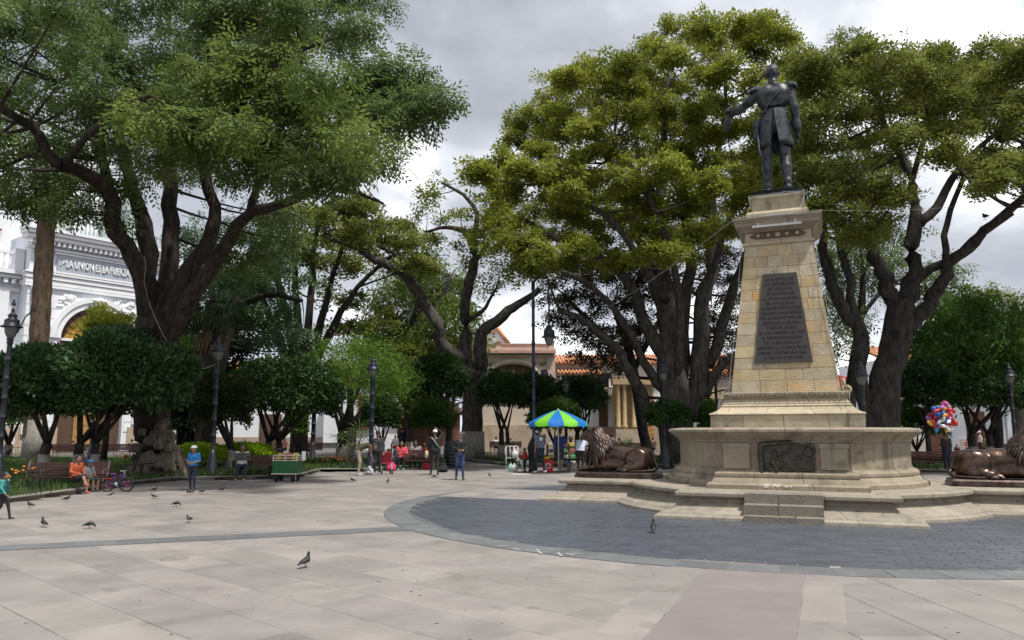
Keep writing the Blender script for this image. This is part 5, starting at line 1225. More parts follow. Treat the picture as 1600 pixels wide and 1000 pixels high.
# entablature
for z0, z1, pr, mt, nm in ((12.75, 12.95, .22, m_wh, 'architrave'), (13.0, 13.35, .16, m_wh, 'architrave'), (13.4, 13.72, .24, m_wh, 'architrave'), (13.78, 13.92, .34, m_wh, 'moulding'), (15.72, 15.9, .30, m_wh, 'moulding'), (16.42, 16.72, .75, m_wh, 'cornice'), (16.76, 17.02, .98, m_wh, 'cornice'), (17.05, 17.3, 1.12, m_wh, 'cornice')):
    bbox(pal, nm, -5.05 - pr * .6, 6.3, -pr, .4, z0, z1, mt)
fz = bbox(pal, 'frieze_panel', -3.0, 5.4, -.20, .2, 14.15, 15.5, m_grey)
for z0, z1 in ((14.0, 14.13), (15.52, 15.66)): bbox(pal, 'panel_frame', -3.2, 5.5, -.27, .2, z0, z1, m_wh)
bbox(pal, 'panel_frame', -4.65, -3.45, -.24, .2, 14.1, 15.55, m_wh); bbox(pal, 'panel', -4.45, -3.65, -.27, .1, 14.3, 15.35, m_grey)
me = text_mesh('lettering', 'LA UNION ES LA FUERZA', .86, .05, m_let, width=5.0); o = link_obj('lettering', me, fz); o.location = (.1, -.26, 14.83); o.rotation_euler = (PI / 2, 0, 0)
b = MB()
for i in range(6): b.tube([(-2.75 + i * .07, -.22, 14.72 + i * .05), (-2.68 + i * .07, -.24, 14.88 + i * .05 + (.1 if i % 2 else -.14))], [.05, .02], 5)
b.tube([(-2.85, -.22, 14.6), (-2.3, -.22, 15.1)], .025, 5); b.build('olive_branch', m_let, fz)
b = MB()
for i in range(29): b.box((-5.2 + i * .4, -.45, 16.22), (.2, .5, .30))
b.build('dentils', m_wh, pal, kind='stuff')
for x in (-1.95, 2.6):                                    # carved spandrels
    P = [E_((x + random.uniform(-.75, .75), -.02, 11.9 + random.uniform(-.5, .6)), (random.uniform(.12, .25), .12, random.uniform(.1, .2))) for _ in range(22)]
    solid('spandrel_carving', P, m_wh, .07, .04, pal)
for x in (-4.1, 5.2):                                     # pilasters with leafy capitals
    pil = bbox(pal, 'pilaster', x - .48, x + .48, -.35, .2, 1.4, 11.3, m_wh)
    P = [((x - .5, -.3, 11.35), .12, (x + .5, -.3, 11.35), .12, 0), E_((x, -.2, 11.9), (.5, .3, .55))] + [E_((x - .5 + .2 * (i % 6), -.45 - .05 * (i // 6), 11.55 + .33 * (i // 6)), (.12, .12, .22)) for i in range(18)]
    solid('capital', P, m_wh, .06, .05, pal); bbox(pal, 'abacus', x - .66, x + .66, -.55, .2, 12.45, 12.72, m_wh)
for i in range(15): bbox(pal, 'quoin', -4.93, -4.62, -.06, .5, 1.5 + i * .82, 2.25 + i * .82, m_wh)
for i, x in enumerate((-2.75, 3.5)):
    for j in range(13): bbox(pal, 'course_stone', x - .35, x + .22, -.05, .2, 1.6 + j * .8, 2.33 + j * .8, m_wh)
# roof balustrade, pedestals, urns
for x0, x1 in ((-3.9, 0), (1.4, 5.6)): balusters(pal, x0, x1, -.2, 17.35, 18.55, m_green)
for x in (-4.6, .7, 6.0):
    pd = bbox(pal, 'pedestal', x - .65, x + .65, -.7, .4, 17.32, 18.9, m_wh if x < 0 else m_green)
    b = MB(); b.lathe([(.25, 0), (.3, .1), (.16, .3), (.42, .75), (.5, 1.0), (.3, 1.15), (.12, 1.4), (.02, 1.6)], (x, -.15, 18.9), 12); b.build('urn', m_green, pd)
bbox(pal, 'attic_tower', -3.2, -1.4, 2.0, 4.0, 17, 23, mat('pale green tower', (.50, .58, .48), .8, .1, 1)); bbox(pal, 'attic_tower', 3.4, 5.0, 3.0, 5.0, 17, 22.5, m_green)
# left wing
bbox(pal, 'wing_wall', -18, -4.9, 1.6, 12, 0, 14.2, m_wh2)
for z0, z1, pr in ((12.35, 12.6, .2), (13.35, 13.6, .5), (13.65, 13.95, .8)): bbox(pal, 'wing_cornice', -18, -4.95, 1.6 - pr, 1.7, z0, z1, m_wh)
b = MB()
for i in range(24): b.box((-17.6 + i * .55, 1.3, 13.12), (.28, .5, .34))
b.build('wing_dentils', m_wh, pal, kind='stuff')
balusters(pal, -18, -5.6, 1.4, 14.2, 15.4, m_wh, .4); bbox(pal, 'wing_pedestal', -5.6, -4.95, 1.0, 1.8, 14.0, 15.7, m_wh)
mr = mat('red brown rail', (.32, .10, .06), .8, .2, 2); balusters(pal, -14, -6.0, 3.2, 16.4, 17.5, mr, .3)
bbox(pal, 'wing_parapet', -14, -5.2, 3.4, 3.9, 14.2, 18.2, m_wh)
for x in (-7.6, -13): window(pal, x - .7, x + .7, 8.3, 10.9, 1.62, m_wh); bbox(pal, 'window_hood', x - 1.2, x + 1.2, 1.2, 1.7, 11.5, 11.8, m_wh)
for x in (-6.0, -9.4): bbox(pal, 'wing_pilaster', x - .35, x + .35, 1.3, 1.7, 1.5, 12.3, m_wh)
# ground floor in view below the trees
for i in range(9): bbox(pal, 'dado_stone', -6 + i * 1.35, -6 + i * 1.35 + 1.33, -.14, .3, 0, 1.95 + (.01 if i % 2 else 0), m_dado) if not (ax - ar - .3 < -6 + i * 1.35 + .67 < ax + ar + .3) else None
dr = bbox(pal, 'door', ax - 1.0, ax + 1.0, .30, .42, 0, 4.0, m_door)
for i in range(2):
    for j in range(4): bbox(pal, 'door_panel', ax - .86 + i * .92, ax - .06 + i * .92, .26, .33, .25 + j * .92, 1.0 + j * .92, m_door, dr)
for x in (4.3,):
    pn = bbox(pal, 'ornament_panel', x - .55, x + .55, -.2, .1, 2.2, 5.6, m_wh)
    for j in range(3): ring_plate(x, 2.8 + j * .95, .18, .32, 0, 2 * PI, -.27, -.18, 16).build('ring_ornament', m_grey, pn)

# ---- long low white houses beyond the dome trees
o0 = at(500, 674, 72.0); o0.z = 0
wh = thing('white_house', 'low white house with dark windows beyond the green cart', 'building', o0)
bbox(wh, 'wall', -22, 8.2, 0, 8, 0, 6.6, m_wh); tiles_roof(wh, -22, 8.4, -.5, 6.7, 4, 8.3)
bbox(wh, 'cornice', -22, 8.4, -.25, .1, 4.6, 4.9, m_wh2); bbox(wh, 'dado', -22, 8.3, -.06, .2, 0, 1.1, m_dado)
for x0, x1, z0, z1 in ((-2.6, -1.2, 2.55, 3.25), (1.2, 2.2, 2.55, 3.3), (-12, -11, 2.3, 3.4), (5, 6.2, 2.4, 3.5)): window(wh, x0, x1, z0, z1, -.02, m_wh2, rows=1)
dd = bbox(wh, 'door', -5.6, -3.6, -.1, .1, 0, 3.2, m_wood)
for x in (-5.1, -4.1): bbox(wh, 'door_leaf', x - .42, x + .42, -.14, -.06, .1, 3.0, m_wood, dd)
tw_ = thing('turret', 'small white domed turret over the low roofs', 'turret', at(443, 574, 78.0) * 1.0)
b = MB(); b.lathe([(1.2, -7.8), (1.2, 0), (1.35, .05), (1.35, .2), (1.0, .6), (.6, 1.0), (.5, 1.2), (.55, 1.3), (.3, 1.6), (.02, 1.75)], (0, 0, 0), 14); b.build('drum', m_wh, tw_)
b = MB(); b.tube([(.9, 0, .5), (.9, 0, 2.2)], .03, 5); b.build('mast', m_galv, tw_)
g0 = at(630, 674, 68.0); g0.z = 0
gh = thing('gabled_house', 'white gabled house with dark red window behind the lamp post', 'building', g0)
bbox(gh, 'wall', -7, 1.8, 0, 6, 0, 5.8, m_wh); MB().plate([(-3.4, 5.8), (1.8, 5.8), (-.8, 8.3)], 0, .3).build('gable', m_wh, gh)
tiles_roof(gh, -7, 2.0, -.3, 5.9, 3, 7.2); window(gh, -3.9, -3.1, 2.0, 4.6, -.02, mat('red window frame', (.25, .04, .04), .6, .1)); window(gh, -1.5, -.4, 2.4, 4.0, -.02)
for i in range(4): bbox(gh, 'string_course', -7, 1.85, -.05, .02, 4.2 + i * .4, 4.24 + i * .4, m_wh2)
# red-brown kiosk
k0 = at(672, 674, 55.0); k0.z = 0
ki = thing('kiosk', 'red brown kiosk with pyramid roof behind the spiky bush', 'kiosk', k0)
bbox(ki, 'wall', -2.0, 2.0, -1.8, 1.8, 0, 2.9, m_brick)
b = MB(); b.add([(-2.4, -2.2, 2.95), (2.4, -2.2, 2.95), (2.4, 2.2, 2.95), (-2.4, 2.2, 2.95), (0, 0, 4.9), (-2.4, -2.2, 2.8), (2.4, -2.2, 2.8), (2.4, 2.2, 2.8), (-2.4, 2.2, 2.8)], [(0, 1, 4), (1, 2, 4), (2, 3, 4), (3, 0, 4), (0, 5, 6, 1), (1, 6, 7, 2), (2, 7, 8, 3), (3, 8, 5, 0), (5, 8, 7, 6)]); b.build('roof', mat('dark tile roof', (.10, .05, .04), .8, .2, 3), ki)
for x in (-1.9, 0, 1.9): bbox(ki, 'pier', x - .15, x + .15, -1.92, -1.78, 0, 2.75, m_brick)
bbox(ki, 'cornice', -2.15, 2.15, -1.98, -1.8, 2.5, 2.78, m_brick)

# ---- pink and cream facade
f0 = at(803, 674, 62.0); f0.z = 0; s_ = mpp(62.0)
def fx(px): return (px - 803) * s_ * .99
def fz_(py): return 1.62 + (674 - py) * s_ * .99
pf = thing('pink_facade', 'cream facade with pink cornice and wide arched brown window', 'building', f0)
aw, azz = 1.0 * fx(803 + 18), fz_(583); R = 1.75
archp = [(R * math.cos(a) * 1.0, azz + .75 * math.sin(a)) for a in np.linspace(PI, 0, 15)]
zb_ = fz_(628)
poly = [(fx(735), zb_), (-R, zb_)] + archp + [(R, zb_), (fx(868), zb_), (fx(868), fz_(552)), (fx(735), fz_(552))]
MB().plate(poly[::-1], 0, .5).build('wall', m_cream, pf); bbox(pf, 'lower_wall', fx(735), fx(868), 0, .5, 0, zb_ - .004, m_cream); bbox(pf, 'back_mass', fx(735), fx(868), 1.2, 9, 0, fz_(552) - .1, m_cream)
bbox(pf, 'pink_pilaster', fx(856), fx(868) + .02, -.12, .3, 0, fz_(556), m_pinkw); bbox(pf, 'pink_pilaster', fx(742), fx(748), -.12, .3, 0, fz_(556), m_pinkw)
bbox(pf, 'cornice', fx(734), fx(869), -.55, .2, fz_(552), fz_(547.5), m_pink); bbox(pf, 'cornice', fx(734), fx(869), -.4, .2, fz_(547.2), fz_(544.5), m_pinkw); bbox(pf, 'moulding', fx(735), fx(868.3), -.2, .2, fz_(557), fz_(555.5), m_cream)
bbox(pf, 'parapet', fx(735), fx(866), 0, .4, fz_(544.5), fz_(537.5), m_pinkw); bbox(pf, 'parapet_coping', fx(735), fx(867), -.08, .48, fz_(537.5), fz_(536), m_pink)
for px in (778, 863): bbox(pf, 'parapet_pier', fx(px - 4), fx(px + 4), -.1, .5, fz_(544), fz_(534), m_pinkw); bbox(pf, 'pier_cap', fx(px - 5), fx(px + 5), -.2, .6, fz_(534), fz_(532), m_pink)
aw_ = MB().plate(([(-R, 0)] + archp + [(R, 0)])[::-1], .35, .42).build('arched_window', m_wood, pf)
for i in range(5): bbox(pf, 'mullion', -1.5 + i * .75 - .05, -1.5 + i * .75 + .05, .27, .36, zb_, azz + .6 - .12 * abs(i - 2) ** 2 * .6, mat('window timber', (.20, .11, .05), .6, .2), aw_)
for i in range(4):
    for j in range(2): bbox(pf, 'pane', -1.42 + i * .75, -.82 + i * .75, .31, .345, 3.0 + j * 1.0, 3.9 + j * 1.0, m_dark, aw_)
b = MB(); pr_ = [(R * 1.06 * math.cos(a), azz + .95 * math.sin(a) + .05) for a in np.linspace(PI, 0, 15)]; b.tube([(p[0], -.05, p[1]) for p in pr_], .16, 6); b.build('arch_moulding', mat('white arch trim', (.58, .52, .44), .8, .06), pf)
for px in (764, 848):
    x = fx(px); nn = MB().plate([(x - .55, fz_(606)), (x + .55, fz_(606)), (x + .55, fz_(580)), (x + .3, fz_(575)), (x - .3, fz_(575)), (x - .55, fz_(580))], -.08, .1).build('niche_frame', mat('white arch trim', (.58, .52, .44), .8, .06), pf)
    MB().plate([(x - .36, fz_(604)), (x + .36, fz_(604)), (x + .36, fz_(583)), (x + .18, fz_(579)), (x - .18, fz_(579)), (x - .36, fz_(583))], -.1, -.02).build('niche', m_cream, nn)
    for k in range(3): ring_plate(fx(px) - .7 + k * .7, fz_(566), .16, .26, PI, 2 * PI, -.07, .02, 10).build('swag', m_wood, pf)
for i in range(9): bbox(pf, 'dado_stone', fx(735) + i * .78, fx(735) + i * .78 + .77, -.16, .2, 0, fz_(664), m_dado) 
# white gable behind
q0 = at(768, 674, 76.0); q0.z = 0; qs = mpp(76)
wg = thing('white_gable', 'white gable end with red tile verge behind the pink parapet', 'building', q0)
MB().plate([(-40 * qs, 0), (26 * qs, 0), (26 * qs, 1.62 + 136 * qs), (5 * qs, 1.62 + 164 * qs), (-40 * qs, 1.62 + 150 * qs)], 0, .4).build('wall', m_wh, wg)
b = MB(); b.tube([(5 * qs, -.1, 1.62 + 165 * qs), (27 * qs, -.1, 1.62 + 136 * qs)], .22, 6); b.build('verge', m_tile, wg); tiles_roof(wg, -12 * qs, 5 * qs, -.2, 1.62 + 155 * qs, 5, 1.62 + 172 * qs)
bbox(wg, 'slit_window', 2 * qs, 4 * qs, -.05, .1, 1.62 + 150 * qs, 1.62 + 155 * qs, m_dark)
# ---- white house with tiled roof and balconies, right of the pink facade
h0 = at(868, 674, 64.0); h0.z = 0; hs = mpp(64.0)
def hx(px): return (px - 868) * hs * .99
def hz(py): return 1.62 + (674 - py) * hs * .99
th = thing('tiled_house', 'long white house with clay tile roof, awnings and wooden balconies', 'building', h0)
bbox(th, 'wall', hx(868.5), hx(1250), 0, 8, 0, hz(566), m_wh); tiles_roof(th, hx(869), hx(1250), -.7, hz(567), 4.5, hz(546), pitch=.32)
bbox(th, 'upper_band', hx(870), hx(1250), -.1, .05, hz(577), hz(570), m_wh2); tiles_roof(th, hx(872), hx(938), -1.5, hz(584), 0, hz(577), pitch=.3); tiles_roof(th, hx(1088), hx(1160), -1.5, hz(584), 0, hz(577), pitch=.3)
for px in (876, 908, 1092, 1150): b = MB(); b.tube([(hx(px), -1.35, hz(584)), (hx(px), -1.35, hz(618))], .06, 6); b.build('awning_post', m_white_tr, th)
for x0, x1, y0, y1 in ((884, 905, 612, 590), (935, 955, 608, 585), (1095, 1110, 610, 588), (1180, 1195, 610, 588)): window(th, hx(x0), hx(x1), hz(y0), hz(y1), -.03, m_wood, rows=2)
for x0, x1 in ((930, 960), (1085, 1150)):
    bl_ = bbox(th, 'balcony', hx(x0), hx(x1), -1.3, 0, hz(624), hz(620), m_ochre); bbox(th, 'balcony_rail', hx(x0), hx(x1), -1.3, -1.2, hz(609), hz(607), m_ochre, bl_)
    for i in range(9): bbox(th, 'baluster', hx(x0 + (x1 - x0) * (i + .2) / 9), hx(x0 + (x1 - x0) * (i + .75) / 9), -1.28, -1.22, hz(620), hz(609), m_ochre, bl_)
for x0, x1 in ((936, 950), (1100, 1112)): bbox(th, 'doorway', hx(x0), hx(x1), -.08, .1, 0, hz(630), m_wood)
for i in range(14): bbox(th, 'dado_stone', hx(869) + i * .83 + .01, hx(869) + i * .83 + .82, -.2, .2, 0, hz(667), m_dado)
bbox(th, 'white_pier', hx(952), hx(975), -.3, 0, hz(667), hz(592), m_wh); bbox(th, 'white_pier', hx(1060), hx(1084), -.3, 0, 0, hz(592), m_wh)
pt = thing('stone_portal', 'ochre stone portal with paired columns behind the left lion', 'portal', at(992, 674, 62.4) * 1.0); pt.location.z = 0
for i, dx in enumerate((-1.35, -.85, -.1, .4)):
    b = MB(); b.lathe([(.24, 0), (.24, .2), (.18, .3), (.17, 3.2), (.24, 3.35), (.24, 3.5)], (dx, -.3, 1.85), 12); b.build('column', m_ochre, pt)
bbox(pt, 'plinth', -1.6, .75, -.6, .6, 0, 1.8, m_dado); bbox(pt, 'wall', -1.6, 1.6, 0, .8, 1.8, 5.9, m_ochre); bbox(pt, 'entablature', -1.75, 1.75, -.6, .9, 5.35, 5.95, m_ochre); bbox(pt, 'door', .8, 1.55, -.1, .2, 0, 4.4, m_door)
for j in range(5):
    for i in range(2): b = MB(); b.ball((1.0 + i * .35, -.12, .6 + j * .8), (.06, .05, .06), 6, 4); b.build('door_stud', m_wood, pt)
# ---- right hand houses
r0 = at(1500, 674, 62.0); r0.z = 0; rs = mpp(62.0)
rh = thing('corner_house', 'white house with iron balcony and brown doors at the right', 'building', r0)
bbox(rh, 'wall', -115 * rs, 260 * rs, 0, 8, 0, 7.4, m_wh); tiles_roof(rh, -116 * rs, 260 * rs, -.6, 7.4, 4, 8.8)
bl_ = bbox(rh, 'balcony', -102 * rs, -60 * rs, -1.1, 0, 3.95, 4.3, m_ochre); bbox(rh, 'handrail', -102 * rs, -60 * rs, -1.1, -1.03, 5.2, 5.27, m_wood, bl_)
b = MB()
for i in range(18): b.tube([(-102 * rs + i * .123, -1.06, 4.3), (-102 * rs + i * .123, -1.06, 5.2)], .02, 4)
b.build('railing_bars', m_wood, bl_, kind='stuff')
for x in (-86, 40, 130): window(rh, x * rs - .5, x * rs + .5, 4.4, 6.4, -.02, m_wood)
for x in (25, 100, -40): bbox(rh, 'door', x * rs - .75, x * rs + .75, -.08, .1, 0, 3.2, m_brick)
for x in (-10, 62, 78, 92): bbox(rh, 'pilaster', x * rs - .3, x * rs + .3, -.15, .1, 0, 4.0, m_wh2)
bbox(rh, 'dado', -115 * rs, 260 * rs, -.05, .05, 0, 1.0, m_cream)
aw0 = at(1318, 600, 52.0)
ra = thing('red_awning', 'red fabric awning between the obelisk and the dark trunk', 'awning', (aw0.x, aw0.y, 0))
b = MB(); b.add([(-1.6, 0, 5.7), (1.35, 0, 4.95), (1.35, -.02, 4.6), (-1.6, -.02, 4.55), (-1.6, 2.2, 6.0), (1.35, 2.2, 5.4)], [(0, 3, 2, 1), (0, 1, 5, 4)]); b.build('canopy', mat('red awning cloth', (.42, .03, .045), .8, .15, 3), ra)
for x in (-1.5, 1.25): b = MB(); b.tube([(x, .05, 0), (x, .05, 4.9)], .04, 6); b.build('post', m_galv, ra)
# far terrain of low roofs closing the plaza behind the trees
for px, Y, w, h, lab in ((300, 80, 22, 4.2, 'plain white house wall behind the great trunk'), (-40, 84, 30, 8, 'plain white house at the far left behind the palms')):
    c = at(px, 674, Y); d = thing('white_house', lab, 'building', (c.x, c.y, 0)); bbox(d, 'wall', -w / 2, w / 2, 0, 6, 0, h, m_wh); bbox(d, 'dado', -w / 2, w / 2, -.1, .1, 0, 1.6, m_dado); tiles_roof(d, -w / 2, w / 2, -.4, h + .1, 3, h + 1.6)
    for i in range(4): window(d, -w / 2 + 3 + i * 6, -w / 2 + 4.2 + i * 6, 2.6, 4.6, -.02, m_wh2)
# ================================================================== street furniture
m_iron = mat('dark lamp iron', (.030, .034, .042), .45, .3, 8, metal=.4, bump=.1)
m_navy = mat('navy lamp paint', (.018, .024, .045), .4, .25, 8, metal=.2)
m_glass = mat('lamp glass', (.26, .27, .26), .25, .1, 4, translucent=.5)
m_fence = mat('black iron fence', (.020, .020, .020), .55, .3, 10, metal=.3)
m_slat = mat('dark red bench slat', (.085, .030, .024), .6, .3, 9, rnd=.12)
m_cast = mat('grey cast iron', (.16, .16, .16), .6, .25, 8, metal=.3)

def lamp(label, px, brim_py, Y, w=.62, paint=m_iron, post_r=.075, thick=False, group='street lamps'):
    top = at(px, brim_py, Y); h = top.z; r = thing('street_lamp', label, 'street lamp', (top.x, Y, 0), 0, group)
    b = MB(); b.lathe([(.20, 0), (.20, .12), (.16, .16), (.17, .5), (.13, .56), (.14, .75), (.10, .85), (post_r, 1.0)], (0, 0, 0), 14); b.build('base', paint, r)
    prof = [(post_r, 1.0)]; z = 1.0
    while z < h - .75:
        prof += [(post_r * .95, z + .02), (post_r * .9, z + .42), (post_r * 1.18, z + .45), (post_r * 1.18, z + .49), (post_r * .92, z + .52)]; z += .55
    prof += [(post_r * .8, h - .5), (post_r * 1.3, h - .46), (post_r * .7, h - .40), (post_r * 1.5, h - .34)]
    b = MB(); b.lathe(prof, (0, 0, 0), 12); b.build('post', paint, r)
    b = MB(); b.lathe([(.05, h - .35), (.10, h - .30), (.16, h - .16), (.18, h - .02), (.18, h)], (0, 0, 0), 14); b.build('glass_bowl', m_glass, r)
    b = MB(); k = w / .72; b.lathe([(.33 * k, h - .01), (.335 * k, h + .015), (.24 * k, h + .05), (.225 * k, h + .17), (.235 * k, h + .19), (.12 * k, h + .26), (.13 * k, h + .32), (.15 * k, h + .34), (.06, h + .40), (.04, h + .44), (.055, h + .48), (.01, h + .56)], (0, 0, 0), 16); b.build('hood', paint, r)
    return r
lampL = lamp('dark street lamp at the left edge with a pigeon on its hood', 18, 511, 22.0)
lamp('dark street lamp in front of the fan palm', 341, 549, 27.2)
lamp('navy street lamp behind the standing man in grey', 583, 577, 31.5, paint=m_navy, post_r=.10)
lamp('small street lamp just right of the tall lamp post', 884, 603, 41.0, group='far street lamps')
lamp('street lamp at the foot of the many stemmed tree', 1036, 583, 34.0, group='far street lamps')
lamp('street lamp close left of the obelisk', 1118, 590, 38.0, group='far street lamps')
lamp('street lamp against the black trunk', 1346, 588, 28.0, group='far street lamps')
lamp('street lamp above the right lion', 1577, 588, 33.0, group='far street lamps')
lamp('street lamp hidden by the left dome trees', 153, 560, 36.0, paint=m_navy, group='far street lamps')
lamp('old lamp standard with stepped base beyond the flower bed', 492, 610, 42.0, post_r=.13, group='far street lamps')
# tall mast with a hanging lantern
tp = at(833, 440, 33.0); mast = thing('lamp_mast', 'tall dark mast with a lantern hung from its arm above the umbrella', 'street lamp', (tp.x, 33.0, 0)); h = tp.z
b = MB(); prof = [(.16, 0), (.16, .5), (.11, .6)]
for i in range(9): z = .7 + i * (h - .9) / 9; prof += [(.068, z), (.064, z + .6), (.085, z + .64), (.085, z + .7)]
b.lathe(prof + [(.07, h)], (0, 0, 0), 12); b.build('post', m_navy, mast)
lt = at(858, 527, 33.0); dx = lt.x - tp.x; lz = lt.z
b = MB(); b.tube([(0, 0, h - .1), (dx * .4, 0, h + .25), (dx, 0, h + .1), (dx, 0, lz + .55)], .035, 7); b.build('arm', m_navy, mast)
b = MB(); b.lathe([(.34, lz - .01), (.35, lz + .02), (.25, lz + .06), (.23, lz + .25), (.25, lz + .28), (.12, lz + .36), (.15, lz + .45), (.05, lz + .55)], (dx, 0, 0), 16); b.build('hood', m_iron, mast)
b = MB(); b.lathe([(.04, lz - .36), (.10, lz - .33), (.18, lz - .2), (.22, lz - .03), (.22, lz)], (dx, 0, 0), 14); b.build('glass_bowl', m_glass, mast)
fl = at(844, 586, 33.0); b = MB(); b.lathe([(.02, 0), (.17, .05), (.19, .22), (.12, .3)], (0, 0, 0), 12); b.xf(Matrix.Translation((fl.x - tp.x + .05, 0, fl.z)) @ Matrix.Rotation(1.1, 4, 'Y')); b.build('floodlight', m_iron, mast)
b = MB(); b.tube([(0, 0, fl.z), (fl.x - tp.x + .1, 0, fl.z)], .03, 6); b.build('bracket', m_iron, mast)

# ---- low fences along the beds
def fence(label, pts, hgt=.52, step=.13, inset=.32):
    P = strip_poly([p.copy() for p in pts], inset); base = P[0].copy(); base.z = .09
    r = thing('bed_fence', label, 'fence', base, 0, 'low iron bed fences'); pk = MB(); 
    for i in range(len(P) - 1):
        a, c = P[i].copy(), P[i + 1].copy(); L = (c - a).length; n = max(1, int(L / step))
        rl = MB()
        for z in (.14, hgt - .08): rl.tube([a + Vector((0, 0, .09 + z)), c + Vector((0, 0, .09 + z))], .012, 5)
        rl.build('rail', m_fence, r, origin=base)
        ps = MB(); ps.tube([a + Vector((0, 0, .05)), a + Vector((0, 0, .12 + hgt))], .022, 6); ps.ball(a + Vector((0, 0, .14 + hgt)), .03, 6, 4); ps.build('post', m_fence, r, origin=base)
        for k in range(n):
            q = a.lerp(c, (k + .5) / n); pk.tube([q + Vector((0, 0, .05)), q + Vector((0, 0, .09 + hgt * (1 if k % 2 else .86)))], [.009, .006], 4, caps=False, smooth=False)
    pk.build('pickets', m_fence, r, origin=base, kind='stuff')
fence('low black picket fence round the left bed', K1[:7], .55, inset=1.0)
fence('low black picket fence before the flower bed in the middle', K1[7:], .5)
fence('low black picket fence of the bed behind the monument', K2, .5)
bk = [gp(0, 722), gp(60, 722), gp(140, 722), gp(200, 721)]
fence('second picket fence behind the left bench', bk, .75, .16, 0)

# ---- flowers
def flowers(label, pts, n, col, seed, name='flower_bed', spread=.5, h=.32):
    rnd = random.Random(seed); c0 = pts[0].copy(); c0.z = .09; r = thing(name, label, 'flowers', c0); L = MB(); H = MB()
    for k in range(n):
        i = rnd.randrange(len(pts) - 1); q = pts[i].lerp(pts[i + 1], rnd.random()) + Vector((rnd.uniform(-spread, spread), rnd.uniform(0, spread * 2), .09)); z = h * rnd.uniform(.6, 1.2)
        L.tube([q, q + Vector((rnd.uniform(-.05, .05), 0, z))], .006, 3, caps=False)
        for m in range(3): a = rnd.uniform(0, 6.28); t = q + Vector((0, 0, z * (.2 + .25 * m))); e = t + Vector((math.cos(a) * .13, math.sin(a) * .13, .05)); w = Vector((-math.sin(a), math.cos(a), 0)) * .03; L.add([t, (t + e) / 2 + w, e, (t + e) / 2 - w], [(0, 1, 2, 3)])
        if rnd.random() < .45: H.ball(q + Vector((0, 0, z)), (.045, .045, .03), 6, 4)
    L.build('leaves', m_leaf_mid, r, origin=c0, kind='stuff'); H.build('blossoms', mat('blossom ' + label[:8], col, .6, .3, 20), r, origin=c0, kind='stuff')
flowers('orange flowers at the left edge beside the bench', [gp(2, 772), gp(26, 770)], 26, (.55, .20, .02), 1, spread=.3, h=.5)
flowers('red and orange flowers behind the green cart', [gp(495, 731), gp(545, 731)], 130, (.45, .12, .04), 2, spread=.7)
flowers('low pink flowers left of the leaning trunk', [gp(740, 716), gp(770, 719)], 60, (.35, .12, .12), 3, spread=.6, h=.25)
sf = gp(193, 748); r = thing('sunflower', 'yellow flower head above the child bicycle', 'flower', (sf.x, sf.y, .09)); b = MB(); b.tube([(0, 0, 0), (.02, 0, .60)], .01, 5); b.build('stem', m_leaf_mid, r)
b = MB(); b.ball((.02, 0, .66), (.11, .07, .09), 10, 6); b.build('petals', mat('yellow petal', (.55, .40, .03), .6, .3, 12), r); b = MB(); b.ball((.02, -.06, .66), (.045, .03, .045), 8, 5); b.build('eye', m_wood, r)

# ---- benches
def bench(label, c, rz, L=1.8, k=1.0, group='park benches'):
    r = thing('park_bench', label, 'bench', c, rz, group)                     # front is -y
    for i in range(5): b = MB(); b.box((0, -.22 + i * .095, .44 * k), (L, .075, .032)); b.build('seat_slat', m_slat, r)
    for i in range(5): b = MB(); b.box((0, .235 + i * .032, (.54 + i * .085) * k), (L, .03, .07 * k), rx=-.25); b.build('back_slat', m_slat, r)
    for sx in (-1, 1):
        x = sx * (L / 2 - .06); b = MB(); b.tube([(x, -.26, 0), (x, -.22, .22 * k), (x, -.24, .43 * k), (x, .18, .42 * k), (x, .26, .62 * k), (x, .36, .93 * k), (x, .41, .97 * k)], .024, 6)
        b.tube([(x, .30, 0), (x, .2, .2 * k), (x, .18, .42 * k)], .024, 6); b.tube([(x, .27, .66 * k), (x, .0, .67 * k), (x, -.22, .63 * k), (x, -.27, .56 * k), (x, -.22, .52 * k), (x, -.2, .43 * k)], .02, 6); b.build('cast_end', m_cast, r)
    return r
bn1 = gp(100, 766); bench('dark red bench with the woman in orange, left edge', bn1, math.radians(14), 2.15, .82)
bn2 = gp(415, 747); bench('dark red bench between the newspaper reader and the green cart', bn2, math.radians(4), 2.1, .85)
bn3 = gp(642, 734); bench('bench in the middle with two seated women in pink and white', bn3, math.radians(-6), 2.2, .9)
bn4 = gp(1445, 737); bench('empty bench behind the monument near the balloon seller', bn4, math.radians(170), 2.2, .9)
for px, py, rz, lab in ((115, 717, 180, 'bench seen from behind with the person in white'), (180, 716, 180, 'bench far left beside the parked bicycle'), (985, 712, 175, 'dark bench behind the left lion'), (790, 708, 178, 'bench far behind the white wire rack'), (500, 712, 180, 'bench far behind the flower bed with a dark seated group'), (1570, 716, 178, 'bench behind the head of the right lion')):
    bench(lab, gp(px, py), math.radians(rz), 2.4, .95, 'far benches')

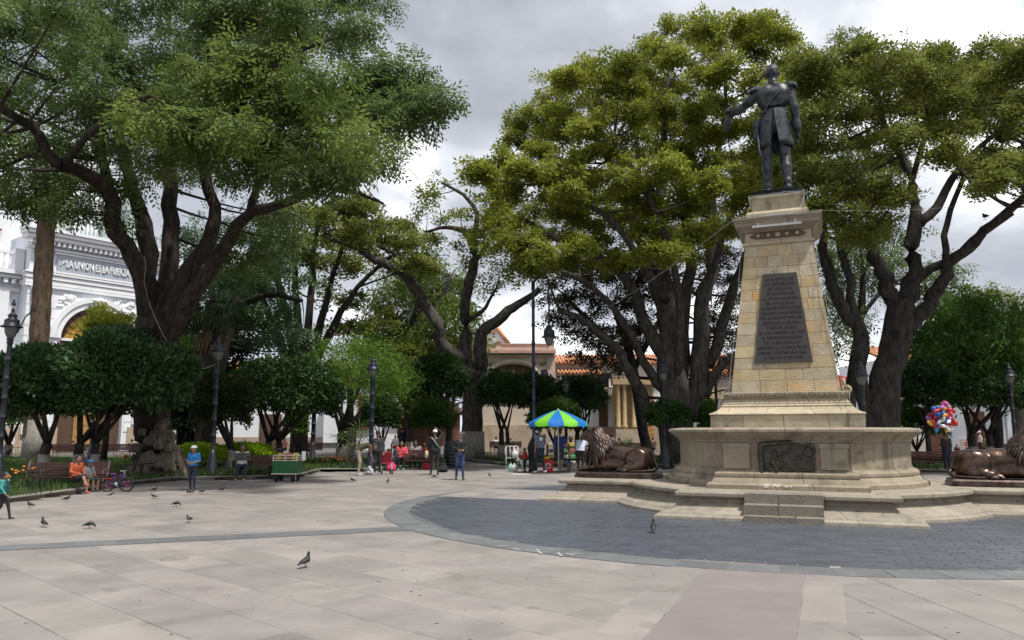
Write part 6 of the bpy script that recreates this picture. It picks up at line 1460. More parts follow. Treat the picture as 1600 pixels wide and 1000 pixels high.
# ---- green food cart
cc = gp(449, 752); cart = thing('food_cart', 'green box cart with cream rail loaded with food', 'cart', cc, math.radians(-4)); m_gr = mat('green cart paint', (.008, .10, .022), .45, .15, 5); m_cr = mat('cream rail paint', (.62, .58, .46), .6, .1, 5)
b = MB(); b.box((0, 0, .46), (.80, .62, .38)); b.build('box', m_gr, cart); b = MB(); b.box((0, 0, .255), (.86, .68, .03)); b.build('skirt_rail', m_cr, cart)
for z in (.68, .76, .84): b = MB(); b.profiled([(-.40, -.31), (.40, -.31), (.40, .31), (-.40, .31)], [(-.03, z - .012), (0, z - .012), (0, z + .012), (-.03, z + .012)]); b.build('rail', m_cr, cart)
for x in (-.39, 0, .39):
    for y in (-.3, .3): b = MB(); b.box((x, y, .755), (.03, .03, .2)); b.build('rail_post', m_cr, cart)
for x in (-.30, .26):
    w = MB(); w.lathe([(.13, -.035), (.13, .035)], (0, 0, 0), 16); w.xf(Matrix.Translation((x, -.22, .13)) @ Matrix.Rotation(PI / 2, 4, 'Y')); w.build('wheel', mat('rubber', (.02, .02, .02), .8, .2, 9), cart)
    w = MB(); w.lathe([(.13, -.035), (.13, .035)], (0, 0, 0), 16); w.xf(Matrix.Translation((x, .22, .13)) @ Matrix.Rotation(PI / 2, 4, 'Y')); w.build('wheel', MATS['rubber'], cart)
b = MB(); b.tube([(.38, -.3, .24), (.38, -.3, 0)], .015, 5); b.build('prop_leg', m_galv, cart)
b = MB(); b.box((.50, .05, .82), (.13, .03, .30), rz=.5); b.build('price_board', m_let, cart)
for i in range(3):
    for j in range(3):
        x, y = -.26 + .26 * j + random.uniform(-.02, .02), -.19 + .18 * i; cn = ('amber', 'red', 'yellow')[j]
        P = thing('snack_bag', cn + ' snack bag in the %s row of the green cart' % ('front', 'middle', 'back')[i], 'food bag', (cc.x + x, cc.y + y, .655), random.uniform(-.4, .4), 'snack bags in the cart')
        b = MB(); b.ball((0, 0, .13), (.115, .08, .12), 9, 7); b.tube([(-.05, 0, .24), (.05, 0, .25)], [.02, .02], 5); b.build('bag', mat('snack ' + cn, ((.50, .30, .05), (.45, .10, .10), (.55, .42, .12))[j], .5, .3, 15), P)

# ---- litter bin
bp2 = gp(706, 731); bn = thing('litter_bin', 'black ribbed litter barrel beside the walking man', 'bin', bp2); b = MB(); prof = []
for i in range(7): z = .12 + i * .15; prof += [(.33 + .04 * math.sin(PI * i / 6), z), (.35 + .04 * math.sin(PI * i / 6), z + .05), (.35 + .04 * math.sin(PI * i / 6), z + .09), (.33 + .04 * math.sin(PI * i / 6), z + .13)]
b.lathe(prof, (0, 0, 0), 22); b.build('barrel', m_iron, bn); b = MB(); b.lathe([(.42, 0), (.42, .08), (.36, .12)], (0, 0, 0), 22); b.build('foot', m_iron, bn)
b = MB(); b.box((-.42, -.1, .78), (.16, .02, .36)); b.build('notice', m_let, bn)
# ---- umbrella stall
uc = at(872, 640, 30.8); us = thing('market_umbrella', 'round umbrella with bright green and blue panels over the stall', 'umbrella', (uc.x, uc.y, 0)); top = uc.z
m_ug, m_ub = mat('lime umbrella cloth', (.20, .62, .03), .6, .06, 3, translucent=.3), mat('blue umbrella cloth', (.01, .19, .62), .6, .08, 3, translucent=.3)
RU = 1.18
for k in range(12):
    a0, a1 = 2 * PI * k / 12 + .12, 2 * PI * (k + 1) / 12 + .12; b = MB(); V = []; rows = 5
    for j in range(rows + 1):
        t = j / rows; r_ = RU * t; z = top - .50 * t ** 1.25
        for i in range(4): a = a0 + (a1 - a0) * i / 3; rr = r_ * (1 - .035 * math.sin(PI * i / 3) * t); V.append((rr * math.cos(a), rr * math.sin(a), z - .02 * math.sin(PI * i / 3) * t))
    for i in range(4): a = a0 + (a1 - a0) * i / 3; V.append((RU * 1.0 * math.cos(a), RU * 1.0 * math.sin(a), top - .50 - .15 - (.03 if i in (1, 2) else 0)))
    Fs = [(j * 4 + i, j * 4 + i + 1, (j + 1) * 4 + i + 1, (j + 1) * 4 + i) for j in range(rows + 1) for i in range(3)]
    b.add(V, Fs, 0, True); b.build('panel', m_ug if k % 2 else m_ub, us)
b = MB(); b.tube([(0, 0, 0), (0, 0, top + .04)], .022, 8); b.build('pole', m_galv, us)
for k in range(12): a = 2 * PI * k / 12 + .12; b = MB(); b.tube([(0, 0, top - .05), (RU * math.cos(a), RU * math.sin(a), top - .53)], .008, 4); b.build('rib', m_galv, us)
sl = gp(880, 737); rack = thing('stall_shelf', 'low stepped wooden shelf of sweets under the umbrella', 'stall', sl)
for i in range(4): b = MB(); b.box((.1, .15 + i * .2, .28 + i * .24), (1.5, .26, .03)); b.build('shelf', m_wood, rack)
for x in (-.62, .82):
    for y in (.05, .85): b = MB(); b.box((x, y, .55), (.05, .05, 1.1)); b.build('shelf_post', m_wood, rack)
for i in range(4):
    for j in range(5):
        g = thing('goods_box', ('red', 'yellow', 'blue', 'white', 'green')[(i + j) % 5] + ' packet on the %s stall shelf' % ('lowest', 'second', 'third', 'topmost')[i], 'packet', sl + Vector((-.45 + j * .29, .12 + i * .2, .297 + i * .24)), 0, 'packets on the stall shelf'); b = MB(); b.profiled([(-.1, -.06), (.1, -.06), (.1, .06), (-.1, .06)], [(0, 0), (.005, .11), (-.02, .13)]); b.build('packet', mat('packet %d' % ((i + j) % 5), ((.4, .1, .08), (.5, .4, .1), (.1, .2, .4), (.45, .43, .4), (.1, .3, .12))[(i + j) % 5], .5, .3, 20), g)
rb = gp(856, 738); rbx = thing('red_crate', 'red box with a white emblem in front of the stall', 'box', rb); b = MB(); b.profiled([(-.19, -.17), (.19, -.17), (.19, .17), (-.19, .17)], [(0, .01), (.015, .46), (.02, .48), (-.02, .48)]); b.build('box', mat('red plastic', (.52, .01, .03), .45, .1, 5), rbx)
ring_plate(0, .26, .09, .115, 0, 2 * PI, -.195, -.18, 18).build('emblem_ring', m_let, rbx); b = MB(); b.tube([(-.02, -.192, .19), (.03, -.192, .24), (-.03, -.192, .28), (.02, -.192, .33)], .018, 5); b.build('emblem', m_let, rbx)
yp = thing('yellow_toy', 'yellow wrapped goods on the red box', 'toy', (rb.x - .03, rb.y, .485)); b = MB(); b.ball((0, 0, .07), (.13, .1, .07), 10, 6); b.ball((.06, 0, .12), (.06, .06, .06), 8, 5); b.build('bundle', mat('yellow wrap', (.55, .38, .03), .5, .2, 9), yp)
wr = gp(800, 737); wk = thing('wire_rack', 'white wire rack with hanging bags beside the stall', 'rack', wr); 
for x in (-.24, -.08, .08, .24): b = MB(); b.tube([(x, 0, 0 if abs(x) > .2 else .55), (x, 0, 1.02)], .013, 5); b.build('bar', m_let, wk)
for z in (1.02, .55, .12): b = MB(); b.tube([(-.24, 0, z), (.24, 0, z)], .013, 5); b.build('cross_bar', m_let, wk)
for x, c_, z in ((.12, (.6, .6, .6), .62), (-.05, (.25, .45, .36), .08), (.1, (.55, .55, .52), .06)):
    g = thing('plastic_bag', 'plastic bag hung on the wire rack' if z > .5 else ('green plastic bag lying at the wire rack' if c_[0] < .3 else 'pale sack lying at the wire rack'), 'bag', wr + Vector((x, -.06, z - .05))); b = MB(); b.ball((0, 0, .13), (.13, .09, .15), 10, 7); b.tube([(0, 0, .25), (0, .03, .33)], [.04, .02], 6); b.build('sack', mat('bag %.2f' % c_[0], c_, .5, .2, 14), g)
ck = gp(903, 737)
for i in range(3):
    q = thing('checked_bag', ('left', 'middle', 'right')[i] + 'most checked bag at the foot of the stall', 'bag', ck + Vector((-.30 + i * .30, -.05, 0))); b = MB(); b.profiled([(-.14, -.13), (.14, -.13), (.14, .13), (-.14, .13)], [(-.01, .01), (.01, .12), (0, .34), (-.03, .38)]); b.build('sack', mat('checked cloth', (.22, .05, .06), .8, .5, 22, col2=(.10, .12, .12)), q)
    b = MB(); b.tube([(-.07, -.13, .36), (-.05, -.13, .44), (.05, -.13, .44), (.07, -.13, .36)], .012, 5); b.build('handle', m_wood, q)
ps = gp(812, 741); b = MB(); b.prism([(-.35, -.12), (.3, -.16), (.42, .05), (-.2, .14)], .003, .012); b.build('paper_sheet', m_let, loc=(ps.x, ps.y, 0), label='white paper sheet on the ground beside the dog', cat='paper')

# ---- balloons
bc = at(1472, 652, 29.0); bun = thing('balloon_bunch', 'bunch of red, pink, blue and white balloons above the seller', 'balloons', (bc.x, bc.y, bc.z - .6))
bm = [mat('balloon %d' % i, c_, .25, .05, 2, coat=.3) for i, c_ in enumerate(((.6, .02, .05), (.62, .12, .32), (.03, .14, .55), (.75, .75, .78), (.02, .32, .6), (.6, .4, .03), (.5, .02, .03), (.3, .1, .4)))]
rnd = random.Random(12)
for k in range(78):
    u = Vector((rnd.gauss(0, 1), rnd.gauss(0, 1), rnd.gauss(0, 1))).normalized(); rr = rnd.uniform(.35, 1); p = Vector((u.x * .56 * rr, u.y * .42 * rr, .62 + u.z * .58 * rr)); b = MB(); L = rnd.uniform(.06, .17); ww = rnd.uniform(.05, .085) if L > .1 else .09
    b.ball((0, 0, 0), (ww, ww, L), 9, 7); b.tube([(0, 0, -L - .02), (0, 0, -L + .01)], [.02, .008], 5); b.xf(Matrix.Translation(p) @ Matrix.Rotation(rnd.uniform(-1.2, 1.2), 4, 'X') @ Matrix.Rotation(rnd.uniform(-1.2, 1.2), 4, 'Y')); b.build('balloon', bm[6 if p.x > .26 and rnd.random() < .8 else 5 if p.x < -.38 else rnd.randrange(8)], bun)
b = MB(); b.tube([(.05, 0, .45), (.12, 0, -.35)], .012, 5); b.build('stick', m_wood, bun)

# ---- child's bicycle
bk0 = gp(182, 768); bike = thing('child_bicycle', 'small purple child bicycle lying against the fence by the bench', 'bicycle', bk0, math.radians(6)); m_pur = mat('purple bike paint', (.10, .02, .16), .4, .2, 9); m_rub = MATS['rubber']
def wheel(x, y, z, R_):
    t = MB(); n = 22; t.tube([(x + R_ * math.cos(2 * PI * i / n), y, z + R_ * math.sin(2 * PI * i / n)) for i in range(n + 1)], .022, 6); w = t.build('wheel', m_rub, bike)
    s2 = MB()
    for i in range(10): a = 2 * PI * i / 10; s2.tube([(x, y, z), (x + R_ * .93 * math.cos(a), y, z + R_ * .93 * math.sin(a))], .005, 3)
    s2.build('spokes', mat('pink spoke', (.45, .12, .30), .4, .1), w, kind='stuff')
wheel(-.24, 0, .17, .16); wheel(.26, -.02, .19, .18)
b = MB()
for p, q in (((-.24, 0, .17), (-.02, 0, .20)), ((-.02, 0, .20), (-.1, 0, .44)), ((-.24, 0, .17), (-.09, 0, .40)), ((-.02, 0, .20), (.17, 0, .42)), ((-.09, 0, .40), (.18, 0, .45)), ((.18, 0, .48), (.26, -.02, .19))): b.tube([p, q], .017, 6)
b.build('frame', m_pur, bike); b = MB(); b.tube([(.18, 0, .46), (.16, 0, .54)], .012, 5); b.tube([(.14, -.2, .56), (.16, 0, .54), (.14, .2, .56)], .012, 6); b.build('handlebar', m_galv, bike)
b = MB(); b.ball((-.12, 0, .47), (.10, .06, .03), 10, 6); b.build('saddle', m_pur, bike); b = MB(); b.box((-.24, 0, .345), (.22, .07, .015)); b.build('mudguard', bm[0], bike)
b = MB(); b.lathe([(.05, -.01), (.05, .01)], (0, 0, 0), 12); b.xf(Matrix.Translation((-.02, -.03, .2)) @ Matrix.Rotation(PI / 2, 4, 'X')); b.tube([(-.02, -.06, .2), (.06, -.06, .12)], .01, 5); b.build('crank', m_galv, bike)
# parked bicycle far behind the left fence
b0 = gp(172, 713); bike2 = thing('parked_bicycle', 'dark bicycle parked behind the left fence', 'bicycle', b0); bike = bike2
wheel(-.5, 0, .34, .32); wheel(.5, 0, .34, .32); b = MB()
for p, q in (((-.5, 0, .34), (-.1, 0, .32)), ((-.1, 0, .32), (-.22, 0, .85)), ((-.5, 0, .34), (-.2, 0, .72)), ((-.1, 0, .32), (.32, 0, .75)), ((-.2, 0, .72), (.32, 0, .78)), ((.3, 0, .9), (.5, 0, .34))): b.tube([p, q], .02, 6)
b.build('frame', m_fence, bike); b = MB(); b.tube([(.3, 0, .88), (.28, -.25, .98)], .015, 5); b.tube([(.3, 0, .88), (.28, .25, .98)], .015, 5); b.build('handlebar', m_fence, bike); b = MB(); b.ball((-.22, 0, .88), (.13, .07, .035), 8, 5); b.build('saddle', m_fence, bike)

# ---- wires
def sagwire(label, p, q, sag, r=.012, mt=m_white):
    P = []
    for i in range(17): t = i / 16; v = p.lerp(q, t); v.z -= sag * 4 * t * (1 - t); P.append(v)
    b = MB(); b.tube(P, r, 5); return b.build('cable', mt, label=label, cat='cable')
m_wire = mat('grey wire', (.18, .18, .18), .6, .1)
sagwire('long pale cable from the obelisk cornice into the many stemmed tree', mon_world(-.97, -.97, 6.45), at(930, 492, 34.0), .12, .009)
sagwire('white cable slung from the great trunk to the lamp', at(232, 470, 26.0), at(341, 566, 27.2), 1.0, .012)
b = MB(); b.tube([at(226, 400, 25.9), at(228, 415, 25.9), at(225, 440, 25.9), at(232, 472, 26.0)], .010, 5); b.build('cable', m_white, label='white cable looped on the great trunk', cat='cable')
sagwire('thin wire from the obelisk top out to the right', mon_world(.9, -.9, 6.52), at(1530, 318, 28.0), .1, .004, m_wire)
br = MB(); br.tube([at(27, 520, 22.0), at(40, 495, 22.3), at(55, 482, 22.6)], .02, 5); br.build('cable', m_iron, label='dark wire from the left lamp up towards the palm', cat='cable')
pot = gp(980, 713); pl = thing('potted_plant', 'potted spiky plant behind the left lion', 'plant', pot); b = MB(); b.lathe([(.22, 0), (.3, .35), (.33, .5), (.28, .52)], (0, 0, 0), 14); b.build('pot', m_iron, pl)
fan_leaves(pl, pot + Vector((0, 0, .5)), pot, 10, 1.0, m_leaf_mid, .3, 1.4, seed=21, nl=7)
# ================================================================== people
SKIN = mat('brown skin', (.25, .13, .085), .55, .1, 8); SKIN2 = mat('light brown skin', (.34, .19, .13), .55, .1, 8)
HAIR = mat('black hair', (.010, .009, .009), .5, .3, 30)
def cloth(name, col): return mat('cloth ' + name, col, .85, .18, 14, bump=.25, bscale=30)
J_STAND = dict(pel=(0, 0, .95), wai=(0, 0, 1.08), che=(0, .01, 1.28), nec=(0, 0, 1.44), hea=(0, .02, 1.575), shL=(-.185, 0, 1.385), shR=(.185, 0, 1.385), elL=(-.235, -.02, 1.12), elR=(.235, -.02, 1.12), wrL=(-.24, .07, .90), wrR=(.24, .07, .90),
               hiL=(-.09, 0, .90), hiR=(.09, 0, .90), knL=(-.10, .03, .50), knR=(.10, .03, .50), anL=(-.10, -.01, .09), anR=(.10, -.01, .09), foL=0, foR=0)
def pose(kind, **over):
    J = dict(J_STAND)
    if kind == 'walk': J.update(knL=(-.09, .14, .52), anL=(-.09, .24, .10), knR=(.09, .0, .50), anR=(.09, -.24, .13), elL=(-.23, -.10, 1.13), wrL=(-.23, -.06, .90), elR=(.23, .05, 1.13), wrR=(.22, .20, .95))
    if kind == 'hands': J.update(elL=(-.25, .0, 1.13), elR=(.25, .0, 1.13), wrL=(-.09, .23, 1.06), wrR=(.09, .23, 1.06), knL=(-.10, .05, .5), anL=(-.11, .08, .09), anR=(.11, -.06, .09))
    if kind == 'sit': J.update(pel=(0, 0, .52), wai=(0, -.01, .64), che=(0, 0, .86), nec=(0, .03, 1.02), hea=(0, .07, 1.155), shL=(-.18, .01, .965), shR=(.18, .01, .965), elL=(-.24, .06, .72), elR=(.24, .06, .72), wrL=(-.10, .27, .66), wrR=(.10, .27, .66),
                               hiL=(-.09, .03, .50), hiR=(.09, .03, .50), knL=(-.12, .44, .51), knR=(.12, .44, .51), anL=(-.11, .42, .09), anR=(.11, .42, .09))
    if kind == 'bend': J.update(pel=(0, -.05, .93), wai=(0, .06, 1.02), che=(0, .26, 1.10), nec=(0, .42, 1.12), hea=(0, .55, 1.07), shL=(-.18, .36, 1.10), shR=(.18, .36, 1.10), elL=(-.2, .42, .84), elR=(.2, .42, .84), wrL=(-.15, .50, .62), wrR=(.15, .50, .62), hiL=(-.09, -.05, .9), hiR=(.09, -.05, .9), knL=(-.1, .08, .5), knR=(.1, .04, .5))
    if kind == 'lean': J.update(wai=(0, .03, 1.08), che=(0, .15, 1.26), nec=(0, .24, 1.40), hea=(0, .31, 1.51), shL=(-.18, .2, 1.34), shR=(.18, .2, 1.34), elL=(-.24, .28, 1.10), elR=(.24, .28, 1.10), wrL=(-.15, .45, 1.0), wrR=(.15, .45, 1.0))
    if kind == 'raise': J.update(elR=(.34, .08, 1.55), wrR=(.14, .06, 1.69), elL=(-.24, .02, 1.13), wrL=(-.2, .16, .95), anL=(-.12, .08, .09), knL=(-.11, .08, .5), anR=(.11, -.10, .09))
    J.update(over); return J
TOPZ = dict(stand=1.69, walk=1.69, hands=1.69, sit=1.275, bend=1.22, lean=1.63, **{'raise': 1.69})
def person(label, px, feet, head, kind, face, top, pants, shoes, sleeve='long', leg='long', skin=SKIN, hair='short', hat=None, girth=1.0, h=.030, child=False, lift=0.0, Y=None, extra=None, **over):
    base = gp(px, feet) if Y is None else Vector((at(px, feet, Y).x, Y, 0)); Yd = base.y
    k = ((at(px, head, Yd).z if head is not None else TOPZ[kind]) - (base.z + lift)) / TOPZ[kind]
    J = pose(kind, **over); r = thing('person', label, 'person', (base.x, base.y, lift), math.radians(face)); g = girth
    hs = 1.22 if child else 1.0
    V = lambda n: np.array(J[n], float); S = []
    def cap(a, r0, b_, r1, m, bl=.03): S.append((tuple(k * np.array(a)), r0 * k, tuple(k * np.array(b_)), r1 * k, m, bl * k))
    for s in (-1, 1):
        o = np.array((.062 * s * g, 0, 0)); cap(V('pel') + o, .115 * g, V('wai') + o, .10 * g, 1); cap(V('wai') + o, .10 * g, V('che') + o * 1.25, .112 * g, 1); cap(V('pel') + o - (0, 0, .03), .118 * g, V('pel') + o - (0, 0, .06), .11 * g, 2)
        sd = 'L' if s < 0 else 'R'; fm = 1 if sleeve == 'long' else 0
        cap(V('che') + o * .6, .095 * g, V('sh' + sd), .062 * g, 1); cap(V('sh' + sd), .06 * g, V('el' + sd), .046 * g, 1 if sleeve != 'none' else 0)
        cap(V('el' + sd), .043 * g, V('wr' + sd), .031, fm)
        hd = V('wr' + sd) - V('el' + sd); hd /= np.linalg.norm(hd); cap(V('wr' + sd), .027, V('wr' + sd) + hd * .07, .033, 0, .015)
        cap(V('hi' + sd), .088 * g, V('kn' + sd), .060 * g, 2); cap(V('kn' + sd), .056 * g, V('an' + sd), .042, 2 if leg == 'long' else 0)
        a = V('an' + sd); cap(a - (0, .03, .045), .040, a + (0.012 * s, .15, -.055), .033, 3, .02)
    cap(V('nec') - (0, 0, .05), .055, V('hea') - (0, 0, .05), .048, 0, .02)
    H = V('hea'); S.append(E_(tuple(k * (H + (0, 0, .005))), tuple(k * hs * np.array((.076, .092, .112))), 0)); S.append(E_(tuple(k * (H + (0, .03 * hs, -.055 * hs))), tuple(k * hs * np.array((.056, .060, .058))), 0)); cap(H + (0, .088 * hs, -.005), .011, H + (0, .10 * hs, -.03), .016, 0, .01)
    for s in (-1, 1): cap(H + (.078 * s * hs, 0, .0), .018, H + (.078 * s * hs, 0, -.03), .012, 0, .008)
    Vv, Q, mi = surface_net(S, h * k, .03 * k)
    b = MB()
    for sd, s in (('L', -1), ('R', 1)):                                # fingers and thumbs join the hand
        hd = V('wr' + sd) - V('el' + sd); hd /= np.linalg.norm(hd); sidev = np.cross(hd, (0, 1, 0) if abs(hd[1]) < .8 else (0, 0, 1)); sidev /= np.linalg.norm(sidev); pal = np.cross(sidev, hd) ; w = V('wr' + sd)
        for f in range(4):
            p = w + hd * .085 + sidev * (-.024 + .016 * f); q = p + hd * (.04, .05, .052, .042)[f] + pal * .01; e = q + hd * .022 + pal * .022; b.tube([tuple(k * p), tuple(k * q), tuple(k * e)], [.009 * k, .0085 * k, .007 * k], 5)
        p = w + hd * .03 + sidev * .026; b.tube([tuple(k * p), tuple(k * (p + hd * .03 + sidev * .022)), tuple(k * (p + hd * .06 + sidev * .022 + pal * .01))], [.010 * k, .010 * k, .008 * k], 5)
    n0 = len(Vv); Vb = np.array(b.v); V2 = np.concatenate([Vv, Vb]); me = bpy.data.meshes.new('body')
    me.from_pydata(V2.tolist(), [], Q.tolist() + [tuple(n0 + i for i in f) for f in b.f])
    for m_ in (skin, top, pants, shoes): me.materials.append(m_)
    me.polygons.foreach_set('material_index', mi.tolist() + [0] * len(b.f)); me.polygons.foreach_set('use_smooth', [True] * len(me.polygons)); me.update()
    link_obj('body', me, r)
    e = MB()
    for s in (-1, 1): e.ball(tuple(k * (H + (.030 * s * hs, .083 * hs, .012))), .011 * k, 6, 4)
    e.tube([tuple(k * (H + (-.022, .088 * hs, -.062 * hs))), tuple(k * (H + (.022, .088 * hs, -.062 * hs)))], .006 * k, 4); e.build('eyes_and_mouth', HAIR, r)
    if hair:
        P = [E_(tuple(k * (H + (0, -.012, .028))), tuple(k * hs * np.array((.084, .094, .10))), 0)]
        if hair == 'long': P += [(tuple(k * (H + (0, -.06, -.02))), .075 * k, tuple(k * (H + (0, -.09, -.26))), .055 * k, 0, .04)]
        if hair == 'bun': P += [E_(tuple(k * (H + (0, -.11, .0))), (.05 * k,) * 3, 0)]
        hm = surface_net(P, .026 * k, .03 * k); keep = ~((hm[0][hm[1]].mean(1)[:, 1] > k * (H[1] + .055 * hs)) & (hm[0][hm[1]].mean(1)[:, 2] < k * (H[2] + .055 * hs)))
        link_obj('hair', np_mesh('hair', hm[0], hm[1][keep], HAIR, None, True), r)
    if hat:
        kind_h, col = hat; mt = cloth('hat ' + kind_h + str(col), col); b = MB()
        b.lathe([(.092 * hs, .0), (.094 * hs, .03), (.084 * hs, .075), (.05 * hs, .105), (.01, .115)], (0, 0, 0), 14); b.xf(Matrix.Translation(Vector(k * (H + (0, -.005, .03 * hs)))) @ Matrix.Scale(k, 4)); o = b.build('hat', mt, r)
        d = -1 if kind_h == 'back' else 1
        if kind_h in ('cap', 'back'):
            b = MB(); b.ball((0, d * .115 * hs, .012), (.07 * hs, .075, .012), 10, 5); b.xf(Matrix.Translation(Vector(k * (H + (0, -.005, .03 * hs)))) @ Matrix.Scale(k, 4)); b.build('visor', mt, o)
        if kind_h == 'brim':
            b = MB(); b.lathe([(.09, .0), (.17, -.015), (.175, -.005), (.09, .02)], (0, 0, 0), 16); b.xf(Matrix.Translation(Vector(k * (H + (0, -.005, .03)))) @ Matrix.Scale(k, 4)); b.build('brim', mt, o)
    if extra: extra(r, k, J)
    return r
BLK, NAVY, JEAN, GREY, WHT = cloth('black', (.012, .012, .014)), cloth('navy', (.012, .018, .06)), cloth('jeans', (.025, .045, .12)), cloth('charcoal', (.03, .03, .038)), cloth('white', (.62, .62, .64))
ORG, TEAL, BLUE, PINK, KHA, OLV, RED, SHOE = cloth('orange', (.38, .075, .025)), cloth('teal', (.05, .28, .24)), cloth('bright blue', (.015, .16, .42)), cloth('coral pink', (.62, .07, .10)), cloth('khaki', (.30, .28, .22)), cloth('olive', (.06, .055, .03)), cloth('red', (.45, .02, .03)), cloth('shoe', (.05, .045, .04))
MINT, YELB, LAV, BROWN, YEL = cloth('mint shoe', (.08, .5, .4)), cloth('tan boot', (.42, .28, .07)), cloth('lavender', (.50, .50, .66)), cloth('brown', (.09, .05, .035)), cloth('yellow', (.35, .25, .04))
def stripes(r, k, J):
    b = MB()
    for i in range(7): z = 1.0 + i * .06; b.lathe([(.185 * k, z * k - .008), (.19 * k, z * k), (.185 * k, z * k + .008)], (0, .01, 0), 18, sy=.68)
    b.build('stripes', cloth('dark stripe', (.02, .07, .08)), r)
person('child in a teal striped shirt cut by the left edge', 2, 812, 738, 'walk', -90, TEAL, BLK, SHOE, hair='short', child=True, extra=stripes, h=.03)
W1 = person('woman in an orange jacket seated cross legged on the left bench', 116, 771, 711, 'sit', -112, ORG, BLK, cloth('pink shoe', (.5, .12, .14)), hair='bun', h=.026, leg='short', anR=(.14, .66, .36), knR=(.04, .42, .56))
person('small child in a blue cap leaning against the woman in orange', 136, 768, 719, 'sit', -110, cloth('grey shirt', (.28, .28, .30)), cloth('shorts', (.05, .05, .06)), SHOE, 'short', 'short', hair='short', hat=('cap', (.05, .18, .45)), child=True, h=.03)
person('boy in a blue shirt and white cap looking at his hands', 300, 767, 697, 'hands', 172, BLUE, cloth('dark tracksuit', (.012, .015, .035)), SHOE, 'short', hat=('cap', (.75, .75, .75)), child=True, h=.030)
def paper(r, k, J):
    b = MB(); b.add([(-.26, .36, .72), (0, .33, .70), (.26, .36, .72), (-.26, .42, .98), (0, .38, .97), (.26, .42, .98)], [(0, 1, 4, 3), (1, 2, 5, 4)]); b.v = [(p[0] * k, p[1] * k, p[2] * k) for p in b.v]; b.build('newspaper', mat('dark newsprint', (.10, .095, .09), .9, .5, 20), r)
person('man in a white shirt and tan boots reading on the bench', 377, 750, 694, 'sit', 200, WHT, cloth('dark jeans', (.015, .02, .04)), YELB, 'short', extra=paper, wrL=(-.2, .36, .82), wrR=(.2, .36, .82), anL=(-.06, .55, .09), anR=(.2, .6, .09))
person('person in a blue top and dark hat behind the green cart', 436, 748, 702, 'sit', 150, cloth('royal blue', (.012, .04, .35)), BLK, SHOE, hat=('brim', (.015, .015, .02)), h=.03)
person('person in an olive shirt and pale trousers bending over a bag', 560, 743, 691, 'bend', -80, OLV, KHA, cloth('light shoe', (.4, .4, .4)), 'short', girth=1.05)
person('man in a charcoal jacket standing beside the navy lamp', 589, 742, 674, 'stand', 190, GREY, cloth('dark slacks', (.014, .015, .022)), cloth('light shoe', (.4, .4, .4)), hat=('cap', (.015, .015, .018)), girth=1.12)
person('woman in coral pink seated with folded arms, mint shoes', 627, 734, 689, 'sit', 185, PINK, BLK, MINT, hair='long', elL=(-.25, .1, .74), elR=(.25, .1, .74), wrL=(.06, .26, .72), wrR=(-.06, .27, .74))
def bib(r, k, J): b = MB(); b.ball((.1 * k, .1 * k, .78 * k), (.09 * k, .06 * k, .12 * k), 8, 6); b.build('scarf', RED, r)
person('woman in a white and black top with red sleeves on the middle bench', 650, 733, 688, 'sit', 165, WHT, BLK, cloth('beige shoe', (.35, .28, .2)), hair='short', extra=bib)
person('dark figure standing behind the middle bench', 629, 712, 668, 'stand', 10, cloth('dark navy coat', (.012, .014, .03)), BLK, SHOE, h=.03, girth=1.1)
def bag(r, k, J):
    b = MB(); b.ball((-.30 * k, .12 * k, .78 * k), (.07 * k, .12 * k, .16 * k), 10, 7); o = b.build('shopping_bag', cloth('cream bag', (.55, .50, .33)), r); b = MB(); b.tube([(-.17 * k, -.12 * k, 1.42 * k), (0, -.15 * k, 1.2 * k), (.17 * k, -.12 * k, .98 * k)], .02 * k, 5); b.build('strap', cloth('grey strap', (.3, .3, .32)), r)
person('person in black with one arm raised to the head and a cream bag', 679, 742, 672, 'raise', 20, BLK, cloth('black leggings', (.015, .016, .016)), SHOE, extra=bag, hat=('back', (.6, .6, .6)), girth=1.08)
person('man in a black sweater, blue jeans and grey cap walking', 718, 750, 675, 'hands', 195, BLK, JEAN, cloth('dark trainer', (.05, .05, .05)), hat=('cap', (.12, .11, .10)), skin=SKIN2, girth=1.05)
person('man in black with a white cap bending at the stall', 830, 738, 673, 'lean', -60, BLK, BLK, SHOE, 'short', hat=('cap', (.75, .75, .75)))
def tee(r, k, J): b = MB(); b.lathe([(.07 * k, 0), (.065 * k, .01), (.04 * k, .011)], (0, 0, 0), 14); b.xf(Matrix.Translation((-.02, -.115 * k, 1.27 * k)) @ Matrix.Rotation(PI / 2, 4, 'X')); b.build('shirt_print', WHT, r)
person('man in a grey printed shirt and dark jeans walking past the stall', 844, 740, 668, 'walk', 25, cloth('steel grey', (.11, .13, .18)), cloth('dark denim', (.012, .018, .035)), WHT, 'short', extra=tee)
person('man in a navy shirt and shorts at the stall', 875, 738, 671, 'walk', -15, cloth('royal navy', (.02, .03, .14)), cloth('dark shorts', (.02, .03, .045)), cloth('sandal', (.2, .2, .22)), 'short', 'short')
person('woman in a white shirt and black trousers leaning over the stall', 907, 739, 679, 'lean', -25, LAV, BLK, SHOE, 'short', hair='long', girth=1.15)
person('toddler in a red jacket and grey hat beside the dog', 820, 738, 700, 'stand', 60, RED, cloth('dark green trousers', (.015, .03, .03)), SHOE, hat=('back', (.12, .14, .17)), child=True, h=.034, wrL=(-.2, .25, 1.05), wrR=(.2, .25, 1.05))
person('balloon seller in dark clothes below the balloons', 1482, 738, 676, 'stand', 20, cloth('dark maroon', (.02, .010, .012)), cloth('dusk jeans', (.018, .022, .035)), SHOE, girth=1.2, wrL=(-.1, .25, 1.2))
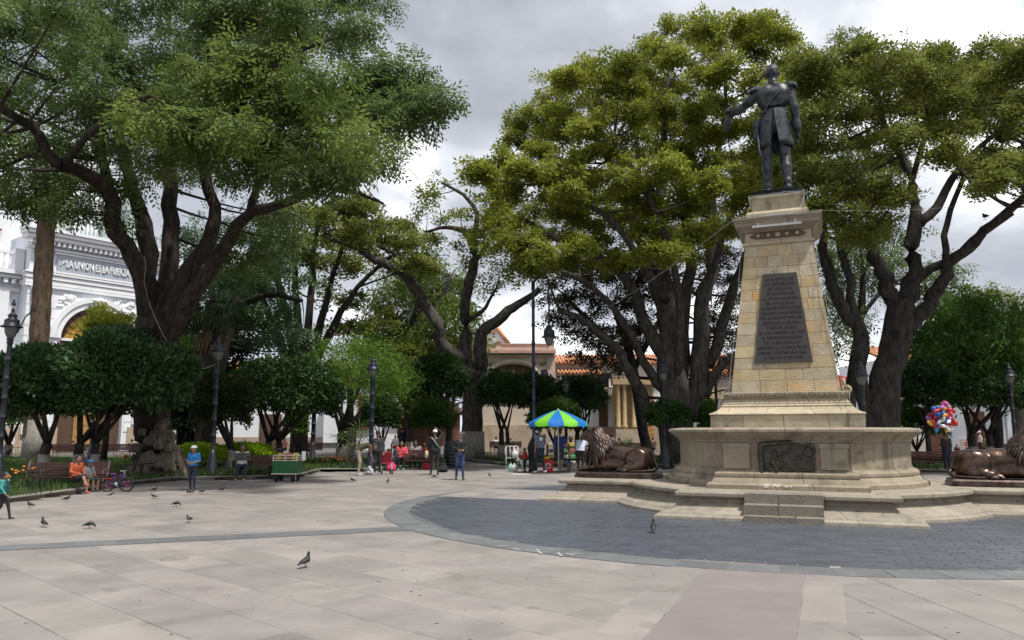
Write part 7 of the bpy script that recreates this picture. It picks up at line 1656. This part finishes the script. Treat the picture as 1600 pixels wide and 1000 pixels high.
for lab, px, fe, he, kd, fc, tp_, pn, kw in (
 ('standing person in white with a pink cap far at the left', 16, 713, 679, 'stand', 170, WHT, NAVY, dict(hat=('cap', (.5, .35, .35)))),
 ('person in white seated with back turned behind the left fence', 136, 716, 694, 'sit', 5, WHT, BLK, {}),
 ('person in a brick red top seated beside the one in white', 156, 716, 692, 'sit', 10, cloth('brick', (.28, .09, .07)), BLK, dict(hair='long')),
 ('person in grey seated near the ochre door', 112, 714, 688, 'sit', 0, GREY, BLK, dict(hat=('back', (.2, .03, .04)))),
 ('person in a brown coat at the edge of the great trunk', 204, 715, 686, 'sit', 20, BROWN, BLK, {}),
 ('person in white seated by the far bed left of the wire rack', 775, 708, 682, 'sit', 0, cloth('off white', (.5, .5, .46)), BLK, {}),
 ('person in black seated left of the umbrella', 798, 709, 684, 'sit', 0, BLK, BLK, dict(hair='bun')),
 ('person in grey plaid seated behind the left lion', 957, 712, 677, 'sit', 10, cloth('grey plaid', (.10, .09, .11)), BLK, {}),
 ('dark haired person seated far behind the lion tail', 1021, 711, 683, 'sit', 5, BROWN, BLK, {}),
 ('woman in a red top seated far behind the cart', 444, 712, 684, 'sit', 170, cloth('brick', (.28, .09, .07)), BLK, dict(hair='long')),
 ('person in black seated far behind the flower bed', 465, 713, 686, 'sit', 180, BLK, BLK, dict(hat=('brim', (.03, .03, .03)))),
 ('person in a brown jacket beside the old lamp standard', 474, 713, 687, 'sit', 185, BROWN, BLK, {}),
 ('child in pale blue far behind the seated reader', 381, 708, 686, 'stand', 180, BLUE, GREY, {}),
 ('person in white walking beyond the right lion', 1534, 712, 674, 'walk', 60, WHT, BLK, dict(hat=('cap', (.6, .6, .6)))),
 ('person in yellow seated behind the right lion', 1548, 716, 677, 'sit', 10, YEL, BLK, {}),
 ('person in black beside the one in yellow', 1556, 714, 673, 'stand', 0, BLK, BLK, {}),
 ('person in red seated at the right end of the middle bench', 664, 733, 690, 'sit', 170, RED, BLK, {}),
 ('person in a dark jacket seated left of the woman in pink', 612, 735, 692, 'sit', 190, GREY, NAVY, dict(hair='long')),
 ('person in white standing far between the kiosk and the navy lamp', 617, 716, 680, 'stand', 180, WHT, NAVY, {}),
 ('person in maroon seated far behind the old lamp standard', 484, 713, 688, 'sit', 175, cloth('maroon', (.14, .02, .03)), BLK, dict(hair='long')),
 ('person in beige seated far behind the food cart rail', 455, 712, 687, 'sit', 190, cloth('beige', (.38, .32, .24)), BLK, {}),
 ('person in a checked shirt seated behind the left lion back', 968, 713, 684, 'sit', 0, cloth('check', (.20, .10, .10)), BLK, {}),
 ('person in dark green behind the stall under the umbrella', 892, 734, 682, 'sit', 180, cloth('dark green', (.03, .08, .05)), BLK, dict(hat=('brim', (.05, .04, .03)))),
 ('person in pale pink far beyond the right lion', 1514, 712, 684, 'sit', 150, cloth('pale pink', (.5, .25, .26)), BLK, dict(hair='long')),
 ('child in a red top behind the balloon seller', 1497, 722, 694, 'stand', 150, cloth('brick', (.28, .09, .07)), BLK, {})):
    person(lab, px, fe, he, kd, fc, tp_, pn, SHOE, h=.045, **kw)

# ---- bags on the ground
def pack(label, px, py, cols, rz=0.0, s=1.0, name='bag'):
    p = gp(px, py); r = thing(name, label, 'bag', p, rz); s *= .85; P = [((-.13 * s, 0, .08 * s), .075 * s, (.13 * s, 0, .08 * s), .085 * s, 0), ((-.14 * s, .02, .2 * s), .06 * s, (.12 * s, .0, .22 * s), .075 * s, 0), ((-.09 * s, .02, .33 * s), .055 * s, (.08 * s, .03, .35 * s), .05 * s, 0), ((-.06 * s, -.10 * s, .12 * s), .05 * s, (.07 * s, -.10 * s, .13 * s), .05 * s, 0), ((.15 * s, 0, .1 * s), .05 * s, (.17 * s, -.02, .2 * s), .04 * s, 0)]
    solid('sack', P, cloth(label[:10], cols[0]), .035, .05, r); b = MB(); b.tube([(-.1 * s, 0, .38 * s), (-.06 * s, 0, .5 * s), (.06 * s, 0, .5 * s), (.1 * s, 0, .38 * s)], .014, 5); b.build('strap', cloth(label[:10] + 's', cols[1]), r)
pack('white printed bag on the paving by the bending person', 577, 742, ((.5, .5, .52), (.05, .05, .05)))
pack('pink rucksack leaning on the middle bench', 611, 736, ((.55, .04, .13), (.05, .02, .03)), s=1.15)
pack('black bag on the ground behind the person with raised arm', 692, 738, ((.012, .012, .014), (.02, .02, .02)), s=1.1)
pack('red jacket bundled on the middle bench', 666, 734, ((.5, .02, .05), (.1, .02, .02)), s=.95)
st = gp(603, 741); sr = thing('pushchair', 'folding pushchair with red striped seat beside the man in charcoal', 'pushchair', st, .3)
for x in (-.2, .2): b = MB(); b.tube([(x, .25, .08), (x, -.05, .5), (x, -.25, .95)], .014, 5); b.build('side_tube', m_galv, sr); b = MB(); b.tube([(x, -.25, .08), (x, .05, .5)], .014, 5); b.build('cross_tube', m_galv, sr)
for x in (-.2, .2):
    for y in (-.25, .25): b = MB(); b.lathe([(.075, -.02), (.075, .02)], (0, 0, 0), 12); b.xf(Matrix.Translation((x, y, .075)) @ Matrix.Rotation(PI / 2, 4, 'Y')); b.build('wheel', m_rub, sr)
b = MB(); b.box((0, .05, .42), (.38, .3, .03)); b.box((0, -.12, .64), (.38, .03, .42), rx=.4); b.build('seat', cloth('red striped seat', (.35, .03, .05)), sr)

# ---- white dog
dg = gp(822, 737); dog = thing('dog', 'white dog standing beside the toddler in red', 'dog', dg, math.radians(-6)); k = .78
DP = [((-.26, 0, .46), .115, (.16, 0, .47), .13, 0), ((-.3, 0, .47), .10, (-.2, 0, .44), .12, 0), ((.16, 0, .42), .13, (.22, 0, .46), .11, 0), ((-.05, 0, .42), .10, (.1, 0, .38), .12, 0), ((.22, 0, .52), .085, (.36, 0, .60), .065, 0), ((.38, 0, .62), .07, (.44, 0, .60), .055, 0), ((.44, 0, .59), .045, (.55, 0, .565), .028, 0)]
for s in (-1, 1):
    DP += [((.20, .07 * s, .40), .055, (.19, .075 * s, .22), .034, 0), ((.19, .075 * s, .22), .03, (.21, .075 * s, .04), .024, 0), ((.21, .075 * s, .025), .028, (.26, .075 * s, .02), .02, 0),
           ((-.27, .08 * s, .42), .075, (-.20, .085 * s, .27), .045, 0), ((-.20, .085 * s, .27), .036, (-.32, .085 * s, .17), .026, 0), ((-.32, .085 * s, .17), .024, (-.29, .085 * s, .04), .022, 0), ((-.29, .085 * s, .025), .027, (-.24, .085 * s, .02), .02, 0), ((.36, .05 * s, .66), .022, (.33, .075 * s, .60), .016, 0, .015)]
DP += [((-.33, 0, .50), .03, (-.48, 0, .40), .018, 0)]
DP = [(tuple(-k * x if i == 0 else k * x for i, x in enumerate(p[0])), p[1] * k, tuple(-k * x if i == 0 else k * x for i, x in enumerate(p[2])), p[3] * k, 0) + p[5:] for p in DP]
solid('body', DP, mat('white fur', (.62, .60, .55), .9, .1, 12), .018, .03, dog)
b = MB(); b.ball((-.55 * k, 0, .575 * k), .014, 6, 4); b.ball((-.43 * k, -.05 * k, .625 * k), .01, 6, 4); b.build('nose_and_eye', HAIR, dog)

# ================================================================== pigeons
m_pg = mat('slate pigeon feathers', (.022, .024, .028), .6, .4, 18, col2=(.045, .048, .054)); m_pgd = mat('dark pigeon feathers', (.010, .010, .012), .6, .4, 18); m_leg = mat('pink pigeon leg', (.30, .10, .08), .6, .1); m_pgl = mat('pale pigeon feathers', (.12, .12, .125), .6, .4, 18)
def pigeon_mesh(kind, mt):
    if kind == 'stand': hd, nk = (.115, 0, .235), (.085, 0, .17)
    elif kind == 'tall': hd, nk = (.085, 0, .275), (.07, 0, .20)
    else: hd, nk = (.165, 0, .065), (.125, 0, .12)
    P = [((-.05, 0, .125), .052, (.05, 0, .145), .062, 0), ((.05, 0, .15), .058, nk, .036, 0), (nk, .034, hd, .026, 0), (hd, .028, hd, .028, 0), ((-.05, 0, .12), .045, (-.13, 0, .095), .026, 0), ((-.12, 0, .10), .022, (-.21, 0, .075), .012, 0)]
    for s in (-1, 1): P += [((.03, .045 * s, .15), .032, (-.10, .04 * s, .11), .022, 1, .01), ((-.10, .04 * s, .11), .02, (-.18, .022 * s, .085), .007, 1, .01), ((-.14, .02 * s, .09), .012, (-.215, .02 * s, .07), .010, 1, .01)]
    V, Q, mi = surface_net(P, .011, .018); bd = np_mesh('pigeon_body', V, Q, [mt, m_pgd], mi, True)
    d = Vector((1, 0, -.25 if kind != 'peck' else -.9)).normalized(); L = MB(); L.tube([Vector(hd) + d * .02, Vector(hd) + d * .052], [.008, .003], 5); bk_ = L.mesh('beak', m_pgd)
    L = MB()
    for s in (-1, 1):
        x0 = .03 * (1 if s > 0 else -.3); L.tube([(0, .025 * s, .09), (x0, .026 * s, .012)], .006, 5)
        for a in (-.5, 0, .5): L.tube([(x0, .026 * s, .008), (x0 + .04 * math.cos(a), .026 * s + .04 * math.sin(a), .004)], .004, 4)
        L.tube([(x0, .026 * s, .008), (x0 - .02, .026 * s, .004)], .004, 4)
    return bd, bk_, L.mesh('legs', m_leg)
PM = {(kd, i): pigeon_mesh(kd, mt) for kd in ('stand', 'tall', 'peck') for i, mt in enumerate((m_pg, m_pgd, m_pgl))}
def pigeon(label, px, py, kind, face, shade=0, s=1.0, pos=None):
    r = thing('pigeon', label, 'pigeon', pos or gp(px, py, .008), math.radians(face), 'pigeons on the plaza'); r.scale = (s, s, s)
    for nm, me in zip(('body', 'beak', 'legs'), PM[(kind, shade)]): link_obj(nm, me, r)
    return r
pigeon('dark pigeon alone in the foreground paving, nearest one', 477, 886, 'tall', 62, 1, .58)
pigeon('dark pigeon on the slate in front of the monument', 1021, 832, 'tall', 75, 1, .70)
for lab, px, py, kd, fc, sh in (('pigeon nearest the left kerb, walking left', 47, 793, 'stand', 170, 0), ('dark upright pigeon at far left of the open paving', 68, 823, 'tall', 150, 1), ('pigeon standing just below the bench feet', 104, 783, 'stand', 10, 0), ('plump grey pigeon right of the dark upright one', 139, 825, 'peck', 10, 0),
    ('pigeon nearest the bicycle wheel on the paving', 241, 768, 'stand', 10, 0), ('pale pigeon below the one near the bicycle', 240, 779, 'stand', 175, 2), ('pigeon pecking in the middle of the left paving', 275, 791, 'peck', 5, 0), ('pale pigeon facing the viewer above the grey band', 295, 816, 'stand', -95, 2), ('pigeon at the feet of the boy in blue', 297, 772, 'peck', 170, 0),
    ('pigeon just right of the boy in blue', 316, 771, 'stand', 40, 0), ('pigeon between the boy and the seated reader', 347, 768, 'stand', 20, 0), ('pigeon at the feet of the bending person', 551, 753, 'stand', 200, 0), ('small dark pigeon below the women on the bench', 606, 755, 'tall', 90, 1), ('pigeon at the feet of the person with raised arm', 678, 747, 'peck', 20, 0), ('pigeon right of the walking man', 765, 745, 'tall', 120, 0)):
    pigeon(lab, px, py, kd, fc, sh, .55)
pl_ = pigeon('dark pigeon perched on the hood of the left lamp', 0, 0, 'tall', 120, 1, .9, pos=(lampL.location.x, lampL.location.y, at(18, 511, 22.0).z + .545)); pl_['group'] = 'pigeons perched'
for lab, px, py, Yp in (('small pigeon perched on the bare right limb', 1540, 343, 29.0), ('dark pigeon at the end of the lower bare limb', 1583, 331, 28.9)):
    q = pigeon(lab, 0, 0, 'stand', 20 if px > 1560 else 90, 1, 1.1, pos=at(px, py, Yp)); q['group'] = 'pigeons perched'
fp_ = at(175, 782, 20.4); fr = thing('pigeon', 'pigeon in flight low over the left paving', 'pigeon', fp_, math.radians(20), 'pigeons flying')
V, Q, mi = surface_net([((-.08, 0, 0), .05, (.05, 0, .01), .058, 0), ((.05, 0, .01), .05, (.12, 0, .03), .03, 0), ((-.1, 0, 0), .035, (-.2, 0, -.01), .02, 0)], .012, .02); link_obj('body', np_mesh('pigeon_body', V, Q, [m_pg], None, True), fr)
for s in (-1, 1):
    b = MB(); b.add([(.06, .04 * s, .02), (-.07, .04 * s, .0), (-.11, .20 * s, .13), (.05, .17 * s, .14), (-.10, .33 * s, .16), (.0, .31 * s, .19), (-.07, .04 * s, -.012), (.06, .04 * s, .005)], [(0, 1, 2, 3), (3, 2, 4, 5), (7, 6, 1, 0)]); b.build('wing', m_pgd, fr)
b = MB(); b.add([(-.17, -.03, 0), (-.17, .03, 0), (-.28, .07, -.01), (-.29, 0, -.01), (-.28, -.07, -.01)], [(0, 1, 2, 3, 4)]); b.build('tail', m_pgl, fr)
